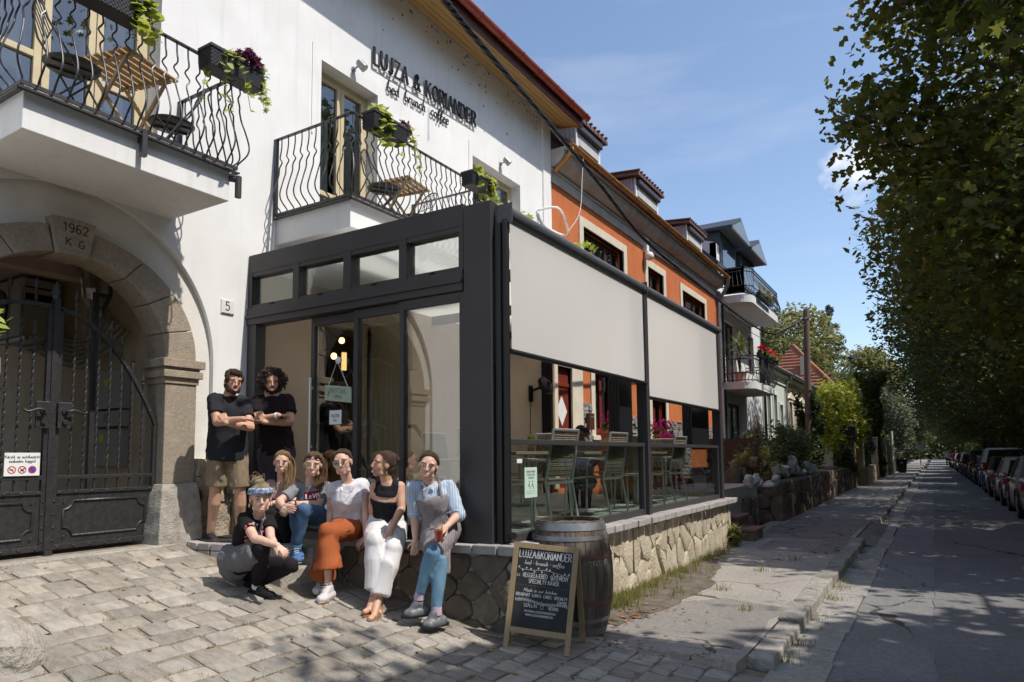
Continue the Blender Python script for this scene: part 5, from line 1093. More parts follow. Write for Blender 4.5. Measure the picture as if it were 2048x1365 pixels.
def flowerpot(label,c,r,h,seed,flower=T['pink'],nf=80,pot='terra',ribs=True,leaf=True,fl=.16):
 t = thing('flower_pot',label,'flower pot',c,'flower pots at the terrace edge');mb = MB();x,y,z = c
 pr = [(.001,0),(r*.62,0)]+[(r*(.66+.34*math.sin(math.pi*min(1,(i/12)*1.05)*.62+.2))+(.012 if ribs and i%2 else 0),h*.03+h*.85*i/12) for i in range(13)]+[(r*.82,h*.92),(r*.88,h),(r*.74,h),(r*.7,h*.9)]
 mb.lathe(pr,24,c);mb.build('pot',T[pot],t,smooth=50)
 if leaf: leafcloud('foliage',blob(seed,110,(x,y,z+h+fl*.35),(r*.9,r*.9,fl*.6)),.07,HEART,T['green'],t,seed)
 leafcloud('blossoms',blob(seed+1,nf,(x,y,z+h+fl*.85),(r*.9,r*.9,fl*.45)),.05,HEART,flower,t,seed+1,droop=-.1);return t
flowerpot('big ribbed terracotta pot of pink flowers by the middle post',(-4.4,10.46,FZ),.33,1.05,21,fl=.32,nf=150)
flowerpot('brown ribbed pot of pink flowers further back in the far bay',(-4.9,14.0,.96),.34,.98,23,nf=110,fl=.34)
flowerpot('low pot of deep pink flowers on a red stool in the far bay',(-4.25,12.4,1.36),.22,.30,25,nf=120,fl=.30)
flowerpot('small vase of pale yellow blossoms on the far table',(-3.78,9.62,FZ+.75),.05,.08,27,flower=T['lime'],nf=30,leaf=False,fl=.10,ribs=False)
flowerpot('small vase of pale yellow blossoms before the reading man',(-4.8,8.3,FZ+.75),.05,.10,28,flower=T['lime'],nf=40,leaf=False,fl=.12,ribs=False)
mb = MB();mb.box(-4.6,-3.3,11.8,15.4,.2,.96);tag(mb.build('raised_path',T['stepst']),kind='structure')
t = thing('stool','red wooden stool under the low pot of pink flowers','stool',(-4.25,12.4,.96));mb = MB();mb.box(-4.45,-4.05,12.2,12.6,1.32,1.36);mb.build('seat',T['redwood'],t)
for a in (-4.42,-4.08):
 for b in (12.23,12.57): mb = MB();mb.box(a-.02,a+.02,b-.02,b+.02,.96,1.32);mb.build('leg',T['redwood'],t)
# leafy shoots on the roof edge
for c,lab in (((-3.6,5.9,3.77),'tuft of green leaves showing over the screen box below the house corner'),((-3.5,7.3,3.77),'tuft of green leaves over the screen box beside the orange house window')):
 t = thing('roof_plant',lab,'plant',c,'leafy tufts over the screen box');mb = MB();mb.lathe([(.001,0),(.1,0),(.12,.14),(.1,.14)],14,c);mb.build('pot',T['boxplastic'],t);leafcloud('foliage',blob(int(c[1]*10),60,(c[0],c[1],c[2]+.26),(.2,.25,.14)),.09,MAPLE,T['lime'],t,5)
# ================================================================== ORANGE HOUSE
oh = thing('orange_house','orange plastered house with cream window surrounds and a heavy grey cornice','house',(FX,18,.9))
OY0,OY1 = 11.87,24.25;OW = [(13.35,15.65,5.0,6.62),(17.33,18.58,5.35,6.66),(20.3,22.7,5.3,6.62)];LW = [(13.8,15.05,2.05,3.55),(17.4,18.5,2.0,3.1),(20.9,22.2,2.0,3.15)];DO = (12.02,12.66,.95,3.4)
mb = MB();mb.plate([(OY0,-.2),(OY0,7.15),(OY1,7.15),(OY1,-.2)],[rect(*q) for q in OW+LW+[DO]],FX,FX-.28);mb.build('wall',T['orange'],oh)
def cornice(prof,y0,y1,mat,name): mb = MB();mb.prism(prof,y0,y1,'y');return mb.build(name,mat,oh)
cornice([(FX-.3,7.14),(FX+.03,7.14),(FX+.03,7.36),(FX-.3,7.36)],OY0+.01,OY1,T['cornice'],'frieze')
prof = [(FX-.3,7.36),(FX+.06,7.36),(FX+.06,7.40),(FX+.03,7.42),(FX+.03,7.44)]+[(FX+.03+.30*math.sin(a),7.74-.30*math.cos(a)) for a in [i*math.pi/2/7 for i in range(8)]]+[(FX+.37,7.74),(FX+.37,7.79),(FX-.3,7.79)]
cornice(prof,OY0+.01,OY1+.02,T['cornice'],'cornice')
mb = MB();pr = [(FX+.46+.07*math.cos(a),7.83+.07*math.sin(a)) for a in [math.pi+math.pi*i/8 for i in range(9)]];mb.prism(pr,OY0+.02,OY1+.08,'y');gt = mb.build('gutter',T['copper'],oh,smooth=50)
for i in range(16):
 y = 12.2+.8*i;mb = MB();mb.tube([(FX+.46+.078*math.cos(a),y,7.83+.078*math.sin(a)) for a in [math.pi+math.pi*k/6 for k in range(7)]],.012,5);mb.build('bracket',T['copper'],gt)
mb = MB();mb.prism([(FX+.40,7.86),(FX+.40,7.93),(FX-7,13.5),(FX-7,13.4)],OY0+.02,OY1,'y');T['rooftile'] = M('old_roof_tiles',(.13,.06,.04),(.09,.045,.03),.85,scale=6,bump=.6,bscale=14);mb.build('roof',T['rooftile'],oh)
mb = MB();mb.tube(smooth_path([(FX+.45,OY0+.1,7.78),(FX+.42,OY0+.08,7.62),(FX+.20,OY0+.06,7.42),(FX+.10,OY0+.06,7.34)],3),.055,8);mb.build('downpipe_elbow',T['copper'],oh,smooth=50)
mb = MB();mb.tube(smooth_path([(FX+.46,OY1-.1,7.76),(FX+.40,OY1,7.5),(FX+.14,OY1+.02,7.1),(FX+.09,OY1+.02,6.8),(FX+.09,OY1+.02,.3)],3),.065,10);mb.build('downpipe',T['galv'],oh,smooth=50)
mb = MB();mb.tube([(FX+.12,OY1+.30,7.2),(FX+.12,OY1+.30,.3)],.05,8);mb.build('downpipe',T['black'],oh)
def surround(q,w_=.20,sill=True,par=oh):
 y0,y1,z0,z1 = q;mb = MB();X0,X1 = FX-.1,FX+.035
 mb.box(X0,X1,y0-w_,y0,z0-.02,z1+w_);mb.box(X0,X1,y1,y1+w_,z0-.02,z1+w_);mb.box(X0,X1,y0,y1,z1,z1+w_)
 s_ = mb.build('window_surround',T['creamtrim'],par,bevel=.008)
 if sill: mb = MB();mb.box(X0,FX+.09,y0-w_-.05,y1+w_+.05,z0-.12,z0-.021);mb.build('sill',T['creamtrim'],s_,bevel=.01)
for q in OW+LW:
 surround(q);n = 2 if q[1]-q[0] < 1.9 else 3
 french(*q,n,parent=oh,frame=T['darkwood'] if q in OW else T['redwood'],curtain=True,xd=FX-.14)
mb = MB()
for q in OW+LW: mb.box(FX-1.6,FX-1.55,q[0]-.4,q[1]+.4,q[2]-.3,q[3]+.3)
mb.build('room_shade',T['dark'],oh)  # near-black sheets give the shade of unlit rooms behind the glass
y0,y1,z0,z1 = DO
mb = MB();mb.box(FX-.1,FX+.04,y0-.14,y0,z0,z1+.14);mb.box(FX-.1,FX+.04,y1,y1+.5,z0,z1+.14);mb.box(FX-.1,FX+.04,y0,y1,z1,z1+.14);mb.build('door_surround',T['creamtrim'],oh)
mb = MB();mb.box(FX-.12,FX-.06,y0,y1,z0,z1);dr = mb.build('front_door',T['redwood'],oh)
mb = MB()
for (a,b) in ((1.1,1.5),(1.55,2.1)): mb.box(FX-.06,FX-.04,y0+.08,y1-.08,a,b)
mb.box(FX-.06,FX-.035,y0,y1,3.0,3.08);mb.build('door_panel',T['redwood'],dr,bevel=.012)
mb = MB();mb.prism([((y0+y1)/2,2.2),(y1-.1,2.5),((y0+y1)/2,2.8),(y0+.1,2.5)],FX-.06,FX-.045,'x');mb.build('door_light',T['white'],dr)
# split-stone cladding between the ground floor windows
T['clad'] = M('split_stone',(.34,.32,.29),(.17,.155,.14),.9,scale=12,bump=.8,bscale=50,rand=.3)
def cladding(y0,y1,z0,z1,seed):
 rr = rnd(seed);z = z0
 while z < z1:
  h = rr.uniform(.05,.11);y = y0
  while y < y1:
   l = min(rr.uniform(.14,.34),y1-y);mb = MB();d = rr.uniform(.015,.06);mb.box(FX-.02,FX+d,y+.004,y+l-.004,z+.004,min(z+h,z1)-.004);cl.append(mb);y += l
  z += h
cl = [];cladding(13.17,13.58,1.0,2.72,3);cladding(15.3,17.15,1.0,2.55,4);cladding(18.75,20.65,1.0,2.55,5);cladding(22.45,24.2,1.0,2.5,6)
near = cl[:290]
for mb in near: mb.build('cladding_stone',T['clad'],oh)
mb = MB()
for q in cl[290:]: mb.add(q.v,q.f)
tag(mb.build('cladding_stones',T['clad'],oh),kind='stuff')
t = thing('letter_box','brown letter box on the stone cladding beside the red front door','letter box',(FX+.06,13.38,2.0));mb = MB();mb.box(FX+.05,FX+.14,13.26,13.5,2.15,2.5);mb.build('box',T['darkwood'],t,bevel=.01);mb = MB();mb.box(FX+.14,FX+.148,13.29,13.47,2.4,2.44);mb.build('flap',T['galv'],t)
t = thing('meter_globe','white box and round globe lamp between the orange house windows','lamp',(FX+.1,16.95,6.9));mb = MB();mb.box(FX,FX+.12,17.05,17.22,7.0,7.36);mb.build('box',T['white'],t,bevel=.01);mb = MB();mb.ell((FX+.16,17.1,6.86),(.12,.12,.12),14,10);mb.build('globe',T['white'],t,smooth=True)
# dormers
T['shiplap'] = M('dormer_cladding',(.45,.39,.37),(.37,.32,.305),.8,scale=4)
def dormer(y0,y1,xf,zb,zt,label_i):
 d = thing('dormer_window',label_i,'dormer',(xf,(y0+y1)/2,zb),'dormers on the orange house roof');xb = xf-2.6
 mb = MB();mb.box(xb,xf-.02,y0,y1,zb,zt);mb.build('cheek',T['shiplap'],d)
 mb = MB();n = int((xf-xb)/.085)
 for i in range(n): mb.box(xb+.085*i+.006,xb+.085*i+.079,y0-.018,y0+.002,zb,zt)
 tag(mb.build('cladding_boards',T['shiplap'],d),kind='stuff')
 mb = MB();mb.box(xf-.03,xf+.02,y0,y0+.12,zb,zt);mb.box(xf-.03,xf+.02,y1-.12,y1,zb,zt);mb.build('frame',T['white'],d)
 mb = MB();mb.box(xf-.02,xf-.01,y0+.12,y1-.12,zb,zt);mb.build('pane',T['winglass'],d);mb = MB();mb.box(xf-.01,xf+.03,y0+.12,y1-.12,zt-.45,zt-.02);mb.build('shutter',T['curtain'],d);mb = MB();mb.box(xf+.0,xf+.12,y0+.05,y1-.05,zt-.18,zt-.02);mb.build('shutter_box',T['railing'],d,bevel=.03)
 mb = MB();mb.prism([(xf+.16,zt+.0),(xf+.16,zt+.09),(xb,zt+.33),(xb,zt+.24)],y0-.14,y1+.14,'y');mb.build('roof',T['dormerwood'] if 'dormerwood' in T else T.setdefault('dormerwood',M('dormer_brown',(.20,.105,.085),(.15,.08,.065),.6,scale=4)),d,bevel=.01)
 mb = MB();k = int((y1-y0+.3)/.2)
 for i in range(k+1): yy = y0-.15+i*.2;mb.tube([(xf+.20,yy,zt+.11),(xb,yy,zt+.36)],.034,6)
 tag(mb.build('roof_tiles',T['rooftile'],d),kind='stuff')
dormer(12.85,14.1,-6.24,7.75,8.74,'nearest dormer, its roof just under the white house eaves');dormer(16.3,18.0,-6.24,7.75,8.74,'second dormer with grey cheek boards and half closed shutter');dormer(20.6,22.2,-6.24,7.75,8.74,'third dormer on the orange roof, farthest along the street')
# ================================================================== HOUSES FURTHER ALONG
FXs = FX
def wall_with(name,y0,y1,z0,z1,holes,x,mat,par,dep=.25): mb = MB();mb.plate([(y0,z0),(y0,z1),(y1,z1),(y1,z0)],[rect(*q) for q in holes],x,x-dep);return mb.build(name,mat,par)
def simple_window(q,x,par,frame,n=2,surround=None,sw=.12,sill=True,xd=.12,name='window'):
 y0,y1,z0,z1 = q;w = french(y0,y1,z0,z1,n,parent=par,frame=frame,curtain=False,xd=x-xd,name=name)
 mb = MB();mb.box(x-.6,x-.58,y0-.1,y1+.1,z0-.1,z1+.1);mb.build('shade',T['dark'],w)  # near-black sheet painted in place of the unlit room behind
 if surround:
  mb = MB();mb.box(x-.02,x+.04,y0-sw,y0,z0,z1+sw);mb.box(x-.02,x+.04,y1,y1+sw,z0,z1+sw);mb.box(x-.02,x+.04,y0,y1,z1,z1+sw)
  if sill: mb.box(x-.02,x+.10,y0-sw-.04,y1+sw+.04,z0-.10,z0-.004)
  mb.build('surround',surround,w)
 return w
T['wplaster2'] = M('clean_white_plaster',(.70,.70,.69),(.64,.64,.63),.9,scale=2)
T['slate'] = M('dark_blue_slate',(.035,.042,.052),(.05,.058,.068),.5,scale=9)
wh = thing('balcony_house','tall white house with two rounded balconies and dark slate dormers beyond the orange house','house',(FX,28,1))
HB = [(25.3,26.9,4.15,6.55),(29.0,30.0,4.9,6.5)];HD = [(25.4,27.5,1.3,3.5)]
wall_with('wall',24.36,31.5,0,8.4,HB+HD,FX,T['wplaster2'],wh)
for q in HB+HD: simple_window(q,FX,wh,T['darkwood'],2,None)
mb = MB();mb.box(FX-8,FX-.01,31.35,31.5,0,8.4);mb.prism([(FX-7,8.4),(FX,8.4),(FX-3.5,11.6)],31.35,31.5,'y');mb.build('end_wall',T['wplaster2'],wh)
mb = MB();mb.prism([(FX+.1,8.35),(FX+.1,8.5),(FX-3.5,11.9),(FX-7,8.5),(FX-7,8.35),(FX-3.5,11.7)],24.3,31.6,'y');mb.build('roof',T['slate'],wh)
mb = MB();mb.tube([(FX+.10,31.42,8.3),(FX+.10,31.42,.8)],.06,8);mb.build('downpipe',T['black'],wh)
# gothic niche
mb = MB();pr = [(29.3,1.2),(29.3,2.3),(29.5,2.7),(29.9,3.05),(30.3,2.7),(30.5,2.3),(30.5,1.2)];mb.prism([(p[0]+(p[0]-29.9)*.35,p[1]+(.14 if p[1]>2.2 else 0)) for p in pr],FX-.02,FX+.05,'x');ni = mb.build('niche_frame',T['sandst'],wh);mb = MB();mb.prism(pr,FX+.02,FX+.06,'x');mb.build('niche',M('niche_brown',(.26,.15,.06),None,.9),ni)
def rbalc(y0,y1,xo,zb,zt,zr,nm,flowers=None,panel=False):
 rc = .45;mb = MB();poly = [(FX-.05,y0),(xo-rc,y0)]+[(xo-rc+rc*math.sin(a),y0+rc-rc*math.cos(a)) for a in [i*math.pi/2/6 for i in range(1,7)]]+[(xo,y1-rc)]+[(xo-rc+rc*math.cos(a),y1-rc+rc*math.sin(a)) for a in [i*math.pi/2/6 for i in range(1,7)]]+[(FX-.05,y1)]
 mb.prism(poly,zb,zt,'z');b = mb.build('balcony',T['wplaster2'],wh)
 path = poly[:-1]+[poly[-1]];mb = MB()
 for z in (zt+.06,zt+.32,zr-.12,zr): mb.tube([(p[0],p[1],z) for p in path],.022,6)
 mb.build('rails',T['railing'],b)
 L_ = 0;k = 0
 for (a,c) in zip(path[:-1],path[1:]):
  seg = math.hypot(c[0]-a[0],c[1]-a[1]);n = max(1,round(seg/.14))
  for i in range(n):
   t = i/n;x,y = a[0]+(c[0]-a[0])*t,a[1]+(c[1]-a[1])*t;cx,cy = FX+.3,(y0+y1)/2;d = Vector((x-cx,(y-cy)*.25,0)).normalized()
   P_ = [(x+d.x*u,y+d.y*u,zt+.05+(zr-zt-.05)*f) for u,f in ((0,0),(.10,.15),(.14,.3),(.08,.5),(.02,.7),(0,1))]
   mb = MB();mb.tube(P_,.009,5);mb.build('baluster',T['railing'],b)
 return b
b1 = rbalc(24.5,28.4,-5.2,3.88,4.12,5.05,'lower');b2_ = rbalc(24.4,29.7,-5.2,6.93,7.2,8.15,'upper')
for a,b in ((25.3,26.1),(26.6,27.0)): mb = MB();mb.box(-5.19,-5.16,a,b,4.2,5.0);mb.build('privacy_panel',T['railing'],b1);mb = MB();mb.box(-6.1,-5.4,24.42,24.45,7.25,8.2);mb.build('privacy_panel',M('grey_panel',(.09,.085,.09),None,.8),b2_)
mb = MB();mb.box(FX-.2,FX,24.36,25.2,8.4,9.2);mb.prism([(FX-3,8.4),(FX,8.4),(FX,9.2),(FX-3,10.2)],24.36,24.5,'y');mb.build('parapet',T['wplaster2'],wh)
for (ya,yb,za,zb_,xf) in ((24.9,27.2,8.5,9.75,-6.25),(28.0,30.4,8.5,9.75,-6.25)):
 d = MB();d.box(FX-3,xf-.05,ya,yb,za,zb_);dm = d.build('dormer',T['slate'],wh)
 mb = MB();mb.prism([(ya-.25,zb_),(yb+.25,zb_),(yb+.25,zb_+.1),((ya+yb)/2,zb_+.75),(ya-.25,zb_+.1)],FX-3,xf+.45,'x');mb.build('dormer_roof',T['slate'],dm,bevel=.01);mb = MB();mb.prism([(ya-.2,zb_-.02),(yb+.2,zb_-.02),(yb+.2,zb_+.05),((ya+yb)/2,zb_+.6),(ya-.2,zb_+.05)],xf+.40,xf+.47,'x');mb.build('bargeboard',T['galv'],dm);mb = MB();mb.box(xf-.06,xf-.03,ya+.25,yb-.25,za,zb_-.1);mb.build('pane',T['winglass'],dm)
def trough(c,lab,col,sd,n=70,L_=.7):
 t = thing('flower_trough',lab,'planter',c,'flower troughs on the far balconies');mb = MB();mb.box(c[0]-.09,c[0]+.09,c[1]-L_/2,c[1]+L_/2,c[2],c[2]+.16);mb.build('trough',T['boxplastic'],t);leafcloud('foliage',blob(sd,90,(c[0]+.04,c[1],c[2]+.2),(.16,L_*.55,.12)),.10,HEART,T['green'],t,sd);leafcloud('blossoms',blob(sd+1,n,(c[0]+.05,c[1],c[2]+.32),(.15,L_*.55,.12)),.085,HEART,col,t,sd)
trough((-5.08,25.2,5.0),'trough of red geraniums nearest the palm on the lower far balcony',T['red'],31);trough((-5.08,26.4,5.0),'middle trough of red geraniums on the lower far balcony',T['red'],33);trough((-5.08,27.5,5.0),'far trough of red geraniums on the lower balcony rail',T['red'],35)
trough((-5.12,26.4,7.25),'straggly pale plants along the upper far balcony',T['dryl'] if 'dryl' in T else T.setdefault('dryl',leafmat('pale_dry_leaf',(.20,.16,.10),(.30,.24,.15),.3)),37,60,2.2)
t = thing('yucca','tall spiky yucca in a pale pink pot on the lower far balcony','plant',(-5.75,24.85,4.12));mb = MB();mb.lathe([(.001,0),(.17,0),(.21,.36),(.23,.38),(.19,.38)],16,(-5.75,24.85,4.12));mb.build('pot',M('pink_pot',(.50,.28,.22),None,.8),t,smooth=40)
mb = MB();mb.tube([(-5.75,24.85,4.45),(-5.72,24.84,5.5)],.035,7);mb.tube([(-5.75,24.85,4.45),(-5.85,24.9,5.2)],.03,7);mb.build('stem',T['darkwood'],t);rr = rnd(4);mb = MB()
for i in range(90):
 a = rr.uniform(0,6.28);e = rr.uniform(-.3,1.3);ln = rr.uniform(.45,.8);o_ = Vector((-5.73,24.85,rr.choice((5.5,5.35,5.2))));d = Vector((math.cos(a)*math.cos(e),math.sin(a)*math.cos(e),math.sin(e)));sd = d.cross(Vector((0,0,1))).normalized()*.022;m_ = o_+d*ln*.6;e_ = o_+d*ln-Vector((0,0,.12));mb.add([o_-sd,o_+sd,m_+sd,m_-sd,e_],[(0,1,2,3),(3,2,4)])
mb.build('leaves',leafmat('yucca_leaf',(.16,.20,.07),(.24,.27,.11),.3),t)
# pale green house
T['pgreen'] = M('pale_green_plaster',(.56,.63,.55),(.50,.57,.49),.9,scale=2);T['pgreen2'] = M('pale_green_trim',(.68,.71,.65),None,.85)
gh = thing('pale_green_house','low pale green house with tall white framed windows and zinc gutter','house',(FX,34,1))
gw = [(32.2,33.0,2.3,4.4),(33.7,34.5,2.3,4.4),(35.2,36.0,2.3,4.0)]
wall_with('wall',31.55,36.9,0,5.55,gw,FX,T['pgreen'],gh)
for q in gw: simple_window(q,FX,gh,T['pgreen2'],2,T['pgreen2'])
mb = MB();mb.prism([(FX-.2,5.0),(FX+.06,5.0),(FX+.08,5.3),(FX+.25,5.42),(FX+.25,5.55),(FX-.2,5.55)],31.55,36.95,'y');mb.build('cornice',T['pgreen2'],gh);mb = MB();mb.prism([(FX+.3,5.55),(FX+.3,5.64),(FX-5,8.3),(FX-5,8.2)],31.55,36.95,'y');mb.build('roof',T['rooftile'],gh)
mb = MB();mb.tube([(FX+.34,31.6,5.6),(FX+.34,37.0,5.6)],.07,8);mb.tube(smooth_path([(FX+.34,36.8,5.55),(FX+.3,36.8,5.2),(FX+.1,36.75,4.8),(FX+.08,36.75,1)],3),.05,8);mb.build('gutter',T['galv'],gh,smooth=50)
# ornate cream house
T['cream2'] = M('weathered_cream_plaster',(.56,.50,.40),(.48,.42,.33),.9,scale=2,c3=(.38,.33,.26),s3=.9)
ch_ = thing('ornate_cream_house','cream house with ornate pilastered windows and a dark eaves gutter','house',(FX,42,1))
cw = [(37.8+1.75*i,38.6+1.75*i,2.0,4.3) for i in range(6)]
wall_with('wall',36.95,48.6,0,5.5,cw,FX,T['cream2'],ch_)
for q in cw:
 w_ = simple_window(q,FX,ch_,T['white'],2,T['creamtrim'])
 mb = MB();mb.prism([(q[0]-.22,q[3]+.16),(q[1]+.22,q[3]+.16),((q[0]+q[1])/2,q[3]+.5)],FX,FX+.1,'x');mb.build('pediment',T['creamtrim'],w_)
mb = MB();mb.prism([(FX-.2,4.95),(FX+.08,4.95),(FX+.1,5.2),(FX+.3,5.4),(FX+.3,5.52),(FX-.2,5.52)],36.95,48.6,'y');mb.build('cornice',T['creamtrim'],ch_);mb = MB();mb.prism([(FX+.4,5.5),(FX+.4,5.62),(FX-5,9),(FX-5,8.9)],36.95,48.7,'y');mb.build('roof',T['rooftile'],ch_);mb = MB();mb.tube([(FX+.45,36.95,5.55),(FX+.45,48.7,5.5)],.08,8);mb.build('gutter',T['galv'],ch_,smooth=50)
# yellow house with a steep red roof
T['yplaster'] = M('yellow_plaster',(.60,.48,.27),(.54,.42,.23),.9,scale=2);T['newtile'] = M('red_roof_tile',(.36,.15,.085),(.28,.11,.065),.75,scale=3,rand=.15)
yh = thing('red_roofed_house','yellow house with a steep red tiled roof and a wooden bay balcony','house',(-7,52,1))
yw = [(51.0,51.8,2.6,4.0),(52.6,53.4,2.6,4.0),(54.2,55.0,2.6,4.0)]
wall_with('wall',49.8,56.5,0,5.6,yw,-5.5,T['yplaster'],yh);mb = MB();mb.box(-11,-5.5,49.8,50.0,0,5.6);mb.build('side_wall',T['yplaster'],yh)
for q in yw: simple_window(q,-5.5,yh,T['white'],2,T['creamtrim'])
mb = MB();V_ = [(-11.4,49.2,5.5),(-5.0,49.2,5.5),(-5.0,57.1,5.5),(-11.4,57.1,5.5),(-8.3,52.0,9.3),(-8.3,54.2,9.3)];mb.add(V_,[(0,1,4),(1,2,5,4),(2,3,5),(3,0,4,5),(3,2,1,0)]);rf = mb.build('roof',T['newtile'],yh)
mb = MB()
for i in range(16):                                   # courses of tiles, stepped
 t0,t1 = i/16,(i+1)/16;z = 5.5+3.8*t0
 a = (-11.4+3.1*t0,49.2+2.8*t0);b = (-5.0-3.3*t0,49.2+2.8*t0);mb.box(a[0],b[0],a[1]-.05,a[1]+.06,z-.03,z+.07);c2 = (-5.0-3.3*t0,57.1-2.9*t0);mb.box(b[0]-.06,b[0]+.05,b[1],c2[1],z-.03,z+.07)
tag(mb.build('tile_courses',T['newtile'],yh),kind='stuff')
mb = MB();mb.tube([(-5.0,49.2,5.55),(-8.3,52.0,9.35)],.12,6);mb.tube([(-8.3,52.0,9.35),(-8.3,54.2,9.35)],.12,6);mb.build('ridge_tiles',T['newtile'],yh);mb = MB();mb.box(-7.6,-7.0,50.3,50.8,6.0,8.3);mb.build('chimney',T['creamtrim'],yh)
mb = MB();mb.box(-5.6,-4.5,48.2,51.0,3.5,3.9);bb = mb.build('bay_balcony',T['darkwood'],yh);mb = MB()
for i in range(14): y = 48.2+.2*i;mb.box(-4.53,-4.5,y,y+.06,3.9,4.7)
mb.box(-4.54,-4.49,48.2,51.0,4.66,4.74);mb.box(-5.6,-4.5,48.2,48.25,4.66,4.74)
for i in range(5): mb.box(-5.5+.22*i,-5.44+.22*i,48.2,48.24,3.9,4.7)
mb.build('railing',T['cornice'],bb);mb = MB();mb.box(-5.5,-4.9,48.6,50.8,4.74,5.4);mb.build('awning',T['redgutter'],bb)
# ================================================================== WIRES AND POLE
t = thing('utility_pole','weathered wooden utility pole rising out of the ivy','pole',(-3.70,26,1.0));mb = MB();mb.tube([(-3.78,26,.8),(-3.70,26,4),(-3.655,26,6.7)],[.125,.115,.095],12);mb.build('pole',M('grey_wood',(.20,.16,.12),(.14,.11,.085),.85,scale=6,stretch=(10,10,1),bump=.4,bscale=30),t,smooth=60)
mb = MB();mb.tube([(-3.655,26,6.35),(-3.655,26,6.42)],.115,12);mb.build('band',T['galv'],t)
mb = MB();mb.box(-3.95,-3.66,25.82,25.95,1.9,2.35);mb.build('junction_box',T['cabinet'],t)
def cable(a,b,sag,n=40): return [Vector(a)*(1-i/n)+Vector(b)*(i/n)-Vector((0,0,sag*4*(i/n)*(1-i/n))) for i in range(n+1)]
t = thing('twisted_cable','thick twisted black bundle of overhead cables running from the eaves to the pole','cable',(-4,12,5.6))
ctrl = [P(878,-14,5.9),P(962,90,6.7),P(1100,250,8.6),P(1200,370,10.6),P(1300,490,13.4),P(1430,595,18.6),P(1500,648,23),P(1545,668,24),P(1578,655,24.2),P(1606,640,24.4)]
path = smooth_path(ctrl,26)
for k in range(4):
 pts = []
 for i,p in enumerate(path):
  T_ = (path[min(i+1,len(path)-1)]-path[max(0,i-1)]).normalized();u_ = T_.cross(Vector((0,0,1))).normalized();v_ = u_.cross(T_);a = i*.42+k*math.pi/2;pts.append(p+(u_*math.cos(a)+v_*math.sin(a))*.020)
 mb = MB();mb.tube(pts,.0135,6);mb.build('strand',T['black'],t,smooth=60)
for a,b,s,lab in ((P(1445,600,24),P(1609,650,24.3),.5,'thin black wire from the white far house to the pole'),(P(1455,617,24.3),P(1609,660,24.3),.75,'lower thin black wire from the white far house'),(P(1616,640,24.5),P(1760,830,60),.5,'thin wire leaving the pole down the street')):
 t = thing('overhead_wire',lab,'wire',a,'overhead wires');mb = MB();mb.tube(cable(a,b,s),.012,5);mb.build('wire',T['black'],t)
t = thing('wall_bracket','white curved cable bracket at the corner of the white house','bracket',(FX,11.7,6.0));mb = MB();mb.tube(smooth_path([(FX+.02,11.3,6.35),(FX+.35,11.5,6.4),(FX+.4,11.75,6.2),(FX+.35,11.9,5.95),(FX+.05,11.6,6.1),(FX+.02,11.3,6.3)],4),.022,6);mb.build('arm',T['white'],t,smooth=60);mb = MB();mb.tube(smooth_path([(FX+.4,11.9,6.05),(FX+.5,12.2,6.5),(FX+.47,12.4,7.3),(FX+.46,12.5,7.8)],4),.007,5);mb.build('lead',T['white'],t)
# ================================================================== FRONT GARDENS
gs = thing('garden_steps','two small dark steps with reddish treads at the end of the terrace','steps',(-3,12.6,.1))
for (x0,x1,y0,y1,z0,z1) in ((-4.2,-2.72,12.35,13.05,.05,.26),(-4.2,-3.02,12.5,13.3,.26,.46)):
 mb = MB();mb.box(x0,x1,y0,y1,z0,z1);mb.build('riser',T['darkst'],gs,bevel=.01);mb = MB();mb.box(x0,x1+.03,y0-.03,y1,z1,z1+.045);mb.build('tread',T['tread'] if 'tread' in T else T.setdefault('tread',M('red_tread',(.27,.12,.10),(.2,.09,.08),.75,scale=8)),gs,bevel=.008)
gw_ = thing('garden_wall','dark rough stone garden wall with stepped piers beyond the terrace','wall',(-3.4,22,.1))
T['gwall'] = M('dark_wall_stone',(.17,.125,.09),(.10,.075,.055),.9,scale=8,bump=1,bscale=28,rand=.28,c3=(.24,.19,.13),s3=3)
def block(x0,x1,y0,y1,z0,z1,sd,faces='xy',sy=.42,sz=.28):
 mb = MB();mb.box(x0,x1-.02,y0+.02,y1,z0,z1);mb.build('core',T['mortard'],gw_)
 if 'y' in faces: stone_face(gw_,voronoi(seeds(sd,0,x1-x0,z0,z1,sy,sz),0,x1-x0,z0,z1),(x0,y0+.02,0),(1,0,0),(0,0,1),(0,-1,0),T['gwall'],sd,gap=.008,prouds=(0,.04))
 if 'x' in faces: stone_face(gw_,voronoi(seeds(sd+1,y0,y1,z0,z1,sy*1.2,sz),y0,y1,z0,z1),(x1-.02,0,0),(0,1,0),(0,0,1),(1,0,0),T['gwall'],sd+1,gap=.008,prouds=(0,.05))
block(-4.6,-3.18,14.0,14.8,.0,.72,1);block(-4.8,-2.95,16.3,21.5,0,.98,3,sy=.5);block(-4.8,-3.7,15.6,16.3,.6,1.30,7);block(-4.8,-3.0,21.5,27,0,1.02,9,'x',.7,.34);block(-4.8,-3.05,27,33.2,0,1.0,13,'x',.9,.34)
mb = MB();mb.box(-6.3,-3.25,16.5,33,.6,1.03);mb.build('bed',T['soil'],gw_)
r = rnd(3)
T['rock'] = M('white_garden_rock',(.50,.485,.46),(.30,.285,.26),.9,scale=6,bump=1,bscale=22,c3=(.18,.165,.145),s3=5,w3=.7)
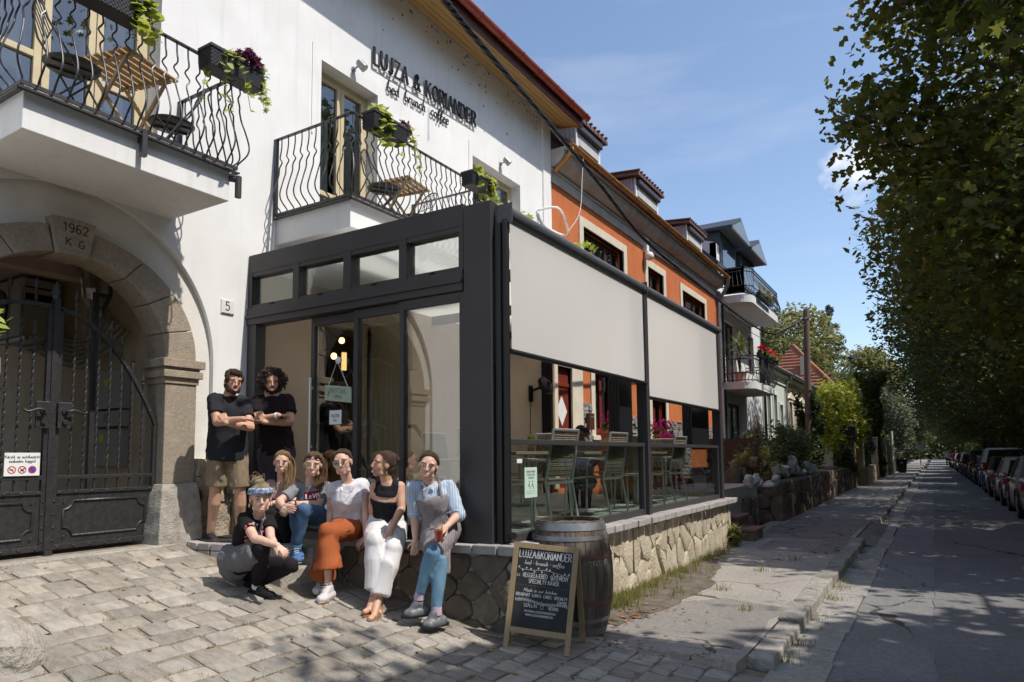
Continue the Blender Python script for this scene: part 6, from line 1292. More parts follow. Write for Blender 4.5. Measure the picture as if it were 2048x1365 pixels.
def rock(px,py,s,xp,hx_=1,lab=''):
 d = P(px,py,10)-Vector((0,0,CAMZ));s *= .66;c = Vector((0,0,CAMZ))+d*(xp/d.x)
 mb = MB();mb.ell((c.x,c.y,c.z),(s*.9,s*.8,s*hx_),20,14);o = mb.build('garden_rock',T['rock'],smooth=35);vjit(o,s*.55,.9/s,px*.37);vjit(o,s*.16,3.0/s,py*.11)
 tag(o,lab,'rock','white rocks on the garden walls')
rk = [(1446,941,0.16,-4.15,.8,'low white rock at the left end beside the brown fence'),(1467,926,0.14,-4.15,.9,'white rock stacked on top of the pair by the brown fence'),(1468,939,0.19,-4.15,.9,'broad white rock under the stacked one by the fence'),(1506,922,0.19,-3.7,1.4,'tall pointed white rock standing in the planting'),(1496,964,0.14,-3.02,1.5,'upright white rock at the left of the front wall edge'),(1511,961,0.14,-3.02,1.5,'upright white rock, second along the front wall edge'),(1521,966,0.10,-3.02,1.2,'small white rock between the upright pair and the flat one'),(1538,971,0.18,-3.02,.7,'flat white rock on the front wall edge'),(1550,963,0.16,-3.02,1.1,'white rock at the corner end of the front wall edge'),
(1552,943,0.18,-3.2,1.1,'white rock at the near end of the long row'),(1569,941,0.18,-3.2,1.3,'white rock, second in the long row along the garden wall'),(1584,930,0.21,-3.2,1.7,'tallest pointed white rock in the long row'),(1593,941,0.19,-3.2,1.2,'white rock just right of the tallest pointed one'),(1604,946,0.19,-3.2,.9,'low white rock in the middle of the long row'),(1612,932,0.21,-3.2,1.0,'white rock set back behind the right end of the row'),(1624,939,0.24,-3.2,1.0,'large white rock near the right end of the row'),(1634,945,0.21,-3.2,.8,'last low white rock at the right end of the row')]
for q in rk: rock(*q)
fe = thing('board_fence','short brown vertical board fence at the end of the glass room','fence',(-4.2,16,1.2))
for i in range(9): mb = MB();x = -4.75+.135*i;mb.box(x,x+.12,16.9,16.94,1.2,1.98+.01*(i%3));mb.build('board',T['darkwood'],fe)
mb = MB();mb.box(-4.8,-3.5,16.94,16.98,1.4,1.48);mb.box(-4.8,-3.5,16.94,16.98,1.8,1.88);mb.build('rail',T['darkwood'],fe)
# gate piers and fence beyond the hedge
T['tanpier'] = M('tan_render',(.30,.235,.16),(.24,.19,.13),.9,scale=4)
gp = thing('gate_pier','dark stone gate pier carrying a black planter box','pier',(-3.15,33.6,.1));mb = MB();mb.box(-3.4,-2.98,33.3,33.9,.1,2.2);mb.build('pier',T['gwall'],gp,bevel=.02)
t = thing('black_planter','black tapered planter box on top of the gate pier','planter',(-3.15,33.6,2.2));mb = MB();mb.prism([(33.25,2.2),(33.95,2.2),(34.1,2.75),(33.1,2.75)],-3.5,-2.9,'x');mb.build('box',T['boxplastic'],t);leafcloud('foliage',blob(3,140,(-3.2,33.6,2.85),(.35,.5,.2)),.12,HEART,T['dryl'],t,4)
gp = thing('tan_pier','tan rendered gate pier with a pale edge on a low plinth','pier',(-2.95,36,.1));mb = MB();mb.box(-3.3,-2.85,35.6,36.1,.9,2.7);mb.build('pier',T['tanpier'],gp,bevel=.01);mb = MB();mb.box(-3.35,-2.72,35.5,36.2,0,.9);mb.build('plinth',T['gwall'],gp,bevel=.01);mb = MB();mb.box(-2.85,-2.82,35.6,36.1,.9,2.72);mb.build('edge_strip',T['creamtrim'],gp)
lw = thing('low_wall','low rough stone wall with tall posts running on past the tan pier','wall',(-2.9,46,.1));mb = MB();mb.box(-3.3,-2.8,36.1,43.5,0,.95);mb.build('wall',T['rubble'],lw);mb = MB();mb.box(-3.3,-2.7,48,72,0,.9);mb.build('wall',T['gwall'],lw)
for i,y in enumerate((43.4,48.2,51.5,55,58,62,66,70)): mb = MB();mb.box(-3.05,-2.72,y-.17,y+.17,0,2.5 if i < 4 else 2.1);mb.build('post',T['tanpier'] if i%2 else T['rubble'],lw)
t = thing('dark_fence','dark board gate between two posts in the shade','gate',(-3,45.8,.1));
for i in range(14): mb = MB();y = 43.7+.31*i;mb.box(-2.98,-2.93,y,y+.27,.15,1.9);mb.build('board',T['darkwood'],t)
t = thing('white_post','thin white post among the far shrubs','post',(-2.75,58,.1));mb = MB();mb.tube([(-2.72,58.6,.1),(-2.72,58.6,3.2)],.1,10);mb.build('post',T['white'],t)
t = thing('wheelie_bin','black wheelie bin standing on the far pavement','bin',(-2.15,59,.1));mb = MB();mb.add([(-2.42,58.7,.2),(-1.88,58.7,.2),(-1.88,59.3,.2),(-2.42,59.3,.2),(-2.5,58.6,1.0),(-1.8,58.6,1.0),(-1.8,59.4,1.0),(-2.5,59.4,1.0)],[(3,2,1,0),(4,5,6,7),(0,1,5,4),(1,2,6,5),(2,3,7,6),(3,0,4,7)]);mb.build('body',T['black'],t,bevel=.03);mb = MB();mb.prism([(-2.55,1.0),(-1.75,1.0),(-1.78,1.08),(-2.15,1.14),(-2.52,1.08)],58.55,59.45,'y');mb.build('lid',T['black'],t);mb = MB();mb.tube([(-2.4,59.4,.14),(-1.9,59.4,.14)],.13,12);mb.build('wheels',T['black'],t);mb = MB();mb.box(-2.25,-2.05,58.58,58.62,.82,.88);mb.build('label',T['paper'],t)
t = thing('street_sign','small dark street sign post at the far kerb','sign',(-1.5,95,.1));mb = MB();mb.tube([(-1.5,95,.1),(-1.5,95,2.5)],.05,8);mb.build('post',T['black'],t);mb = MB();mb.box(-1.85,-1.15,94.93,94.97,1.9,2.6);mb.build('plate',T['galv'],t)
# ================================================================== TREES
T['maple'] = leafmat('maple_leaf',(.05,.07,.017),(.15,.155,.04),.5,rough=.45)
T['mapled'] = leafmat('far_maple_leaf',(.05,.07,.02),(.11,.12,.035),.42)
T['bark'] = M('bark',(.09,.07,.05),(.055,.042,.03),.9,scale=8,stretch=(4,4,1),bump=1,bscale=20)
SX,SY,SZ = 1.0,.09,1.5
def keep(p,rg):  # culls leaves whose shadow would fall where sun is wanted
 x,y,z = p
 if x < -2.9 and y < 21: return False
 zf = z-SZ*(x+6.35);fy = y-SY*(x+6.35)
 if zf > .8 and -6 < fy < 23.5: return fy > 19.3 and 5.2 < zf < 7.4 and rg.random() < .35
 zb = z-SZ*(x+3.0);by = y-SY*(x+3.0)
 if .0 < zb < 3.9 and 4.4 < by < 11.8: return False
 gx = x-(z-.1)/SZ;gy = y-SY*(z-.1)/SZ
 if gx < -3.15 and gy < 5.2: return rg.random() < (.25 if gx > -4.2 and gy < 3.9 and gy > 3.0 else .004)
 if -3.15 <= gx < -.9 and 5.5 < gy < 9.6: return rg.random() < .05
 if gx >= -.9 and 7.2 < gy < 9.4: return rg.random() < .12
 return True
def crown_pts(seed,c,R_,n,nclump,filt=False,zmin=2.4,csize=.85):
 rg = np.random.default_rng(seed);out = []
 cl_ = [];tries = 0
 while len(cl_) < nclump and tries < 60000:
  tries += 1
  d = rg.normal(size=3);d /= np.linalg.norm(d);q = np.array(c)+d*np.array(R_)*(.45+.55*rg.random()**.5)
  if q[2] > zmin+.3 and (not filt or keep(q,rg)): cl_.append((q,csize*rg.uniform(.6,1.5)))
 per = n//nclump
 for q,s in cl_:
  pts = q+np.clip(rg.normal(size=(per,3)),-1.5,1.5)*np.array((s,s,s*.42))-np.array((0,0,1))*np.abs(rg.normal(size=(per,1)))*.25*s
  for p in pts:
   if p[2] > zmin and (((p-np.array(c))/np.array(R_))**2).sum() < 1.3 and (not filt or keep(p,rg)): out.append(p)
 return np.array(out),cl_
def trunk(t,base,top,r,cl_,seed,nl=10):
 rr = rnd(seed);mb = MB();b = Vector(base);e = Vector(top);path = [b+(e-b)*f+Vector((rr.uniform(-.12,.12),rr.uniform(-.12,.12),0))*f for f in (0,.08,.25,.5,.75,1)]
 mb.tube(path,[r*1.5,r*1.1,r,r*.8,r*.55,r*.2],10);
 for (q,s) in rr.sample(cl_,min(nl,len(cl_))):
  st_ = path[rr.choice((2,3,3,4))];q = Vector(q);m_ = st_.lerp(q,.5)+Vector((0,0,.35));mb.tube(smooth_path([st_,m_,q],4),[r*.38*(1-i/9)+.015 for i in range(9)],6)
 mb.build('trunk',T['bark'],t,smooth=60)
def street_tree(lab,base,c,R_,n,ncl,seed,leaf=.17,shape=MAPLE,filt=True,mat=None,zmin=2.6,nl=46,cs=.85):
 t = thing('maple_tree',lab,'tree',base,'maples along the right of the road');pts,cl_ = crown_pts(seed,c,R_,n,ncl,filt,zmin,cs)
 trunk(t,base,(c[0],c[1],c[2]+R_[2]*.5),.24,cl_,seed,nl);leafcloud('crown',pts,leaf,shape,mat or T['maple'],t,seed,droop=.25,sv=.45);return t
street_tree('near maple whose leafy boughs hang in at the top right corner',(4.6,5.2,0),(4.0,5.6,7.4),(4.3,4.4,4.4),56000,420,1,.135,MAPLE,cs=.55)
street_tree('maple out of frame behind the photographer, shading the yard corner',(4.6,-2.5,0),(3.0,-1.5,7.0),(4.4,4.6,4.0),15000,200,2,.2,QUADL,cs=.7)
street_tree('second maple, bulging over the road above the silver car',(4.8,13.5,0),(3.5,13.5,7.8),(4.4,4.2,5.2),44000,330,3,.14,MAPLE8,cs=.62)
street_tree('third maple, its crown reaching left over the road',(4.8,21.5,0),(3.4,21.5,8.2),(4.7,4.0,5.4),36000,280,4,.16,OVAL,cs=.7)
tp = street_tree('fourth maple of the roadside row',(4.8,30,0),(3.6,30,8.4),(5.2,4.0,5.6),30000,240,5,.19,QUADL,False,T['mapled'],2.4,cs=.95)
ordn = ['fifth','sixth','seventh','eighth','ninth','tenth','eleventh','twelfth']
rr = rnd(9)
def recopy(src,lab,loc,rz,sc,grp=None):
 c = copy_tree(src);c.location = loc;c.rotation_euler = (0,0,rz);c.scale = (sc,sc,sc*rr.uniform(.92,1.08));c['label'] = lab
 if grp: c['group'] = grp
 return c
for i,y in enumerate((38.5,47,56,66,77,90,105,124)): recopy(tp,ordn[i]+' maple of the roadside row, counted from the camera',(4.8+rr.uniform(-.3,.3),y,0),rr.uniform(-.5,.5)+(0 if i%2 else .3),rr.uniform(.92,1.08))
# park edge behind the parked cars
bk = thing('park_tree','dark park tree behind the first parked cars','tree',(11,16,0),'park trees behind the cars');pts,cl_ = crown_pts(21,(11,16,6.2),(5.2,5,6),17000,150,False,.3,1.1);trunk(bk,(11,16,0),(11,16,8),.3,cl_,3,8);leafcloud('crown',pts,.36,OVAL,T['mapled'],bk,22)
for i,(x,y) in enumerate(((10.5,5),(11,26),(10.5,36),(11,47),(10.5,59),(11,72),(10.5,88),(10,108),(9,130))): recopy(bk,'dark park tree behind the parked cars, '+['at the right frame edge','second along the row','third along the row','fourth along the row','fifth along the row','sixth along the row','seventh along the row','eighth along the row','last before the bend'][i],(x,y,0),rr.uniform(0,6.28),rr.uniform(.9,1.15))
hs_ = thing('park_shrub','dense dark shrub behind the nearest parked cars','shrub',(6.3,18,0),'shrubs behind the parked cars');leafcloud('foliage',blob(31,5200,(6.3,18,1.5),(1.5,3.0,1.7),.2),.22,OVAL,T['mapled'],hs_,32);mb = MB();[mb.tube([(6.3+a,18+b,0),(6.3+a*2,18+b*2,1.6)],.03,5) for a,b in ((0,0),(.2,.3),(-.2,.4),(.1,-.5))];mb.build('stems',T['bark'],hs_)
for i in range(13): recopy(hs_,'dense dark shrub behind the parked cars, '+['nearest the frame edge','first past the silver car','second past the silver car','by the white hatchback','by the bronze saloon','by the white sport utility','by the dark saloon','by the black car','by the blue car','by the small red car','near the far red car','near the last cars','at the far end'][i],(6.4+rr.uniform(-.3,.6),12+ i*6.5+(6 if i else 0),0),rr.uniform(0,6.28),rr.uniform(.9,1.25))
# closing trees at the end of the street and on the left
def gtree(name,lab,base,c,R_,n,ncl,seed,leaf,mat,grp,shape=OVAL,zmin=.8,cs=.9,r=.25):
 t = thing(name,lab,'tree',base,grp);pts,cl_ = crown_pts(seed,c,R_,n,ncl,False,zmin,cs);trunk(t,base,(c[0],c[1],c[2]+R_[2]*.4),r,cl_,seed,6);leafcloud('crown',pts,leaf,shape,mat,t,seed);return t
T['olive'] = leafmat('olive_leaf',(.15,.155,.055),(.25,.25,.10),.35);T['midleaf'] = leafmat('mid_leaf',(.05,.075,.025),(.10,.125,.045),.35);T['greyleaf'] = leafmat('grey_leaf',(.10,.12,.075),(.17,.19,.12),.35)
gl = 'trees beyond the houses'
gtree('broad_tree','broad sunlit olive green tree behind the house roofs',(-10.4,62,0),(-10.4,62,9.4),(4.2,4.6,4.8),15000,130,41,.36,T['olive'],gl,cs=1.0)
gtree('broad_tree','olive green tree farther back behind the broad one',(-14.5,74,0),(-14.5,74,10.2),(4.4,4.6,4.6),9000,80,42,.40,T['olive'],gl,cs=.9)
gtree('broad_tree','olive tree right of the spruce above the ivy',(-5.6,86,0),(-5.8,86,9.2),(3.6,4,4.4),8000,80,43,.42,T['olive'],gl)
gtree('broad_tree','dark rounded tree shading the far garden fence',(-5.6,56,0),(-5.4,56,4.2),(2.4,4.4,3.6),9000,90,44,.30,T['midleaf'],gl,cs=.7)
gtree('broad_tree','grey green shrubby tree over the pavement past the ivy',(-4.4,70,0),(-4.3,70,4.2),(2.4,4.6,3.6),9000,90,45,.30,T['greyleaf'],gl,cs=.7)
gtree('broad_tree','low grey green tree above the far black bin',(-4.4,84,0),(-4.2,84,4.2),(2.6,5,3.8),8000,80,46,.34,T['greyleaf'],gl,cs=.7)
gtree('broad_tree','far rounded tree near the end of the pavement',(-4.6,104,0),(-4.4,104,4.6),(3,6,4.2),7000,80,47,.4,T['midleaf'],gl)
gtree('broad_tree','left tree closing the end of the street',(-7,150,0),(-6,150,7),(6,6,6.5),7000,80,48,.6,T['midleaf'],gl,cs=1.3)
gtree('broad_tree','right tree closing the end of the street',(3,165,0),(3,165,7),(7,6,6.5),7000,80,49,.6,T['mapled'],gl,cs=1.3)
rg = np.random.default_rng(77);n = 9000;zz = 11*rg.random(n)**1.1;pts = np.stack([-22+46*rg.random(n),188+5*rg.normal(size=n),zz],1);tag(leafcloud('far_wood',pts,1.0,QUADL,T['mapled'],None,78),kind='stuff')
def conifer(lab,base,h,rad_,n,seed,mat,leaf=.5,grp='conifers beyond the houses'):
 t = thing('spruce',lab,'tree',base,grp);rg = np.random.default_rng(seed);pts = [];ups = [];mb = MB();b = Vector(base);mb.tube([b,b+Vector((0,0,h))],[h*.018,.02],8)
 for k in range(int(h*6)):
  f = (k+rg.random())/(h*6);z = h*(.06+.94*f);rr_ = rad_*(1-f)**.85*rg.uniform(.65,1.15)+.15;a = rg.random()*6.28
  m = int(n/(h*6)*(.35+1.5*(1-f)));s = rg.random(m)**.7;px = base[0]+math.cos(a)*rr_*s+rg.normal(size=m)*.10*rr_;py = base[1]+math.sin(a)*rr_*s+rg.normal(size=m)*.10*rr_;pz = base[2]+z-.22*rr_*s+.12*rr_*s**3+rg.normal(size=m)*.07
  pts += list(zip(px,py,pz));mb.tube([(base[0],base[1],base[2]+z),(base[0]+math.cos(a)*rr_*.9,base[1]+math.sin(a)*rr_*.9,base[2]+z-.2*rr_)],.03,4)
 mb.build('trunk',T['bark'],t);leafcloud('crown',pts,leaf,[(0,-.5),(.13,-.2),(.10,.25),(0,.6),(-.10,.25),(-.13,-.2)],mat,t,seed,droop=-.1);return t
T['spruce'] = leafmat('blue_spruce',(.07,.10,.095),(.15,.185,.18),.15);T['darkfir'] = leafmat('dark_fir',(.03,.05,.03),(.06,.08,.05),.15)
conifer('tall blue grey spruce behind the red roofed house',(-8.2,73,0),16.0,4.4,20000,51,T['spruce'],.46);conifer('small dark fir far down the left side',(-6.0,112,0),9.5,2.6,5000,52,T['darkfir'],.45);conifer('dark spruce half hidden behind the broad olive tree',(-10.5,78,0),15,3.6,6000,53,T['spruce'],.5)
# ivy column, hedge, shrubs on the left
t = thing('ivy_column','tall slim column smothered in ivy beside the pavement','plant',(-3.05,45.5,.1));rg = np.random.default_rng(5);n = 6500;zz = .3+6.0*rg.random(n);a = rg.random(n)*6.28;r_ = (.42+.13*np.sin(zz*2.1)+.40*np.exp(-((zz-5.9)/.7)**2))*(.75+.35*rg.random(n));pts = np.stack([-3.05+r_*np.cos(a),45.5+r_*np.sin(a),zz+.1],1);leafcloud('ivy',pts,.17,HEART,leafmat('ivy_leaf',(.06,.085,.018),(.13,.15,.04),.35),t,6);mb = MB();mb.tube([(-3.05,45.5,.1),(-3.05,45.5,6.1)],.2,8);mb.build('trunk',T['bark'],t)
def bush(name,lab,c,R_,n,leaf,mat,seed,shape=OVAL,shell=.35,cat='shrub',grp=None):
 t = thing(name,lab,cat,(c[0],c[1],c[2]-R_[2]),grp);rg = np.random.default_rng(seed);k = max(8,n//90);P_ = []
 for i in range(k):
  d = rg.normal(size=3);d /= np.linalg.norm(d);q = np.array(c)+d*np.array(R_)*(shell+(1-shell)*rg.random()**.6);P_.append(q+rg.normal(size=(n//k,3))*np.array(R_)*.13)
 mb = MB()
 for i in range(6): mb.tube([(c[0],c[1],c[2]-R_[2]),(c[0]+R_[0]*.6*math.cos(i),c[1]+R_[1]*.6*math.sin(i),c[2])],.02,5)
 mb.build('stems',T['bark'],t);leafcloud('foliage',np.concatenate(P_),leaf,shape,mat,t,seed);return t
T['yellowg'] = leafmat('yellow_green_leaf',(.22,.25,.04),(.34,.36,.08),.45)
bush('laurel_hedge','dark glossy hedge behind the white rocks',(-3.8,22.5,1.62),(.55,5.8,.72),12000,.11,T['midleaf'],61,OVAL,.1,'hedge')
bush('rockery_plant','feathery green clump among the rocks by the brown fence',(-3.75,17.2,1.3),(.55,1.0,.42),2600,.10,T['weed'],62,BLADE,.1,'plant');bush('rockery_plant','green clump spilling between the rocks further along',(-3.35,19.5,1.15),(.3,2.2,.22),1700,.09,T['midleaf'],63,BLADE,.1,'plant')
bush('ivy_clump','dark ivy climbing the foot of the utility pole',(-3.75,26.2,2.6),(.45,.5,1.7),3000,.13,T['midleaf'],64,HEART,.1,'plant')
bush('yellow_shrub','large yellow green shrub leaning over the garden wall',(-3.7,34.8,3.2),(1.0,2.6,1.9),9000,.17,T['yellowg'],65,OVAL,.3);bush('climber','leafy climber tumbling over the low stone wall by the tan pier',(-3.15,38.6,1.9),(.5,2.4,1.3),5000,.17,T['greyleaf'],66,HEART,.2,'plant')
bush('ivy_clump','ivy hanging over the end of the dark garden wall',(-3.15,31.8,1.1),(.35,1.2,.9),2600,.13,T['midleaf'],67,HEART,.1,'plant')
bush('dark_shrub','dark shrub mass over the board gate and posts',(-4.0,49,2.6),(1.1,4.5,1.9),7000,.2,T['midleaf'],68);bush('dark_shrub','low dark shrub by the far white post',(-3.6,62,1.9),(.9,5,1.6),5000,.2,T['midleaf'],69);bush('dark_shrub','dark shrub filling the gap under the spruce',(-6.2,58,3.4),(1.4,3.5,3.2),6000,.26,T['midleaf'],70)
bush('terrace_weed','dry spiky weed at the foot of the terrace end by the steps',(-2.86,11.6,.3),(.16,.18,.2),260,.2,T['grass'],71,BLADE,.1,'plant')
# ================================================================== PARKED CARS
def paint(name,c,rough=.28,metal=.0):
 m,t,b = nodes(name);b.inputs['Base Color'].default_value = hx(c);b.inputs['Roughness'].default_value = rough;b.inputs['Metallic'].default_value = metal;b.inputs['Coat Weight'].default_value = .8;b.inputs['Coat Roughness'].default_value = .05;return m
T['carglass'] = paint('car_glass',(.012,.014,.016),.04);T['tyre'] = M('tyre',(.016,.016,.017),None,.85);T['rim'] = M('alloy_rim',(.42,.42,.43),None,.3,metal=.9)
T['tail'] = paint('tail_light',(.38,.012,.014),.12);T['cartrim'] = M('dark_trim',(.02,.02,.021),None,.6);T['plate'] = T['white']
def car(name,label,cat,x,y,L_,W,Hh,col,kind='hatch',rz=0.0,dark_roof=False):
 """rear at y, nose towards +y; local x across, y along, z up"""
 t = thing(name,label,cat,(x,y,0),'cars parked along the right of the road',rz,local=True);w = W/2
 gc = .18;bl = Hh*.60;hb = L_
 # stations along the car: (y, half width, sill z, belt z, hood top z)
 if kind == 'sedan': top = [(0,.80),(.04,.92),(.14,.95),(.24,1.0),(.36,1.0),(.52,1.0),(.66,.98),(.72,.93),(.86,.87),(.96,.80),(1,.66)]
 else: top = [(0,.92),(.03,1.0),(.10,1.0),(.22,1.0),(.36,1.0),(.52,1.0),(.66,.98),(.72,.93),(.86,.87),(.96,.80),(1,.66)]
 vs = [];fs = [];prof = [(.0,.0),(.86,.0),(.965,.10),(1.0,.34),(1.0,.55),(.985,.80),(.955,.94),(.86,1.0),(0,1.02)]
 nP = len(prof)
 for (f,h_) in top:
  tw = 1-.10*max(0,(abs(f-.5)*2-.72)/.28)**1.5*1.6;zt = gc+(bl-gc)*h_;z0 = gc+(.10 if f in (0,1) else .03 if f in (.03,.04,.96) else 0)
  for (a,b) in prof: vs.append((w*tw*a,f*hb,z0+(zt-z0)*b))
 nS = len(top)
 full = []
 for i in range(nS): full += vs[i*nP:(i+1)*nP]+[(-p[0],p[1],p[2]) for p in vs[i*nP:(i+1)*nP][::-1]][1:-1]
 K_ = nP*2-2
 for i in range(nS-1):
  for j in range(K_): fs.append((i*K_+j,i*K_+(j+1)%K_,(i+1)*K_+(j+1)%K_,(i+1)*K_+j))
 fs.append(tuple(range(K_-1,-1,-1)));fs.append(tuple((nS-1)*K_+j for j in range(K_)))
 mb = MB();mb.add(full,fs);body = mb.build('body',col,t,local=True,smooth=38)
 # wheel arches cut by dark liners, then the glasshouse
 if kind == 'sedan': gp = [(.10,.0),(.25,.93),(.34,1.0),(.46,1.0),(.60,.93),(.735,.0)]
 elif kind == 'suv': gp = [(.015,.0),(.055,.90),(.11,1.0),(.46,1.0),(.58,.94),(.72,.0)]
 else: gp = [(.02,.0),(.10,.86),(.17,1.0),(.46,1.0),(.58,.93),(.725,.0)]
 zb = bl-.02;ht = Hh-zb
 def P3(f,g,ins): return (w*(.93-.20*g**1.2)-ins,f*hb,zb+ht*g)
 mb = MB();n = len(gp);vs = []
 for (f,g) in gp: a = P3(f,g,0);vs += [a,(-a[0],a[1],a[2])]
 fs = [(2*i,2*i+1,2*i+3,2*i+2) for i in range(n-1)];side = [2*i for i in range(n)]
 mb.add(vs,fs+[tuple(side),tuple(2*i+1 for i in reversed(range(n)))]);mb.build('cabin',T['carglass'],t,local=True,smooth=25)
 mb = MB();ir = [i for i in range(n-1) if gp[i][1] > .8 and gp[i+1][1] > .8]
 def strip(i,x0,x1,lift=.012):
  a = P3(*gp[i],0);b = P3(*gp[i+1],0);return a,b
 for i in ir:
  a = P3(*gp[i],0);b = P3(*gp[i+1],0);mb.add([(a[0]+.01,a[1],a[2]-.02),(a[0]*.93,a[1],a[2]+.018),(-a[0]*.93,a[1],a[2]+.018),(-a[0]-.01,a[1],a[2]-.02),(b[0]+.01,b[1],b[2]-.02),(b[0]*.93,b[1],b[2]+.018),(-b[0]*.93,b[1],b[2]+.018),(-b[0]-.01,b[1],b[2]-.02)],[(0,1,5,4),(1,2,6,5),(2,3,7,6)])
 mb.build('roof',T['carglass'] if dark_roof else col,t,local=True,smooth=60)
 mb = MB()
 for s in (-1,1):
  for (f0,g0,f1,g1,wd) in ((gp[0][0],0,gp[1][0],gp[1][1],.10),(gp[-1][0],0,gp[-2][0],gp[-2][1],.06),(.335,0,.345,1.0,.06),(gp[1][0],gp[1][1],gp[2][0],1.0,.08),(.20 if kind!='sedan' else .26,0,.22 if kind != 'sedan' else .29,.97,.09)):
   a = P3(f0,g0,-.006);b = P3(f1,g1,-.006);mb = MB();mb.bar((s*a[0],a[1],a[2]),(s*b[0],b[1],b[2]),.03,wd,(1,0,0));mb.build('pillar',col,t,local=True)
 wr = .33 if kind != 'suv' else .37
 for s in (-1,1):
  for yy in (L_*.20,L_*.80):
   mb = MB();X_ = Matrix.Rotation(math.pi/2,3,'Y');cx = s*(w-.10)
   mb.lathe([(wr*.62,-.10),(wr*.93,-.105),(wr,-.07),(wr,.07),(wr*.93,.105),(wr*.62,.10)],24,(cx,yy,wr),X=X_);wl = mb.build('wheel',T['tyre'],t,local=True,smooth=40)
   mb = MB();mb.lathe([(.05,.075*s),(wr*.6,.06*s),(wr*.64,.10*s)],20,(cx,yy,wr),X=X_)
   mb.build('rim_back',T['cartrim'],wl,local=True)
   mb = MB();xo = cx+s*.095
   for k in range(5):
    a = k*1.2566+.3;mb.bar((xo,yy+math.cos(a)*.04,wr+math.sin(a)*.04),(xo,yy+math.cos(a)*wr*.62,wr+math.sin(a)*wr*.62),.03,.055,(1,0,0))
   mb.lathe([(wr*.56,.085*s),(wr*.66,.105*s)],20,(cx,yy,wr),X=X_);mb.lathe([(.001,.1*s),(.05,.1*s),(.055,.08*s)],12,(cx,yy,wr),X=X_);mb.build('rim',T['rim'],wl,local=True)
   mb = MB();pts = [(s*(w+.004),yy+(wr+.05)*math.cos(a),wr+(wr+.05)*math.sin(a)) for a in [math.pi*i/10 for i in range(11)]];mb.tube(pts,.028,6);mb.lathe([(.001,0),(wr+.04,0)],24,(s*(w+.001),yy,wr+.01),X=X_);mb.build('wheel_arch',T['cartrim'],t,local=True)
  mb = MB();
  if kind == 'suv': mb.prism([(s*w*.70,bl*.78),(s*w*1.004,bl*.78),(s*w*.99,bl*1.12),(s*w*.80,bl*1.12)],-.03,.16,'y')
  else: mb.prism([(s*w*.45,bl*.80),(s*w*.985,bl*.78),(s*w*.985,bl*.96),(s*w*.60,bl*.97)],-.022,.20,'y')
  mb.build('tail_light',T['tail'],t,local=True,bevel=.01)
  mb = MB();mb.ell((s*(w+.10),L_*.685,bl+.09),(.10,.06,.075),10,7);mb.bar((s*(w-.06),L_*.69,bl+.02),(s*(w+.06),L_*.69,bl+.06),.03,.03);mb.build('wing_mirror',T['cartrim'] if kind == 'suv' else col,t,local=True,smooth=50)
  mb = MB();
  for q in (.40,.60): mb = MB();mb.box(s*w*1.0-.012,s*w*1.0+.016,L_*q-.09,L_*q+.09,bl*.86,bl*.89);mb.build('door_handle',col,t,local=True)
 mb = MB();mb.box(-w*.92,w*.92,-.035,.25,.22,.42);mb.box(-w*.92,w*.92,L_-.3,L_+.02,.22,.40);mb.build('bumper_insert',T['cartrim'],t,local=True,bevel=.02)
 mb = MB();mb.box(-.26,.26,-.03,-.01,bl*.70-.055,bl*.70+.055);mb.build('number_plate',T['plate'],t,local=True)
 mb = MB();mb.box(-w*.99,w*.99,.9,L_-.9,gc+.02,gc+.10);mb.build('sill',T['cartrim'],t,local=True)
 return t
pc = {k: paint('paint_'+k,c,r_,m_) for k,c,r_,m_ in (('silver',(.36,.365,.37),.25,.6),('greysilver',(.30,.31,.315),.25,.6),('pearl',(.52,.49,.50),.25,.1),('bronze',(.17,.15,.125),.25,.6),('white',(.66,.66,.65),.22,0),('black',(.012,.012,.014),.15,0),('darkgrey',(.06,.062,.065),.2,.4),('blue',(.03,.05,.11),.2,.2),('red',(.24,.012,.014),.2,.1),('wine',(.10,.012,.02),.2,.1))}
for a in (('parked_car','grey silver hatchback cut off by the right frame edge, nearest of the parked row','car',2.52,14.6,4.2,1.78,1.50,pc['greysilver'],'hatch'),('parked_car','silver hatchback with a black mirror, second in the parked row','car',2.50,19.7,4.1,1.76,1.48,pc['silver'],'hatch'),('parked_car','pearly white hatchback with wide red tail lights, third in the parked row','car',2.50,24.2,4.2,1.80,1.42,pc['pearl'],'hatch'),
 ('parked_car','bronze grey saloon between the pearly hatchback and the white sport utility','car',2.45,29.1,4.5,1.76,1.42,pc['bronze'],'sedan'),('parked_car','tall white sport utility car with dark rear window and roof aerial','sport utility car',2.58,34.2,4.6,1.92,1.74,pc['white'],'suv'),('parked_car','black car with bright alloy wheels just beyond the white sport utility','car',2.48,39.5,4.4,1.80,1.44,pc['black'],'sedan'),('parked_car','dark grey sport utility car with roof rails in the middle of the row','sport utility car',2.5,44.6,4.5,1.85,1.70,pc['darkgrey'],'suv'),
 ('parked_car','dark wine coloured car after the grey sport utility','car',2.42,50,4.2,1.76,1.45,pc['wine'],'hatch'),('parked_car','dark blue car with a pale rear window far down the row','car',2.4,55.5,4.4,1.78,1.48,pc['blue'],'hatch'),('parked_car','far silver car in front of the red one','car',2.4,61,4.2,1.76,1.50,pc['silver'],'hatch'),('parked_car','small red car near the far end of the row','car',2.3,66.5,4.1,1.74,1.50,pc['red'],'hatch'),('parked_car','far white car near the end of the row','car',2.3,73,4.3,1.76,1.5,pc['white'],'hatch'),('parked_car','second small red car at the far end of the row','car',2.2,80,4.2,1.76,1.5,pc['red'],'hatch'),('parked_car','last dark car of the parked row','car',2.2,88,4.3,1.8,1.5,pc['black'],'hatch')):
 car(*a)
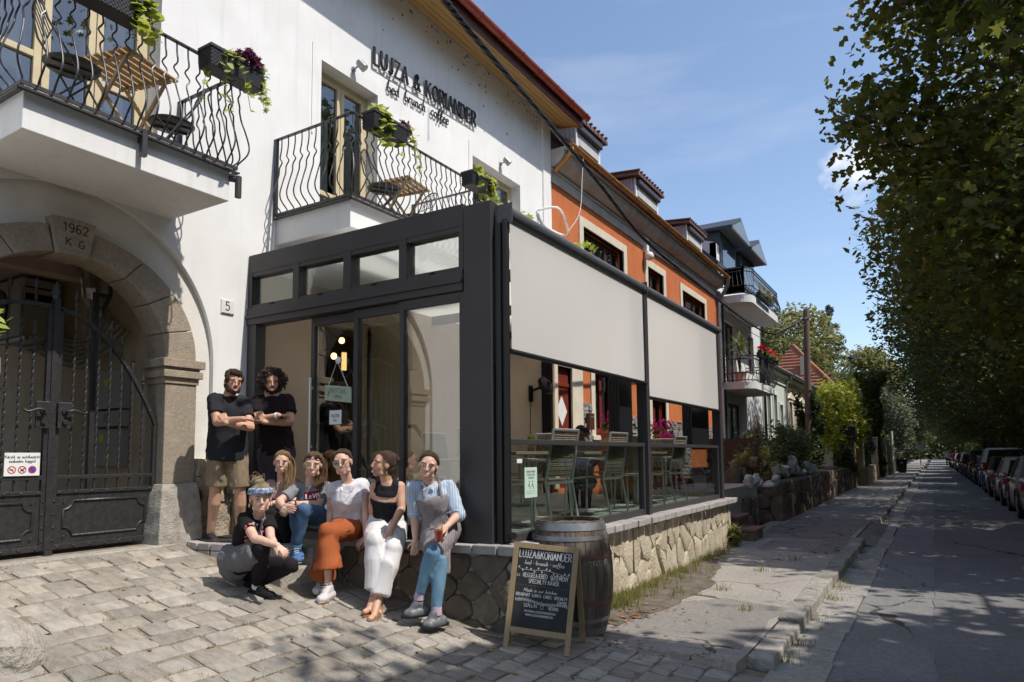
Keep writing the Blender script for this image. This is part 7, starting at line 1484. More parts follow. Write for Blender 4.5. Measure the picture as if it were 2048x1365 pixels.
# ================================================================== CHALKBOARD AND BARREL
bd = thing('chalkboard_stand','folding wooden chalkboard with white hand lettered cafe menu, leaning before the barrel','chalkboard',(-2.66,4.75,.12))
BL,BR = P(1006,1294,5.18),P(1139,1314,5.05);TL_,TR_ = P(1034,1086,5.36),P(1164,1096,5.23)
bx_ = (BR-BL).normalized();by_ = ((TL_+TR_)/2-(BL+BR)/2).normalized();bn = bx_.cross(by_).normalized();by_ = bn.cross(bx_).normalized()
BW = ((BR-BL).length+(TR_-TL_).length)/2;BH = ((TL_-BL).length+(TR_-BR).length)/2;B0 = (BL+BR)/2-bx_*BW/2
if bn.dot(Vector((0,0,CAMZ))-B0) < 0: bn = -bn
def bbox(mb,u0,u1,v0,v1,d0,d1,o=None,ux=None,uy=None,un=None):
 o = o or B0;ux = ux or bx_;uy = uy or by_;un = un or bn
 vs = [o+ux*u+uy*v+un*d for d in (d0,d1) for (u,v) in ((u0,v0),(u1,v0),(u1,v1),(u0,v1))]
 mb.add(vs,[(3,2,1,0),(4,5,6,7),(0,1,5,4),(1,2,6,5),(2,3,7,6),(3,0,4,7)])
FW = .042
T['boardwood'] = M('board_frame_pine',(.34,.245,.14),(.27,.19,.10),.6,scale=4,stretch=(20,20,3),bump=.15,bscale=25);T['slateb'] = M('blackboard',(.016,.017,.018),(.026,.027,.028),.7,scale=5)
for nm,a in (('stile',(0,FW,0,BH)),('stile',(BW-FW,BW,0,BH)),('top_rail',(FW,BW-FW,BH-FW,BH)),('bottom_rail',(FW,BW-FW,.115,.115+FW))):
 mb = MB();bbox(mb,*a,-.012,.012);mb.build(nm,T['boardwood'],bd,bevel=.002)
mb = MB();bbox(mb,FW,BW-FW,.15,BH-FW,-.004,.003);pn = mb.build('panel',T['slateb'],bd)
bk_ = Vector((-bn.x,-bn.y,0)).normalized();top0 = B0+by_*(BH-.02)-bn*.02
leg_d = (Vector((0,0,-1))+bk_*.34).normalized();o2 = top0
uyb = -leg_d;hb_ = BH*1.0
for nm,a in (('rear_stile',(0,FW,-hb_,0)),('rear_stile',(BW-FW,BW,-hb_,0)),('rear_rail',(FW,BW-FW,-hb_+.13,-hb_+.17))):
 mb = MB();bbox(mb,*a,-.012,.012,top0,bx_,uyb,bx_.cross(uyb));mb.build(nm,T['boardwood'],bd,bevel=.002)
mb = MB();bbox(mb,FW,BW-FW,-hb_+.17,-.02,-.004,.003,top0,bx_,uyb,bx_.cross(uyb));mb.build('rear_panel',T['slateb'],bd)
iw = BW-2*FW;ih = BH-FW-.157;IO = B0+bx_*FW+by_*.157+bn*.0032
mb = MB()
def bt(s,u,v,h,wd=None,fit=None,gap=.18,**k):
 """line of writing centred at u (0..1), baseline v (0..1 of the slate), optional fitted width"""
 hgt = h*ih;kx = 1.0
 if fit: kx = fit*iw/(text_w(s,gap)*hgt)
 write(mb,s,IO+bx_*u*iw+by_*v*ih-bx_*(text_w(s,gap)*hgt*kx/2),bx_*kx,by_,bn,hgt,wd or .0038,.0006,gap,**k)
bt('LUJZA&KORIANDER',.5,.885,.095,.0062,.95,.2);bt('bed · brunch · coffee',.5,.80,.05,.004,.72,.16,slant=.15)
def garland(v,amp,seed,dense,up):
 rr = rnd(seed);pts = []
 for i in range(41): u = .03+.94*i/40;pts.append(IO+bx_*u*iw+by_*(v+amp*math.sin(u*9+seed)-.03*u)*ih)
 mb.tube(pts,.0016,4)
 for i in range(0,41,dense):
  for s in ((1,-1) if up else (rr.choice((1,-1)),)):
   p = pts[i];a = s*rr.uniform(.6,1.2);d = bx_*math.cos(a)*.7+by_*math.sin(a);ln = ih*rr.uniform(.02,.032);mb.tube([p,p+d*ln],.0013,4)
   if not up: mb.ell(p+d*ln+bn*.0005,(.006,.006,.001),8,4,X=Matrix((bx_,by_,bn)).transposed())
   else: mb.ell(p+d*ln*.6+bn*.0004,(.0035,.0035,.0008),6,4)
garland(.745,.012,3,3,False);bt('REGGELI  EBÉD  SÜTEMÉNY',.54,.635,.052,.0037,.82,.2);bt('SPECIALTY KÁVÉK',.52,.565,.05,.0037,.55,.2)
for u in (.04,.40,.665):
 c = IO+bx_*u*iw+by_*.655*ih;mb.tube([c+bx_*.012*math.cos(a)+by_*.011*math.sin(a) for a in [-.0-math.pi*i/8 for i in range(9)]],.0015,4);mb.tube([c-bx_*.012,c-bx_*.008+by_*.008,c,c+bx_*.008+by_*.008,c+bx_*.012],.0015,4)
for i in range(36): c = IO+bx_*(.03+.94*i/35)*iw+by_*.53*ih;mb.ell(c,(.0018,.0018,.0008),5,3)
bt('Made in our kitchen',.47,.455,.042,.003,.6,.14,slant=.2);bt('BREAKFAST · LUNCH · CAKES · SPECIALTY',.5,.395,.036,.003,.93,.17);bt('COFFEE',.88,.345,.03,.0028,.17,.2)
garland(.345,.012,6,1,True);bt('SZÁLLÁS',.32,.265,.04,.0032,.24,.2);bt('ROOMS',.74,.255,.04,.0032,.17,.2)
c = IO+bx_*.53*iw+by_*.255*ih;mb.tube([c-bx_*.01,c-bx_*.01+by_*.022,c+by_*.034,c+bx_*.01+by_*.022,c+bx_*.01,c-bx_*.01],.0016,4)
bt('ROOMS@LUJZAKORIANDER.HU',.5,.20,.026,.0023,.56,.2);bt('WWW.LUJZAKORIANDER.HU',.49,.155,.026,.0023,.5,.2)
mb.build('chalk_writing',T['chalk'],pn)
# wine barrel with staves and hoops
bc = Vector((-2.72,5.36,.115));bh = .94
br_ = thing('wine_barrel','weathered oak wine barrel with grey steel hoops standing at the terrace corner','barrel',tuple(bc))
def brad(f): return .285+.078*math.sin(math.pi*f)**.9
T['stave'] = M('weathered_oak',(.155,.118,.088),(.085,.062,.046),.75,scale=3.5,stretch=(9,9,1.3),bump=.4,bscale=18,rand=.25,c3=(.24,.21,.185),s3=2.5,w3=.5);T['hoop'] = M('galvanised_hoop',(.27,.29,.31),(.17,.175,.18),.5,scale=8,metal=.55,c3=(.15,.075,.045),s3=3,w3=.5);T['rust'] = M('rusty_hoop',(.15,.065,.04),(.10,.05,.035),.7,scale=9)
NS = 26
for k in range(NS):
 a0,a1 = 2*math.pi*k/NS+.006,2*math.pi*(k+1)/NS-.006;vs = [];fs = [];m = 12
 for i in range(m+1):
  f = i/m;z = bh*f;r0 = brad(f);
  for (rr_,a) in ((r0-.02,a0),(r0,a0),(r0+.0015,(a0+a1)/2),(r0,a1),(r0-.02,a1)): vs.append((rr_*math.cos(a),rr_*math.sin(a),z))
 for i in range(m):
  for j in range(5): fs.append((i*5+j,i*5+(j+1)%5,i*5+5+(j+1)%5,i*5+5+j))
 fs += [(4,3,2,1,0),tuple(m*5+j for j in range(5))];mb = MB();mb.add([Vector(v)+bc for v in vs],fs);mb.build('stave',T['stave'],br_)
for (f,h_,mt) in ((.955,.062,'hoop'),(.855,.036,'hoop'),(.70,.032,'rust'),(.30,.034,'rust'),(.145,.036,'hoop'),(.045,.06,'hoop')):
 mb = MB();z = bh*f;mb.lathe([(brad(max(0,min(1,(z-h_/2)/bh)))+.001,z-h_/2),(brad(max(0,min(1,(z-h_/2)/bh)))+.006,z-h_/2),(brad(min(1,(z+h_/2)/bh))+.006,z+h_/2),(brad(min(1,(z+h_/2)/bh))+.001,z+h_/2)],52,bc);h_o = mb.build('hoop',T[mt],br_,smooth=40)
 if f > .8:
  mb = MB()
  for q in (-.06,.0,.10): a = -2.2+q;mb.ell(bc+Vector(((brad(f)+.007)*math.cos(a),(brad(f)+.007)*math.sin(a),z)),(.008,.008,.008),6,4)
  mb.build('rivets',T['rust'],h_o)
for i in range(6):
 x0 = -.26+.52*i/6;x1 = x0+.52/6-.004;xm = max(abs(x0),abs(x1));hw = math.sqrt(max(.001,.262**2-xm**2));mb = MB();mb.box(bc.x+x0,bc.x+x1,bc.y-hw,bc.y+hw,bc.z+bh-.06,bc.z+bh-.035);mb.build('head_board',T['stave'],br_)
# faint white lettering left on the belly
mb = MB()
va = -1.15
x_ = 0
for ch in 'A vinum':
 wg,pl = glyph(ch) if ch in G else (0.5,[[(0,.5),(.2,0),(.4,.5)]])
 if ch == 'v': wg,pl = .4,[[(0,.5),(.2,0),(.4,.5)]]
 for line in pl:
  pts = []
  for p in line:
   a = va+(x_+p[0])*.085/.36;z = bh*.62+p[1]*.085;pts.append(bc+Vector(((brad(z/bh)+.0015)*math.cos(a),(brad(z/bh)+.0015)*math.sin(a),z)))
  mb.tube(pts,.0035,4)
 x_ += wg+.25
mb.build('stencil',M('worn_white_paint',(.42,.41,.40),(.15,.12,.10),.8,scale=60),br_)
# ================================================================== PEOPLE
from mathutils import noise as _mn
TASKS = []
def task(name,mb,mat,parent,voxel=.009,smooth=4,wrinkle=0,wscale=9,ratio=.5,stretch=(1,1,.45),seed=0,sharp=False):
 TASKS.append((name,mb,mat,parent,voxel,smooth,wrinkle,wscale,ratio,stretch,seed,sharp))
def run_tasks():
 tmp = []
 for (name,mb,mat,parent,voxel,sm,*_r2) in TASKS:
  me = bpy.data.meshes.new('tmp');me.from_pydata(mb.v,[],mb.f);bm = bmesh.new();bm.from_mesh(me);bmesh.ops.recalc_face_normals(bm,faces=bm.faces);bm.to_mesh(me);bm.free()
  o = bpy.data.objects.new('tmp',me);C.objects.link(o);m = o.modifiers.new('r','REMESH');m.mode = 'VOXEL';m.voxel_size = voxel
  s = o.modifiers.new('s','SMOOTH');s.factor = .5;s.iterations = sm
  if _r2[2] < 1: d = o.modifiers.new('d','DECIMATE');d.ratio = _r2[2]
  tmp.append(o)
 bpy.context.view_layer.update();dg = bpy.context.evaluated_depsgraph_get()
 for o,(name,mb,mat,parent,voxel,sm,wr,ws,ratio,stretch,seed,sharp) in zip(tmp,TASKS):
  me = bpy.data.meshes.new_from_object(o.evaluated_get(dg));me.name = name;off = Vector(ORG.get(parent.name,(0,0,0)))
  if wr:
   sv = Vector((seed*3.7,seed*1.9,seed*5.1));st = Vector(stretch)
   for v in me.vertices:
    q = Vector((v.co.x*st.x,v.co.y*st.y,v.co.z*st.z))*ws;n1 = _mn.noise(q+sv);n2 = _mn.noise(q*2.3-sv);v.co += v.normal*wr*((1-min(1,abs(n1)*1.6))**3*1.5-.35+n2*.5)
  for v in me.vertices: v.co -= off
  me.materials.clear();me.materials.append(mat);me.polygons.foreach_set('use_smooth',[True]*len(me.polygons));me.update()
  f = bpy.data.objects.new(name,me);C.objects.link(f);f.parent = parent;ORG[f.name] = tuple(off)
 for o in tmp: d = o.data;bpy.data.objects.remove(o);bpy.data.meshes.remove(d)
 TASKS.clear()
DECALS = []
def decal(mb,name,mat,t,target,d):
 o = mb.build(name,mat,t);DECALS.append((o,t,target,Vector(d).normalized()));return o
def run_decals():
 from mathutils.bvhtree import BVHTree
 for o,t,target,d in DECALS:
  tg = [c for c in bpy.data.objects if c.parent == t and c.name.split('.')[0] == target][0];bv = BVHTree.FromPolygons([v.co for v in tg.data.vertices],[p.vertices for p in tg.data.polygons])
  lay = {}
  for v in o.data.vertices:
   h = bv.ray_cast(v.co+d*.5,-d)[0]
   if h is None: h = bv.find_nearest(v.co)[0]
   v.co = h+d*.0035
  o.data.update()
def cap(mb,p,q,r0,r1=None,n=12,flat=0):
 """round-ended (or flat-ended) tapered limb"""
 p = Vector(p);q = Vector(q);r1 = r0 if r1 is None else r1;d = q-p;L_ = d.length
 if L_ < 1e-5: mb.ell(p,(r0,r0,r0),n,8);return
 d.normalize();pts = [];R_ = []
 if not flat & 1:
  for a in (85,60,35,12): pts.append(p-d*r0*math.sin(rad(a)));R_.append(r0*math.cos(rad(a)))
 pts.append(p);R_.append(r0);pts.append((p+q)/2);R_.append((r0+r1)/2);pts.append(q);R_.append(r1)
 if not flat & 2:
  for a in (12,35,60,85): pts.append(q+d*r1*math.sin(rad(a)));R_.append(r1*math.cos(rad(a)))
 mb.tube(pts,R_,n)
def chain(mb,pts,rs,n=12,flat=3):
 mb.tube([Vector(p) for p in pts],rs,n)
 if not flat & 1: mb.ell(pts[0],(rs[0],)*3,n,8)
 if not flat & 2: mb.ell(pts[-1],(rs[-1],)*3,n,8)
def frame3(u,f):
 u = Vector(u).normalized();f = Vector(f);f = (f-u*f.dot(u)).normalized();r = f.cross(u).normalized();return r,f,u
def hand(mb,w,d,back,k=1.0,curl=.5,thumb=1,spread=.06):
 """palm, four unequal jointed fingers and a thumb off the side; d = hand direction, back = back-of-hand normal"""
 w = Vector(w);d = Vector(d).normalized();b = Vector(back);b = (b-d*b.dot(d)).normalized();s = d.cross(b).normalized()*thumb
 for i in (-1,0,1): cap(mb,w+s*i*.012*k,w+d*.078*k+s*i*.024*k,.014*k,.0125*k,8)
 for i,(ln,off) in enumerate(((.066,.030),(.075,.010),(.070,-.010),(.054,-.029))):
  p = w+d*.08*k+s*off*k;a = 0;dr = (d+s*spread*(off/.03)).normalized()
  for j,f in enumerate((.45,.32,.23)):
   a += curl*(.55,.75,.6)[j];dd = dr*math.cos(a)-b*math.sin(a);q = p+dd*ln*f*k;cap(mb,p,q,(.0092-.0011*j)*k,(.0085-.0012*j)*k,7);p = q
 p = w+d*.025*k+s*.022*k;q = p+(d*.55+s*.75-b*.25).normalized()*.036*k;cap(mb,p,q,.0115*k,.010*k,7);q2 = q+(d*.85+s*.35-b*.4*curl).normalized()*.030*k;cap(mb,q,q2,.010*k,.008*k,7)
def skinmat(name,c):
 m,t,b = nodes(name);N = t.nodes;n = N.new('ShaderNodeTexNoise');n.inputs['Scale'].default_value = 14;n.inputs['Detail'].default_value = 4;tc = N.new('ShaderNodeTexCoord');t.links.new(tc.outputs['Object'],n.inputs['Vector'])
 x = N.new('ShaderNodeMix');x.data_type = 'RGBA';x.inputs['A'].default_value = hx(c);x.inputs['B'].default_value = (c[0]*.86,c[1]*.72,c[2]*.68,1);r = N.new('ShaderNodeMapRange');r.inputs['From Min'].default_value = .45;r.inputs['From Max'].default_value = .75;t.links.new(n.outputs['Fac'],r.inputs['Value']);t.links.new(r.outputs[0],x.inputs['Factor']);t.links.new(x.outputs['Result'],b.inputs['Base Color'])
 b.inputs['Roughness'].default_value = .5;b.inputs['Subsurface Weight'].default_value = .12;b.inputs['Subsurface Radius'].default_value = (.012,.004,.002);b.inputs['Specular IOR Level'].default_value = .35;return m
def cloth(name,c,c2=None,stripe=None,rough=.9,bs=300,bump=.035,sax=(1,0,0)):
 m = M(name,c,c2 or (c[0]*.86,c[1]*.86,c[2]*.86),rough,scale=5,bump=bump,bscale=bs,spec=.2)
 if stripe:
  t = m.node_tree;N = t.nodes;b = N['Principled BSDF'];col,freq = stripe;tc = N.new('ShaderNodeTexCoord');w_ = N.new('ShaderNodeTexWave');w_.inputs['Scale'].default_value = freq;w_.inputs['Distortion'].default_value = .6;w_.inputs['Detail Scale'].default_value = 2;mpn = N.new('ShaderNodeMapping');mpn.inputs['Rotation'].default_value = (0,0,-.551+sax[1]);t.links.new(tc.outputs['Object'],mpn.inputs[0]);t.links.new(mpn.outputs[0],w_.inputs['Vector'])
  src = b.inputs['Base Color'].links[0].from_socket;x = N.new('ShaderNodeMix');x.data_type = 'RGBA';x.inputs['B'].default_value = hx(col);r = N.new('ShaderNodeMapRange');r.inputs['From Min'].default_value = .55;r.inputs['From Max'].default_value = .75;t.links.new(w_.outputs['Fac'],r.inputs['Value']);t.links.new(src,x.inputs['A']);t.links.new(r.outputs[0],x.inputs['Factor']);t.links.new(x.outputs['Result'],b.inputs['Base Color'])
 return m
SK = {'fair': skinmat('fair_skin',(.66,.43,.33)),'tan': skinmat('tanned_skin',(.58,.35,.24)),'dark': skinmat('dark_skin',(.13,.065,.04))}
T['eyew'] = M('eye_white',(.36,.32,.30),None,.3);T['eyed'] = M('iris_dark',(.03,.02,.015),None,.2);T['brow'] = M('eyebrow_hair',(.06,.035,.02),None,.9);T['lip'] = M('lips',(.47,.20,.17),None,.5);T['teeth'] = M('teeth',(.80,.78,.74),None,.35)
def hairmat(name,c,c2): return M(name,c,c2,.5,scale=10,stretch=(60,60,4),bump=.9,bscale=10,spec=.45)
def head(t,mb,c,up,face,skin,k=1.0,male=False,brow=(.06,.035,.02),lip=True,smile=1,beard=None):
 """adds the skull to the body builder and makes the eyes, brows and mouth as children"""
 R_,F_,U_ = frame3(up,face);X = Matrix((R_,F_,U_)).transposed();c = Vector(c)
 def W(x,y,z): return c+(R_*x+F_*y+U_*z)*k
 def e(x,y,z,a,b,d): mb.ell(W(x,y,z),(a*k,b*k,d*k),14,10,X=X)
 e(0,-.012,.027,.073,.091,.077);e(0,.018,-.040,.061 if male else .059,.064,.068);e(0,.052,-.088,.034 if male else .029,.026,.024)
 for s in (-1,1):
  e(s*.032,.042,-.022,.030,.032,.040);e(s*.028,.062,.028,.030,.016,.014);e(s*.076,-.008,-.008,.010,.022,.032);e(s*.043,.015,-.075,.022,.03,.026)
  e(s*.011,.090,-.030,.008,.010,.007)
 cap(mb,W(0,.082,.014),W(0,.102,-.024),.008*k,.0115*k,8);e(0,.080,-.062,.026,.014,.010);e(0,.078,-.074,.020,.014,.008)
 em = MB();im = MB();bm_ = MB();lm = MB();tm = MB()
 for s in (-1,1):
  em.ell(W(s*.031,.075,.003),(.0105*k,.011*k,.0036*k),10,6,X=X);im.ell(W(s*.031,.0845,.003),(.0055*k,.0042*k,.0046*k),8,6,X=X)
  bm_.tube([W(s*.014,.090,.023),W(s*.030,.091,.031),W(s*.049,.078,.026)],[.0028*k,.0032*k,.0018*k],6)
 em.build('eyes',T['eyew'],t,smooth=True);im.build('irises',T['eyed'],t,smooth=True);bm_.build('eyebrows',T['brow'],t,smooth=True)
 lift = .010*smile;wdt = .023+.005*smile
 up_ = [W(-wdt,.072,-.064+lift),W(-.012,.091,-.062+lift*.15),W(0,.0935,-.063),W(.012,.091,-.062+lift*.15),W(wdt,.072,-.064+lift)]
 lo_ = [W(-wdt,.072,-.064+lift),W(-.013,.089,-.076),W(0,.092,-.079),W(.013,.089,-.076),W(wdt,.072,-.064+lift)]
 lm.tube(smooth_path(up_,3),.0026*k,6);lm.tube(smooth_path(lo_,3),.0032*k,6);lm.build('lips',T['lip'],t,smooth=True)
 if smile > .5:
  vs = smooth_path(up_,3)+smooth_path(lo_,3)[::-1];n = len(vs)//2;tm.add([v+F_*.001 for v in vs],[(i,i+1,2*n-2-i,2*n-1-i) for i in range(n-1)]);tm.build('teeth',T['teeth'],t)
 if beard:
  hb = MB()
  for (x,y,z,a,b,d) in ((0,.050,-.088,.040,.036,.034),(.042,.026,-.068,.026,.040,.040),(-.042,.026,-.068,.026,.040,.040),(0,.080,-.049,.026,.013,.0055)): hb.ell(W(x,y,z),(a*k*beard[1],b*k*beard[1],d*k),12,8,X=X)
  task('beard',hb,beard[0],t,.006,1,.003,60,1)
 return W,X
def haircap(hb,W,X,k,front=.0,vol=1.0,low=.0,side=True):
 hb.ell(W(0,-.030,.050+front),(.080*k*vol,.090*k*vol,.068*k*vol),18,14,X=X)
 hb.ell(W(0,-.055,-.03+low),(.068*k*vol,.055*k*vol,.07*k),14,10,X=X)
 if side:
  for s in (-1,1): hb.ell(W(s*.070,.012,.030),(.016*k,.034*k,.042*k),10,8,X=X)
HL = [(0,.046,.090),(.030,.044,.086),(.054,.032,.066),(.071,.008,.036),(.076,-.022,.004),(.064,-.055,-.035),(.035,-.080,-.055)]
def combed(name,W,X,k,mat,t,target,n=170,seed=1,r=.0034,vol=1.0,wave=.002):
 """strands drawn back from the hairline over the skull to a bun or tail"""
 rr = rnd(seed);mb = MB();c = Vector((0,-.017,.029));R3 = Vector((.079,.096,.079))*vol;tg = Vector(target)
 for i in range(n):
  u = rr.random();s_ = rr.choice((-1,1));q = u*(len(HL)-1);a = int(q);f = q-a;b0 = Vector(HL[a]).lerp(Vector(HL[min(a+1,len(HL)-1)]),f)
  if rr.random() < .45: b0 = b0.lerp(Vector((0,.0,.118)),rr.random())
  b0.x *= s_;ps = []
  for z in range(8):
   p = b0.lerp(tg,z/7);d = p-c;e = math.sqrt((d.x/R3.x)**2+(d.y/R3.y)**2+(d.z/R3.z)**2)
   if z < 7 and e < 1.04: p = c+d*(1.04+rr.uniform(-.01,.02))/max(e,.3)
   if z == 7: p = tg+Vector((rr.gauss(0,.008),rr.gauss(0,.006),rr.gauss(0,.010)))
   ps.append(W(*(p+Vector((rr.gauss(0,1),rr.gauss(0,1),rr.gauss(0,1)))*wave)))
  mb.tube(ps,[r*(.6 if z == 0 else 1)*k for z in range(8)],5)
 return mb.build(name,mat,t,smooth=60)
def J3(D,J): return {k: P(v[0],v[1],D+(v[2] if len(v) > 2 else 0)) for k,v in J.items()}
DBG = []
TF = [-.16,-.06,.03,.14,.30,.55,.80,1.0,1.12]
TA = {0: ([.056,.085,.122,.146,.138,.114,.136,.152,.146],[.054,.066,.080,.092,.110,.086,.098,.112,.110]),1: ([.062,.095,.145,.176,.168,.150,.152,.158,.15],[.06,.075,.092,.106,.116,.106,.104,.110,.108])}
def trunk_loft(mb,j,male=False,k=1.0,r=0,f0=-.16,f1=1.0,n=9,loose=0,fwd=0,wk=1.0):
 sh = (j['sr']+j['sl'])/2;hp = (j['hr']+j['hl'])/2;A_,B_ = TA[int(male)];sp = hp-sh;a0 = (j['sl']-j['sr']).normalized();a1 = (j['hl']-j['hr']).normalized();vs = [];N = 18
 for i in range(n):
  f = f0+(f1-f0)*i/(n-1);R_ = a0.lerp(a1,max(0,min(1,f)));R_ = (R_-sp.normalized()*R_.dot(sp.normalized())).normalized();F_ = sp.normalized().cross(R_).normalized()
  if F_.dot(CAMP-sh) < 0 and not j.get('back'): F_ = -F_
  a = (float(np.interp(f,TF,A_))*k+r+loose*max(0,min(1,(f-.3)*2)))*wk;b = float(np.interp(f,TF,B_))*k+r+loose*.7*max(0,min(1,(f-.3)*2));c = sh+sp*f+F_*(fwd+(.012 if not male else .006)*math.exp(-((f-.3)/.2)**2)-.01*(f < .05))
  if f < .0: c = c.lerp(j['nk'],min(1,-f/.16)*.7)
  for q in range(N): t_ = 2*math.pi*q/N;vs.append(c+R_*a*math.cos(t_)+F_*b*math.copysign(abs(math.sin(t_))**.9,math.sin(t_)))
 fs = [(i*N+q,i*N+(q+1)%N,(i+1)*N+(q+1)%N,(i+1)*N+q) for i in range(n-1) for q in range(N)]+[tuple(range(N-1,-1,-1)),tuple((n-1)*N+q for q in range(N))];mb.add(vs,fs)
def body(mb,j,male=False,k=1.0,leg=1.0):
 """limbs and trunk from joints: sr sl er el wr wl hr hl kr kl ar al nk (r = the person's right)"""
 m = (1.06 if male else .94);k *= m;sh = (j['sr']+j['sl'])/2;hp = (j['hr']+j['hl'])/2;ax = (j['sl']-j['sr']).normalized()
 trunk_loft(mb,j,male,k/m,f1=1.06)
 cap(mb,sh.lerp(j['nk'],.3),j['nk'],.058*k,.054*k);cap(mb,j['nk'],j['hd']-(j['hd']-j['nk'])*.2,.053*k,.050*k)
 for s in 'rl':
  cap(mb,j['s'+s].lerp(sh,.25),j['s'+s],.054*k,.052*k);cap(mb,j['s'+s],j['e'+s],.050*k,.039*k);e,w_ = j['e'+s],j['w'+s];mb.tube([e,e.lerp(w_,.25),e.lerp(w_,.7),w_],[.039*k,.0405*k,.031*k,.0255*k],10);mb.ell(e,(.039*k,)*3,10,8);mb.ell(w_,(.0255*k,)*3,10,6)
  h,n_,a = j['h'+s],j['k'+s],j['a'+s];q = k*leg;mb.tube([h,h.lerp(n_,.3),n_],[.086*q,.080*q,.054*q],12);mb.ell(h,(.086*q,)*3,12,8);mb.ell(n_,(.054*q,)*3,12,8)
  bk2 = (a-n_).cross(ax).normalized()*.012;mb.tube([n_,n_.lerp(a,.3)+bk2,n_.lerp(a,.7),a],[.051*q,.055*q,.039*(q+k)/2,.034*k],12);mb.ell(a,(.036*k,)*3,10,8)
def foot(mb,a,toe,k=1.0):
 a = Vector(a);toe = Vector(toe);d = toe-a;hl = a-Vector((d.x,d.y,0)).normalized()*.035*k;hl.z = toe.z
 cap(mb,a,hl,.034*k,.03*k);cap(mb,hl,toe,.03*k,.024*k);cap(mb,a,toe.lerp(hl,.35),.033*k,.028*k)
def shoe(t,a,toe,mat,k=1.0,sole=None,name='shoe',lab=None,z0=None,laces=None,high=.03):
 a = Vector(a);toe = Vector(toe);d = Vector((toe.x-a.x,toe.y-a.y,0)).normalized();hl = a-d*.045*k;hl.z = toe.z;mb = MB();s = Vector((-d.y,d.x,0));up = Vector((0,0,1))
 for q in (-1,1): cap(mb,hl+s*.010*q*k+up*.010,toe+s*.018*q*k-d*.03,.036*k,.032*k,10)
 cap(mb,hl+up*.01,toe-d*.012,.036*k,.030*k,10)
 cap(mb,hl.lerp(toe,.08)+up*.02,Vector((a.x,a.y,min(a.z+high-.05,hl.z+.075*k)))-d*.008,.036*k,.037*k);cap(mb,Vector((a.x,a.y,min(a.z,hl.z+.06*k)))+d*.02,toe.lerp(hl,.30)+up*.014,.036*k,.031*k)
 task(name,mb,mat,t,.007,3,.0012,30,.6)
 sm = MB();ln = (toe-hl).length;zb = min(hl.z,toe.z)
 ring = [(-.045,.028),(-.06,0),(-.045,-.028),(ln*.35,-.034),(ln*.72,-.046),(ln*.97,-.034),(ln+.022,0),(ln*.97,.034),(ln*.72,.046),(ln*.35,.034)]
 up2 = s.cross((toe-hl).normalized()).normalized();up2 = up2 if up2.z > 0 else -up2;dd = (toe-hl).normalized()
 vs = [hl+dd*x*1.0*k+s*y*k-up2*.030*k for x,y in ring]+[hl+dd*x*k+s*y*k-up2*.006*k for x,y in ring];n = len(ring)
 sm.add(vs,[tuple(range(n-1,-1,-1)),tuple(range(n,2*n))]+[(i,(i+1)%n,n+(i+1)%n,n+i) for i in range(n)]);sm.build('shoe_sole',sole or mat,t,bevel=.006)
 if laces:
  lm = MB()
  for i in range(4): p = a.lerp(toe,.25+.13*i)+up*(.045-.006*i)*k;lm.tube([p-s*.022*k,p+up*.006,p+s*.022*k],.003,4)
  lm.build('laces',laces,t)
def person(lab,D,J,group='staff posing outside the cafe'):
 j = J3(D,J)
 for s in ('sr','sl'): j[s] = j[s]-_u*.020
 j['nk'] = j['nk']-_u*.004
 g = min((v for k,v in j.items() if k in ('ar','al','hr')),key=lambda v: v.z)
 t = thing('person',lab,'person',tuple(g),group);return t,j
def tee(t,j,mat,k=1.0,sl=.55,r=.015,hem=.10,male=False,seed=1,name='t_shirt',sr=.060,wr=.008,loose=.0):
 m = (1.06 if male else .94)*k;mb = MB();sh = (j['sr']+j['sl'])/2
 trunk_loft(mb,j,male,k,r,-.085,1.0+hem,12,loose)
 for s in 'rl':
  cap(mb,j['s'+s].lerp(sh,.3),j['s'+s].lerp(sh,.06),.050*m+r,.046*m+r)
  if sl > 0: e = j['s'+s].lerp(j['e'+s],sl);mb.tube([j['s'+s],j['s'+s].lerp(e,.5),e],[.047*m+r,sr*m,(sr+.004)*m],12);mb.ell(j['s'+s],(.047*m+r,)*3,12,8)
 task(name,mb,mat,t,.010,4,wr,11,.5,(1,1,.6),seed);return mb
def pants(t,j,mat,k=1.0,to=1.0,rr=(.10,.095,.066,.062,.05),name='trousers',seed=2,wr=.006,waist=.10,vox=.010,legs='rl',ratio=.5,st=(1,1,.5)):
 """to: 1 = down to the ankle, .5 = knee; rr = radii at hip, mid-thigh, knee, mid-calf, hem"""
 mb = MB();hp = (j['hr']+j['hl'])/2;sh = (j['sr']+j['sl'])/2;up = (sh-hp).normalized()
 for s in legs:
  h,n_,a = j['h'+s],j['k'+s],j['a'+s]
  if to > .5: e = n_.lerp(a,(to-.5)*2);mb.tube([h,h.lerp(n_,.45),h.lerp(n_,.93),n_.lerp(e,.10),n_.lerp(e,.55),e],[rr[0],rr[1],rr[2],rr[2],rr[3],rr[4]],14);mb.ell(n_,(rr[2],)*3,12,8)
  else: e = h.lerp(n_,to*2);mb.tube([h,h.lerp(e,.5),e],[rr[0],rr[1],rr[2]],14)
  mb.ell(h,(rr[0],)*3,12,8);b = h.lerp(hp,.2);mb.tube([b,b.lerp(h,.1)+up*waist],[rr[0]+.006,rr[0]-.002],14)
 cap(mb,j['hr'],j['hl'],rr[0],rr[0]);task(name,mb,mat,t,vox,4,wr,11,ratio,st,seed);return mb
CAMP = Vector((0,0,CAMZ))
def tocam(p): return (CAMP-Vector(p)).normalized()
VX = _r;VU = _u
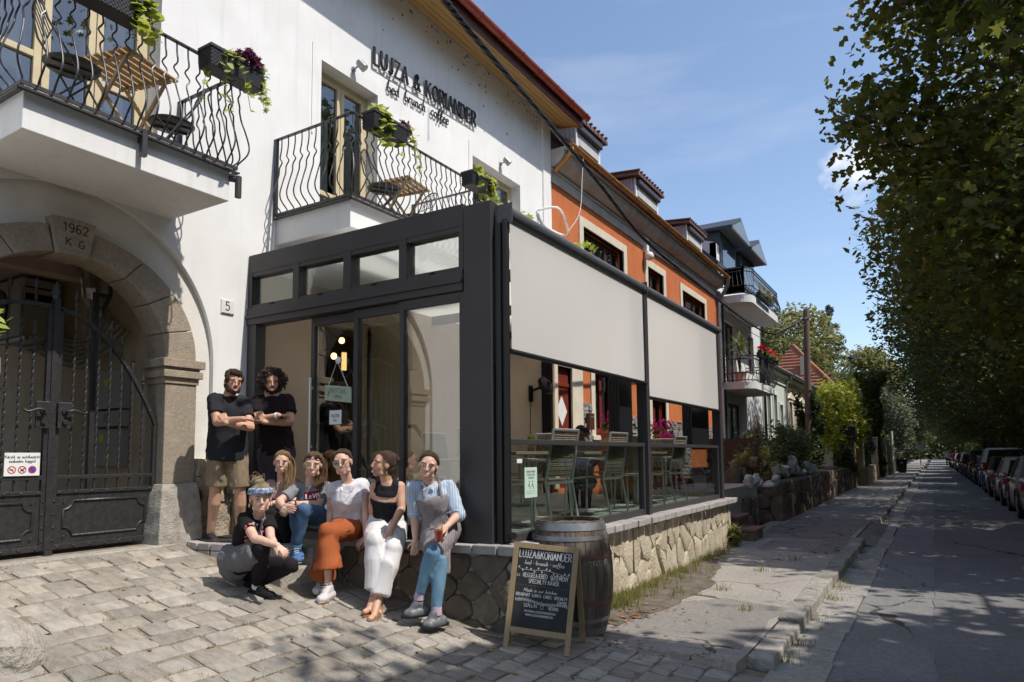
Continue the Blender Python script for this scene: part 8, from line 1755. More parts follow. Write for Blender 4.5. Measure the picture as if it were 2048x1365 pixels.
# ---------------------------------------------------------------- 1 man in shorts
t,j = person('bearded man with crossed arms in charcoal T-shirt and khaki shorts',6.69,dict(sr=(427,795,-.10),sl=(487,801,.10),er=(434,845,-.20),el=(501,855,-.06),wr=(486,838,-.28),wl=(452,846,-.27),hr=(437,906,-.03),hl=(472,906,.05),kr=(431,980,-.06),kl=(480,983,.02),ar=(421,1064,.02),al=(478,1066,.10),nk=(458,791,-.02),hd=(467,764,-.05)))
mb = MB();body(mb,j,True);hd = j['hd'];W,X = head(t,mb,hd+Vector((0,0,.0)),(VU+VX*.16),tocam(hd)*.9+VX*.35-VU*.05,None,1.0,True,smile=1,beard=(M('dark_stubble',(.075,.045,.03),(.05,.03,.02),.9,scale=60),1.0))
hand(mb,j['wl'],(P(441,822,6.50)-j['wl']),tocam(hd),1.0,.35,-1,.02);hand(mb,j['wr'],VX*.55-tocam(hd)*.9,VU,1.0,.5,1,.02)
TOE1 = P(437,1088,6.55);TOE2 = P(490,1090,6.62)
task('body',mb,SK['tan'],t,.006,5,0,1,.42)
T['charcoal'] = cloth('charcoal_jersey',(.026,.027,.032));T['khaki'] = cloth('khaki_cotton',(.27,.205,.135),(.22,.165,.105));T['trainer'] = cloth('dark_trainer',(.05,.036,.036),None,rough=.7)
tee(t,j,T['charcoal'],male=True,sl=.62,hem=.13,r=.016,seed=11,loose=.022,wr=.006);pants(t,j,T['khaki'],to=.46,rr=(.106,.102,.096,0,0),name='shorts',seed=12,wr=.008,waist=.04)
shoe(t,j['ar']-Vector((0,0,.02)),TOE1,T['trainer'],1.05,T['black'],laces=T['ink']);shoe(t,j['al']-Vector((0,0,.02)),TOE2,T['trainer'],1.05,T['black'],laces=T['ink'])
hb = MB();haircap(hb,W,X,1.0,.008,.98);hb.ell(W(0,.045,.088),(.055,.04,.03),12,8,X=X);T['hairdk'] = hairmat('dark_brown_hair',(.045,.026,.016),(.075,.045,.03));task('hair',hb,T['hairdk'],t,.006,1,.007,38,.7)
# ---------------------------------------------------------------- 2 curly haired man in the doorway
t,j = person('man with big dark curly hair in a black T-shirt, standing in the doorway',7.2,dict(sr=(514,799,-.04),sl=(576,797,.06),er=(509,842,-.16),el=(582,845,-.08),wr=(557,831,-.24),wl=(528,845,-.24),hr=(536,903,0),hl=(570,903,.06),kr=(538,985,-.02),kl=(568,986,.06),ar=(540,1070,0),al=(568,1070,.08),nk=(543,793,-.01),hd=(544,766,-.03)))
mb = MB();body(mb,j,True,leg=.84);hd = j['hd'];W,X = head(t,mb,hd,VU+VX*.06,tocam(hd)+VX*.05,None,1.0,True,smile=1,beard=(M('goatee_hair',(.02,.013,.01),(.035,.02,.015),.9,scale=60),.86))
hand(mb,j['wl'],(P(516,821,7.0)-j['wl']),tocam(hd),1.0,.3,-1,.03);hand(mb,j['wr'],VX*.55-tocam(hd)*.9,VU,1.0,.5,1,.02)
F1 = P(538,1082,7.08);F2 = P(572,1082,7.15);  task('body',mb,SK['tan'],t,.006,5,0,1,.42)
T['plumblack'] = cloth('plum_black_jersey',(.020,.014,.017));T['plumtrouser'] = cloth('plum_grey_cotton',(.075,.062,.085))
tee(t,j,T['plumblack'],male=True,sl=.62,hem=.05,r=.015,seed=21,loose=.015);pants(t,j,T['plumtrouser'],rr=(.112,.10,.076,.07,.062),seed=22)
shoe(t,j['ar'],F1,T['trainer'],1.05,T['black']);shoe(t,j['al'],F2,T['trainer'],1.05,T['black'])
T['haircurl'] = M('curly_hair',(.028,.016,.012),(.06,.034,.024),.6,scale=50,isl=.35)
rr = rnd(77);hb = MB()
for i in range(900):
 d = Vector((rr.gauss(0,1),rr.gauss(0,1)-.25,rr.gauss(0,1)+.2)).normalized();rad_ = rr.uniform(.6,1.0);p = Vector((d.x*.158*rad_,d.y*.125*rad_-.03,d.z*.140*rad_+.022))
 if p.y > .028 and p.z < .075 and abs(p.x) < .060: continue
 if p.z < -.105 or (p.z < -.02 and p.y > .02): continue
 q0 = W(*p);a0 = rr.uniform(0,6.28);rc = rr.uniform(.006,.011);ax = Vector((rr.gauss(0,1),rr.gauss(0,1),rr.gauss(0,1))).normalized();u_ = ax.orthogonal().normalized();v_ = ax.cross(u_)
 hb.tube([q0+ax*.0028*s_+(u_*math.cos(a0+s_*.9)+v_*math.sin(a0+s_*.9))*rc for s_ in range(10)],.0036,4)
hb.ell(W(0,-.04,.05),(.115,.095,.10),14,10,X=X);hb.build('hair',T['haircurl'],t,smooth=60)
mb = MB();d = (j['wr']-j['er']).normalized();mb.tube([j['wr']-d*.035,j['wr']-d*.012],.033,14);mb.build('wrist_band',T['paper'],t)
# ---------------------------------------------------------------- 3 blonde in mauve tee
t,j = person('woman with blonde side ponytail in mauve T-shirt, sitting at the back left',6.75,dict(sr=(538,968,-.02),sl=(590,963,.04),er=(534,1008,-.10),el=(590,1001,-.06),wr=(560,1014,-.26),wl=(547,1006,-.27),hr=(558,1040,.08),hl=(584,1040,.12),kr=(541,1028,-.27),kl=(566,1032,-.30),ar=(556,1086,-.26),al=(578,1092,-.22),nk=(564,955,0),hd=(564,925,-.03)))
mb = MB();body(mb,j,k=.96,leg=.84);hd = j['hd'];W,X = head(t,mb,hd,VU+VX*.05,tocam(hd)-VX*.12,None,.96,smile=.4)
hand(mb,j['wl'],-VX*.8-VU*.3,VU,.92,.5,-1);hand(mb,j['wr'],VX*.5-VU*.6,tocam(hd),.92,.5,1);F1 = P(562,1102,6.40);F2 = P(585,1105,6.45);  task('body',mb,SK['fair'],t,.006,5,0,1,.42)
T['mauve'] = cloth('mauve_jersey',(.36,.235,.215));T['blackcloth'] = cloth('black_cloth',(.014,.013,.014));T['apronblk'] = cloth('black_apron',(.018,.016,.018),(.024,.022,.023))
tee(t,j,T['mauve'],k=.96,sl=.75,hem=.0,seed=31,sr=.058);pants(t,j,T['blackcloth'],rr=(.10,.092,.068,.062,.05),seed=32)
sh = (j['sr']+j['sl'])/2;hp = (j['hr']+j['hl'])/2;fw = tocam(sh)
mb = MB();a = sh.lerp(hp,.24)+fw*.095;trunk_loft(mb,j,False,.96,.022,.26,1.0,8,.01,.02,.80)
task('apron',mb,T['apronblk'],t,.010,4,.005,10,.5,seed=33);mb = MB()
for s in (-1,1): mb.tube([a+VX*s*.06+fw*.02,sh+VX*s*.062+fw*.075+VU*.0,j['nk']+VX*s*.055+fw*.03],.010,6)
mb.build('apron_strap',T['apronblk'],t);rr = rnd(5);mb = MB();cpt = sh.lerp(hp,.52)+fw*.135
for i in range(9):
 a0 = rr.uniform(0,6.28);c0 = cpt+VX*rr.uniform(-.05,.05)+VU*rr.uniform(-.03,.03);ps = [c0+(VX*math.cos(a0+s_*.7)+VU*math.sin(a0+s_*.7))*(.018-.001*s_) for s_ in range(8)]
 for A_,B_ in zip(ps[:-1],ps[1:]): s_ = (B_-A_).normalized().cross(fw)*.004;mb.quad(A_-s_,A_+s_,B_+s_,B_-s_)
decal(mb,'apron_print',T['paper'],t,'apron',fw)
shoe(t,j['ar'],F1,T['blackcloth'],.92,T['black']);shoe(t,j['al'],F2,T['blackcloth'],.92,T['black'])
T['blonde'] = hairmat('blonde_hair',(.42,.27,.12),(.26,.15,.065));hb = MB();haircap(hb,W,X,.96,.006,.98,.0,side=False);task('hair',hb,T['blonde'],t,.006,2,.004,30,.7);combed('combed_hair',W,X,.96,T['blonde'],t,(-.055,-.075,.0),230,31)
def locks(name,W,pts,mat,t,n=46,r=.004,spread=.018,seed=1,taper=.6):
 rr = rnd(seed);mb = MB()
 for i in range(n):
  o = Vector((rr.gauss(0,1),rr.gauss(0,1),rr.gauss(0,1)))*spread;L_ = len(pts);ps = []
  for q,p in enumerate(pts): f = q/(L_-1);ps.append(Vector(p)+o*(.5+1.0*math.sin(math.pi*min(1,f*.9+.1)))+Vector((rr.gauss(0,1),rr.gauss(0,1),rr.gauss(0,1)))*.005)
  mb.tube(smooth_path(ps,3),[r*(1-taper*(q/(3*(L_-1)))) for q in range(3*(L_-1)+1)],5)
 return mb.build(name,mat,t,smooth=60)
locks('ponytail',W,[W(-.055,-.05,.02),W(-.080,-.02,-.05),P(579,958,6.68),P(575,972,6.60),P(570,986,6.57)],T['blonde'],t,130,.0036,.015,3)
# ---------------------------------------------------------------- 4 grey printed tee and jeans
t,j = person('woman with sunglasses on her hair, grey T-shirt and blue jeans',6.32,dict(sr=(592,975,-.04),sl=(653,971,.06),er=(559,1003,-.22),el=(637,1010,-.10),wr=(567,1016,-.33),wl=(585,1008,-.33),hr=(640,1038,.06),hl=(662,1036,.12),kr=(590,1016,-.20),kl=(607,1020,-.30),ar=(598,1090,-.16),al=(590,1099,-.26),nk=(622,962,-.02),hd=(626,930,-.05)))
mb = MB();body(mb,j,leg=.84);hd = j['hd'];W,X = head(t,mb,hd,VU+VX*.08,tocam(hd)-VX*.08,None,1.0,smile=.2)
hand(mb,j['wr'],(P(578,1018,5.95)-j['wr']),tocam(hd),.95,.5,-1);hand(mb,j['wl'],(P(569,1024,5.95)-j['wl']),tocam(hd)+VU*.3,.95,.55,1)
F1 = P(602,1113,6.10);F2 = P(597,1121,5.92);  task('body',mb,SK['fair'],t,.006,5,0,1,.42)
T['greytee'] = cloth('grey_marl_jersey',(.235,.235,.26));T['denim'] = cloth('blue_denim',(.055,.105,.20),(.085,.15,.26));T['ltdenim'] = cloth('light_denim',(.16,.29,.40),(.12,.22,.32))
tee(t,j,T['greytee'],sl=.72,hem=.04,seed=41,sr=.061,wr=.009);pants(t,j,T['denim'],rr=(.098,.087,.061,.054,.042),seed=42,wr=.006,to=.96)
mb = MB()
for s in 'l': a = j['k'+s].lerp(j['a'+s],.86);b = j['k'+s].lerp(j['a'+s],.97);mb.tube([a,b],.052,14)
mb.build('turned_cuff',T['ltdenim'],t,smooth=40)
sh = (j['sr']+j['sl'])/2;hp = (j['hr']+j['hl'])/2;fw = tocam(sh);pc_ = sh.lerp(hp,.24)+fw*.15-VX*.022;ux_ = (VX*.97+VU*.10).normalized();uy_ = VU
T['logored'] = cloth('print_red',(.26,.018,.04));mb = MB();n = 14;vs = [pc_+ux_*(-.075+.15*i/n)+uy_*(.042-.084*q/6+.012*math.cos(math.pi*2*i/n)*(q/6)) for i in range(n+1) for q in range(7)];mb.add(vs,[(i*7+q,i*7+q+1,(i+1)*7+q+1,(i+1)*7+q) for i in range(n) for q in range(6)]);decal(mb,'chest_print',T['logored'],t,'t_shirt',fw)
lm_ = MB();xx = -.058
for ch in ('L','e','V','I','S'):
 wg,pl = G[ch];hh = .040 if ch != 'e' else .052
 for line in pl:
  for a_,b_ in zip(line[:-1],line[1:]):
   A_ = pc_+ux_*(xx+a_[0]*hh)+uy_*(a_[1]*hh-.022);B_ = pc_+ux_*(xx+b_[0]*hh)+uy_*(b_[1]*hh-.022);s_ = (B_-A_).normalized().cross(fw)*.0045;lm_.quad(A_-s_,A_+s_,B_+s_,B_-s_)
 xx += (wg+.2)*hh
o_ = decal(lm_,'print_letters',T['paper'],t,'t_shirt',fw);DECALS.append((o_,t,'chest_print',fw))
T['whiteshoe'] = cloth('white_trainer',(.60,.58,.56),None,rough=.6);T['blueshoe'] = cloth('blue_trainer',(.08,.17,.38),None,rough=.6)
shoe(t,j['al'],F2,T['blueshoe'],.95,T['white'],laces=T['paper']);shoe(t,j['ar'],F1,T['blueshoe'],.95,T['white'])
T['dkblonde'] = hairmat('dark_blonde_hair',(.25,.145,.07),(.15,.085,.04));hb = MB();haircap(hb,W,X,1.0,.004,1.0,side=False);task('hair',hb,T['dkblonde'],t,.006,2,.004,30,.7);combed('combed_hair',W,X,1.0,T['dkblonde'],t,(-.05,-.085,-.01),230,41)
locks('loose_hair',W,[W(-.05,-.06,.05),W(-.080,-.03,-.02),P(642,955,6.30),P(640,968,6.20),P(633,974,6.16)],T['dkblonde'],t,150,.0036,.018,4)
T['shades'] = paint('sunglass_lens',(.03,.012,.02),.08);mb = MB()
for s in (-1,1): mb.ell(W(s*.034,.070,.082),(.027,.008,.021),14,8,X=X)
mb.build('sunglasses',T['shades'],t,smooth=True);mb = MB();mb.tube([W(-.07,.02,.06),W(-.06,.068,.085),W(0,.078,.088),W(.06,.068,.085),W(.07,.02,.06)],.004,5);mb.build('sunglass_frame',M('rose_frame',(.30,.10,.11),None,.3),t)
mb = MB();mb.tube([j['wl'].lerp(j['el'],.03),j['wl'].lerp(j['el'],.07)],.031,12);mb.build('bracelet',T['ink'],t)
# ---------------------------------------------------------------- 5 orange trousers
t,j = person('woman in round glasses with white T-shirt and wide rust orange trousers, hands on the wall',6.10,dict(sr=(667,972,-.04),sl=(724,966,.06),er=(662,1020,.03),el=(731,1022,.0),wr=(658,1052,-.02),wl=(732,1074,-.08),hr=(686,1056,.08),hl=(714,1056,.10),kr=(663,1066,-.30),kl=(654,1064,-.34),ar=(643,1164,-.24),al=(657,1166,-.40),nk=(695,962,0),hd=(685,925,-.06)))
mb = MB();body(mb,j,k=.97);hd = j['hd'];W,X = head(t,mb,hd,VU-VX*.16,tocam(hd)-VX*.22-VU*.08,None,1.0,smile=.5)
hand(mb,j['wl'],-VX*.6-VU*.55+tocam(hd)*.2,VU+tocam(hd)*.4,.92,.45,-1,.25);hand(mb,j['wr'],-VU,VX,.92,.3,1);F1 = P(634,1183,5.70);F2 = P(640,1200,5.56);  task('body',mb,SK['fair'],t,.006,5,0,1,.42)
T['whitetee'] = cloth('white_jersey',(.66,.65,.68),(.60,.59,.63));T['rust'+'c'] = cloth('rust_orange_crepe',(.37,.105,.035),(.32,.085,.028),bs=180,bump=.05)
tee(t,j,T['whitetee'],k=.97,sl=.36,hem=-.05,seed=51,sr=.059,wr=.010,loose=.01)
def wide(t,j,mat,seed,hems,name='trousers',rr=(.112,.112,.108,.12,.135),wr=.010):
 mb = MB();hp = (j['hr']+j['hl'])/2;up = ((j['sr']+j['sl'])/2-hp).normalized()
 for s in 'rl':
  h,n_,a = j['h'+s],j['k'+s],j['a'+s];e = n_.lerp(a,hems[s]);dn = Vector((0,0,-1))
  mb.tube([h,h.lerp(n_,.5),n_+dn*.015,n_.lerp(e,.35)+dn*.01,n_.lerp(e,.7),e],[rr[0],rr[1],rr[2]*.8,rr[2],rr[3],rr[4]],16);mb.ell(n_,(rr[2]*.82,)*3,12,8);mb.ell(h,(rr[0],)*3,12,8);b = h.lerp(hp,.3);mb.tube([b,b+up*.12],[rr[0]+.004,rr[0]-.012],14)
 cap(mb,j['hr'],j['hl'],rr[0],rr[0]);task(name,mb,mat,t,.010,3,wr,6,.55,(1,1,.28),seed)
wide(t,j,T['rustc'],52,{'r':.90,'l':.72},rr=(.102,.094,.086,.094,.118),wr=.013)
T['pinkshoe'] = cloth('white_pink_trainer',(.62,.52,.50),(.52,.36,.33),rough=.6)
shoe(t,j['al'],F2,T['whiteshoe'],.98,T['pinkshoe'],laces=T['paper']);shoe(t,j['ar'],F1,T['whiteshoe'],.95,T['pinkshoe'])
T['brown'] = hairmat('brown_hair',(.075,.042,.026),(.13,.075,.045));hb = MB();haircap(hb,W,X,1.0,.004,.97,side=False);hb.ell(W(-.02,-.115,.05),(.04,.04,.04),12,8,X=X);task('hair',hb,T['brown'],t,.006,2,.004,30,.7);combed('combed_hair',W,X,1.0,T['brown'],t,(-.02,-.10,.05),220,51)
mb = MB()
for s in (-1,1):
 mb.tube([W(s*.034+.026*math.cos(a),.094,-.002+.024*math.sin(a)) for a in [i*2*math.pi/18 for i in range(19)]],.0022,5);mb.tube([W(s*.060,.092,.004),W(s*.078,.0,.006)],.002,4)
mb.tube([W(-.009,.100,.004),W(.009,.100,.004)],.0022,4);mb.build('glasses',M('silver_frame',(.5,.48,.47),None,.25,metal=.8),t);mb = MB()
for s in (-1,1): mb.lathe([(.0005,0),(.024,0)],18,W(s*.034,.095,-.002),X=X @ Matrix.Rotation(math.pi/2,3,'X'))
mb.build('lenses',glassmat('lens_glass',(.92,.94,.95),1.6,1.3,.10),t)
mb = MB();nk = j['nk'];mb.tube([nk+VX*.05*math.cos(a)+VU*(-.055-.05*math.sin(a))+tocam(nk)*(.085+.035*math.sin(a)) for a in [i*math.pi/10 for i in range(11)]],.0022,4);mb.build('necklace',T['steel'],t)
# ---------------------------------------------------------------- 6 black top, white trousers
t,j = person('laughing woman in profile with scrunchie bun, black cut-out top, white trousers and studded sandals',5.98,dict(sr=(751,970,.02),sl=(800,969,.02),er=(744,1016,.06),el=(803,1018,-.06),wr=(750,1046,.02),wl=(781,1060,-.22),hr=(756,1054,.08),hl=(790,1056,.10),kr=(750,1086,-.30),kl=(786,1098,-.30),ar=(748,1192,-.42),al=(757,1196,-.44),nk=(773,961,.01),hd=(766,928,-.02)))
mb = MB();body(mb,j,k=.98);hd = j['hd'];W,X = head(t,mb,hd,VU+VX*.12,-VX*.86+tocam(hd)*.5-VU*.05,None,1.0,smile=1)
hand(mb,j['wl'],(P(768,1085,5.72)-j['wl']),tocam(hd)+VX*.2,.95,.35,-1,.2);hand(mb,j['wr'],-VU,-VX,.95,.3,1);F1 = P(730,1224,5.42);F2 = P(741,1238,5.34);foot(mb,j['ar'],F1);foot(mb,j['al'],F2);  task('body',mb,SK['tan'],t,.006,5,0,1,.42)
T['blacktop'] = cloth('black_rib_top',(.017,.017,.022));T['whitepant'] = cloth('white_cotton_twill',(.66,.64,.63),(.58,.565,.56))
sh = (j['sr']+j['sl'])/2;mb = MB();trunk_loft(mb,j,False,.98,.012,.27,.86,9);task('crop_top',mb,T['blacktop'],t,.008,3,.003,14,.5,seed=61);mb = MB();trunk_loft(mb,j,False,.98,.012,-.05,.17,6,wk=.80)
for s in 'rl': q = j['s'+s].lerp(sh,.42);cap(mb,q,q-VU*.05,.062,.070)
task('top_yoke',mb,T['blacktop'],t,.008,3,.002,14,.5,seed=62)
wide(t,j,T['whitepant'],63,{'r':.88,'l':.94},rr=(.104,.098,.092,.084,.082),wr=.014)
T['sandal'] = M('tan_sandal',(.30,.13,.05),None,.5);T['stud'] = M('brass_stud',(.75,.55,.25),None,.25,metal=1)
for a,f in ((j['ar'],F1),(j['al'],F2)):
 d = Vector((f.x-a.x,f.y-a.y,0)).normalized();s_ = Vector((-d.y,d.x,0));hl = a-d*.035;hl.z = f.z;mb = MB();ln = (f-hl).length;dd = (f-hl).normalized();up2 = s_.cross(dd).normalized();up2 = up2 if up2.z > 0 else -up2
 ring = [(-.03,.03),(-.045,0),(-.03,-.03),(ln*.5,-.036),(ln*.8,-.045),(ln+.03,0),(ln*.8,.045),(ln*.5,.036)];vs = [hl+dd*x+s_*y-up2*.042 for x,y in ring]+[hl+dd*x+s_*y-up2*.026 for x,y in ring];n = 8
 mb.add(vs,[tuple(range(n-1,-1,-1)),tuple(range(n,2*n))]+[(i,(i+1)%n,n+(i+1)%n,n+i) for i in range(n)]);sd = mb.build('sandal',T['sandal'],t,bevel=.004);mb = MB();sb = MB()
 for fr,hh,ww in ((.82,.030,.046),(.62,.038,.044),(.42,.048,.042)):
  pts = [hl.lerp(f,fr)+s_*ww*math.cos(q)+up2*(hh*math.sin(q)-.022) for q in [math.pi*i/10 for i in range(11)]];mb.tube(pts,.0055,5);[sb.ell(p+up2*.004,(.0055,)*3,6,4) for p in pts[1:-1:2]]
 mb.tube([hl.lerp(f,.82)+up2*.012,hl.lerp(f,.42)+up2*.030,a+d*.04+up2*.01],.0055,5);mb.build('straps',T['sandal'],sd);sb.build('studs',T['stud'],sd)
hb = MB();haircap(hb,W,X,1.0,.004,.96,side=False);hb.ell(W(0,-.118,.045),(.036,.034,.036),12,8,X=X);T['brownlt'] = hairmat('sleek_brown_hair',(.15,.09,.055),(.08,.048,.03));task('hair',hb,T['brownlt'],t,.006,3,.002,30,.7);combed('combed_hair',W,X,1.0,T['brownlt'],t,(0,-.105,.045),180,61,wave=.001)
mb = MB();rr = rnd(6)
for i in range(16): a = i*.3927;mb.ell(W(.036*math.cos(a),-.108+rr.uniform(-.008,.008),.045+.036*math.sin(a)),(.014,.012,.014),8,6,X=X)
mb.build('scrunchie',cloth('dark_scrunchie',(.045,.03,.045)),t,smooth=True);mb = MB();mb.tube([W(-.080,-.01,-.045),W(-.082,-.008,-.075),W(-.082,-.006,-.105)],[.004,.008,.003],6);mb.tube([W(.080,-.01,-.045),W(.082,-.008,-.075),W(.082,-.006,-.105)],[.004,.008,.003],6);mb.build('earrings',T['stud'],t)
# ---------------------------------------------------------------- 7 apron and clogs with a drink
t,j = person('woman in blue striped shirt, grey apron, light jeans and clogs holding a red drink',5.72,dict(sr=(825,972,-.02),sl=(898,970,.05),er=(829,1028,.0),el=(916,1030,-.05),wr=(831,1080,-.04),wl=(893,1054,-.26),hr=(864,1060,.06),hl=(898,1058,.08),kr=(880,1118,-.28),kl=(864,1106,-.34),ar=(873,1222,-.36),al=(839,1192,-.30),nk=(857,968,0),hd=(857,932,-.05)))
mb = MB();body(mb,j,k=1.0,leg=.84);hd = j['hd'];W,X = head(t,mb,hd,VU+VX*.20,tocam(hd)-VX*.10,None,1.0,smile=1)
hand(mb,j['wl'],(P(880,1062,5.34)-j['wl']),VX*.6+VU*.4+tocam(hd)*.2,.95,.75,-1);hand(mb,j['wr'],-VU-VX*.05,VX*.3+tocam(hd),.95,.3,1);F1 = P(850,1250,5.28);F2 = P(812,1228,5.36);  task('body',mb,SK['fair'],t,.006,5,0,1,.42)
T['stripe'] = cloth('blue_striped_cotton',(.30,.40,.54),None,((.60,.64,.70),24));T['greyapron'] = cloth('grey_linen',(.27,.24,.245),None,((.20,.175,.18),20))
tee(t,j,T['stripe'],sl=.0,hem=.0,seed=71,wr=.007,name='shirt');mb = MB()
for s in 'rl':
 e = j['e'+s];b = e.lerp(j['w'+s],.12 if s == 'r' else .16);mb.tube([j['s'+s],j['s'+s].lerp(e,.5),e,b],[.061,.062,.059,.054],12);mb.ell(j['s'+s],(.061,)*3,12,8);mb.ell(e,(.059,)*3,12,8)
task('sleeves',mb,T['stripe'],t,.010,3,.008,13,.5,seed=72);mb = MB()
for s in 'rl': e = j['e'+s];b = e.lerp(j['w'+s],.08 if s == 'r' else .12);mb.tube([e.lerp(j['s'+s],.04),b],[.063,.060],14)
task('rolled_cuffs',mb,T['stripe'],t,.008,2,.003,20,.6,seed=73)
nk = j['nk'];fw = tocam(nk);mb = MB()
for s in (-1,1): mb.add([nk+VX*s*.060+VU*.035-fw*.02,nk+VX*s*.068-VU*.01+fw*.045,nk+VX*s*.040-VU*.055+fw*.098,nk+VX*s*.015-VU*.030+fw*.088,nk+VX*s*.048+VU*.022+fw*.042],[(0,1,2,3,4)])
mb.build('collar',T['stripe'],t)
mb = MB();hp = (j['hr']+j['hl'])/2;sh = (j['sr']+j['sl'])/2;fw = tocam(sh)
trunk_loft(mb,j,False,1.0,.022,.16,1.05,9,.02,.022,.86)
for s,f in (('r',.92),('l',.94)):
 h,n_ = j['h'+s],j['k'+s];e = h.lerp(n_,f);mb.tube([h,h.lerp(e,.5),e],[.112,.108,.090],14);mb.ell(h,(.112,)*3,12,8)
dr0 = j['kr'].lerp(j['hr'],.12);mb.tube([dr0,dr0+Vector((0,0,-.15))+VX*.035],[.085,.055],12)
task('apron',mb,T['greyapron'],t,.010,3,.010,8,.5,(1,1,.5),74)
for s in (-1,1): mb = MB();mb.tube([sh.lerp(hp,.22)+fw*.125+VX*s*.07,sh+fw*.085+VX*s*.075,sh+VX*s*.07-VU*-.06,sh-fw*.06+VX*s*.05],.011,6);mb.build('apron_strap',T['greyapron'],t)
bw = P(890,1028,5.58)
for a0 in (.3,1.2,2.2,4.2,5.2): mb = MB();mb.tube([bw,bw+(VX*math.cos(a0)+VU*math.sin(a0))*.04+fw*.012,bw+(VX*math.cos(a0+.5)+VU*math.sin(a0+.5))*.07-VU*.03],[.008,.010,.004],5);mb.build('apron_tie',T['greyapron'],t)
pants(t,j,T['ltdenim'],rr=(.088,.080,.061,.053,.043),seed=75,wr=.005,to=.97,waist=.02);T['clog'] = M('grey_clog',(.10,.105,.11),(.17,.175,.18),.45,scale=22);T['sock'] = cloth('lilac_sock',(.50,.38,.46))
for s,f in (('r',F1),('l',F2)):
 shoe(t,j['a'+s],f,T['clog'],1.12,T['black'],name='clog',high=-.01);mb = MB();a = j['a'+s];mb.tube([a.lerp(j['k'+s],.10),a,a-Vector((0,0,.03))],[.040,.043,.044],12);mb.build('sock',T['sock'],t,smooth=50)
hb = MB();haircap(hb,W,X,1.0,.002,.97,side=False);hb.ell(W(0,-.10,-.02),(.04,.04,.045),12,8,X=X);task('hair',hb,T['brown'],t,.006,3,.002,30,.7);combed('combed_hair',W,X,1.0,T['brown'],t,(0,-.09,-.02),180,71,wave=.001)
gl = thing('drink_glass','glass of red iced drink held by the woman in the grey apron','drink',tuple(P(877,1084,5.36)),None);c = P(877,1067,5.345);ay = VU;Xg = Matrix.Identity(3);mb = MB();mb.lathe([(.001,-.062),(.030,-.062),(.036,.062),(.0345,.062),(.0285,-.058),(.001,-.058)],20,c);mb.build('tumbler',glassmat('tumbler_glass',(.93,.93,.93),1.5,1.2,.05),gl,smooth=40);mb = MB();mb.lathe([(.001,-.057),(.0283,-.057),(.0325,.022),(.001,.022)],20,c);mb.build('drink',M('red_drink',(.42,.025,.02),(.50,.06,.02),.15),gl,smooth=40);mb = MB();mb.lathe([(.001,.0222),(.0325,.0222),(.034,.036),(.001,.038)],20,c);mb.build('foam',M('orange_foam',(.62,.32,.14),None,.6),gl,smooth=40)
# ---------------------------------------------------------------- 8 crouching woman
t,j = person('crouching woman with blonde bun, blue patterned headband, black printed T-shirt and dark apron',5.62,dict(sr=(488,1034,-.08),sl=(537,1038,.08),er=(510,1078,-.24),el=(541,1076,-.08),wr=(555,1091,-.34),wl=(556,1106,-.26),hr=(472,1132,.02),hl=(490,1136,.14),kr=(526,1096,-.26),kl=(582,1131,-.12),ar=(514,1170,-.04),al=(492,1176,.12),nk=(517,1034,-.02),hd=(521,997,-.07)))
mb = MB();body(mb,j,k=.98,leg=.84);hd = j['hd'];W,X = head(t,mb,hd,VU+VX*.02,tocam(hd)+VX*.12,None,1.0,smile=1)
hand(mb,j['wr'],(P(568,1103,5.26)-j['wr']),VU+tocam(hd)*.5,.86,.7,1);hand(mb,j['wl'],(P(566,1108,5.3)-j['wl']),tocam(hd)-VU*.2,.86,.8,-1);F1 = P(546,1192,5.50);F2 = P(500,1190,5.62);  task('body',mb,SK['fair'],t,.006,5,0,1,.42)
T['legging'] = cloth('black_legging',(.016,.014,.017));T['pinstripe'] = cloth('pinstripe_apron',(.10,.10,.11),None,((.20,.20,.21),26),sax=(1,0,0))
tee(t,j,T['blackcloth'],sl=.55,hem=.06,seed=81,sr=.061,wr=.008);pants(t,j,T['legging'],rr=(.108,.090,.061,.055,.041),seed=82,wr=.003)
mb = MB();h,n_ = j['hr'],j['kr'];mb.tube([h+VU*.05-VX*.05,h.lerp(n_,.45)+VU*.005,h.lerp(n_,.86)],[.128,.112,.092],14);mb.ell(h,(.13,)*3,12,8);sh = (j['sr']+j['sl'])/2;hp = (j['hr']+j['hl'])/2;mb.tube([h.lerp(sh,.05),h.lerp(sh,.42)],[.135,.112],14);q = h.lerp(n_,.5);mb.tube([q+tocam(q)*.03,q-VU*.08-VX*.03+tocam(q)*.02],[.10,.055],12);task('apron',mb,T['pinstripe'],t,.010,3,.008,9,.5,seed=83)
mb = MB();fw = tocam(sh);mb.tube([j['nk']-VX*.05-fw*.02+VU*.02,sh-VX*.055+fw*.085,sh.lerp(hp,.25)-VX*.05+fw*.12],.010,6);mb.tube([j['nk']+VX*.05+VU*.01,sh+VX*.05+fw*.085,sh.lerp(hp,.3)+VX*.06+fw*.10],.010,6);mb.build('apron_strap',T['pinstripe'],t)
rr = rnd(12);cols = [M('print_pink',(.62,.10,.25),None,.8),M('print_orange',(.65,.25,.08),None,.8),M('print_lilac',(.40,.34,.55),None,.8)];pcs = [MB(),MB(),MB()]
for i in range(46):
 c0 = sh.lerp(hp,.24)+VX*rr.uniform(-.055,.085)+VU*rr.uniform(-.08,.07)+fw*.2;ra,rb,ro = rr.uniform(.006,.014),rr.uniform(.006,.016),rr.uniform(0,3);pcs[i%3].add([c0]+[c0+VX*ra*math.cos(q*1.047+ro)+VU*rb*math.sin(q*1.047+ro) for q in range(6)],[(0,1+q,1+(q+1)%6) for q in range(6)])
for m_,q in zip(cols,pcs): decal(q,'floral_print',m_,t,'t_shirt',fw)
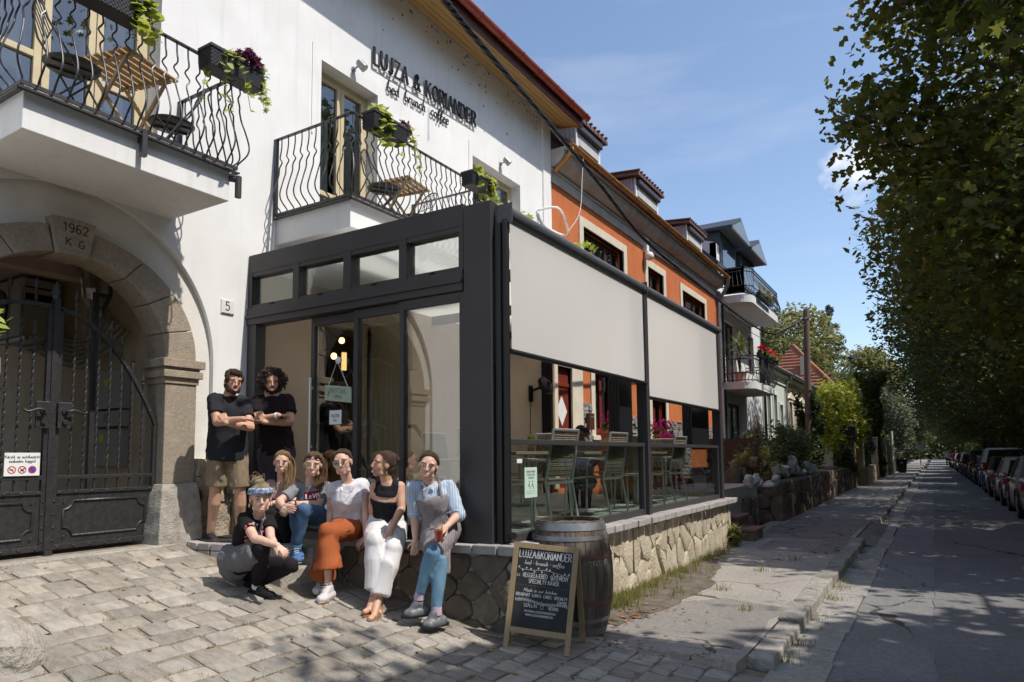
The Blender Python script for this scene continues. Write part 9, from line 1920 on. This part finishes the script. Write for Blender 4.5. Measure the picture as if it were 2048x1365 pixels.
shoe(t,j['ar']-Vector((0,0,.01)),F1,T['blackcloth'],1.0,T['black'],laces=T['ink']);shoe(t,j['al'],F2,T['blackcloth'],.95,T['black']);mb = MB();a = j['ar'];mb.tube([a.lerp(j['kr'],.10),a-Vector((0,0,.02))],[.040,.042],12);mb.build('sock',T['paper'],t,smooth=50)
T['platinum'] = hairmat('platinum_hair',(.52,.42,.27),(.40,.30,.17));hb = MB();haircap(hb,W,X,1.0,.006,.99,side=False);hb.ell(W(.02,-.03,.135),(.046,.046,.038),12,8,X=X);task('hair',hb,T['platinum'],t,.006,1,.006,26,.7);combed('combed_hair',W,X,1.0,T['platinum'],t,(.02,-.035,.122),230,81)
locks('bun_strands',W,[W(.06,-.05,.11),W(.055,-.02,.15),W(.01,-.02,.17),W(-.02,-.05,.14)],T['platinum'],t,22,.003,.014,9);mb = MB()
for (y0,z0,rr_) in ((.0,.048,.017),(.0,.068,.014)):
 mb.tube([W(.083*math.cos(a),-.005+.098*math.sin(a),z0+.012*math.sin(a*1)) for a in [math.pi*(-.15+1.3*i/18) for i in range(19)]],[rr_]*19,8)
task('headband',mb,M('blue_patterned_scarf',(.13,.20,.37),(.42,.48,.58),.9,scale=45,lo=.45,hi=.55),t,.007,2,.003,30,.8);mb = MB()
for s in (-1,1): mb.ell(W(s*.084,-.004,-.055),(.008,.018,.018),12,8,X=X)
mb.build('earrings',M('cream_disc',(.55,.48,.33),None,.5),t,smooth=True)
# ---------------------------------------------------------------- 9 reader on the terrace, 10 walker far off
t,j = person('dark skinned man in a grey striped shirt, head bowed, seated behind the glass',9.6,dict(sr=(1141,893,0),sl=(1188,893,.1),er=(1136,925,-.1),el=(1192,925,0),wr=(1152,935,-.3),wl=(1178,935,-.25),hr=(1152,965,.05),hl=(1178,965,.1),kr=(1146,972,-.42),kl=(1172,974,-.38),ar=(1148,1030,-.38),al=(1172,1032,-.35),nk=(1163,888,0),hd=(1161,869,-.06)),None)
mb = MB();body(mb,j,True);hd = j['hd'];W,X = head(t,mb,hd,VU+tocam(hd)*.45,tocam(hd)-VU*.55-VX*.1,None,1.02,True,smile=.1);hand(mb,j['wr'],VX*.7-VU*.2,VU,1,.4,1);hand(mb,j['wl'],-VX*.7-VU*.2,VU,1,.4,-1);task('body',mb,SK['dark'],t,.008,4,0,1,.5)
tee(t,j,cloth('grey_stripe_shirt',(.19,.18,.20),None,((.28,.27,.29),35)),male=True,sl=.9,hem=.03,seed=91,name='shirt');pants(t,j,T['blackcloth'],rr=(.11,.10,.076,.07,.06),seed=92);hb = MB();hb.ell(W(0,-.022,.042),(.080,.090,.080),14,10,X=X);task('hair',hb,M('black_cropped_hair',(.012,.01,.009),None,.9),t,.007,1,.002,60,.8)
t = thing('person','distant walker in a white shirt and dark trousers by the last parked cars','person',(1.2,92,0));jj = {k: Vector((1.2,92,0))+Vector(v) for k,v in dict(sr=(-.2,0,1.42),sl=(.2,0,1.42),er=(-.26,.05,1.14),el=(.26,-.05,1.14),wr=(-.26,-.08,.9),wl=(.26,-.15,.9),hr=(-.1,0,.92),hl=(.1,0,.92),kr=(-.11,-.14,.5),kl=(.11,.08,.5),ar=(-.11,.0,.09),al=(.11,.28,.12),nk=(0,0,1.48),hd=(0,0,1.63)).items()}
mb = MB();body(mb,jj,True);mb.ell(jj['hd'],(.08,.095,.115),12,8);foot(mb,jj['ar'],jj['ar']+Vector((0,-.15,-.06)));foot(mb,jj['al'],jj['al']+Vector((0,-.14,-.06)));task('body',mb,SK['fair'],t,.014,3,0,1,.6);tee(t,jj,T['whitetee'],male=True,seed=95,name='shirt');pants(t,jj,T['blackcloth'],rr=(.11,.10,.076,.07,.06),seed=96)
run_tasks();run_decals()
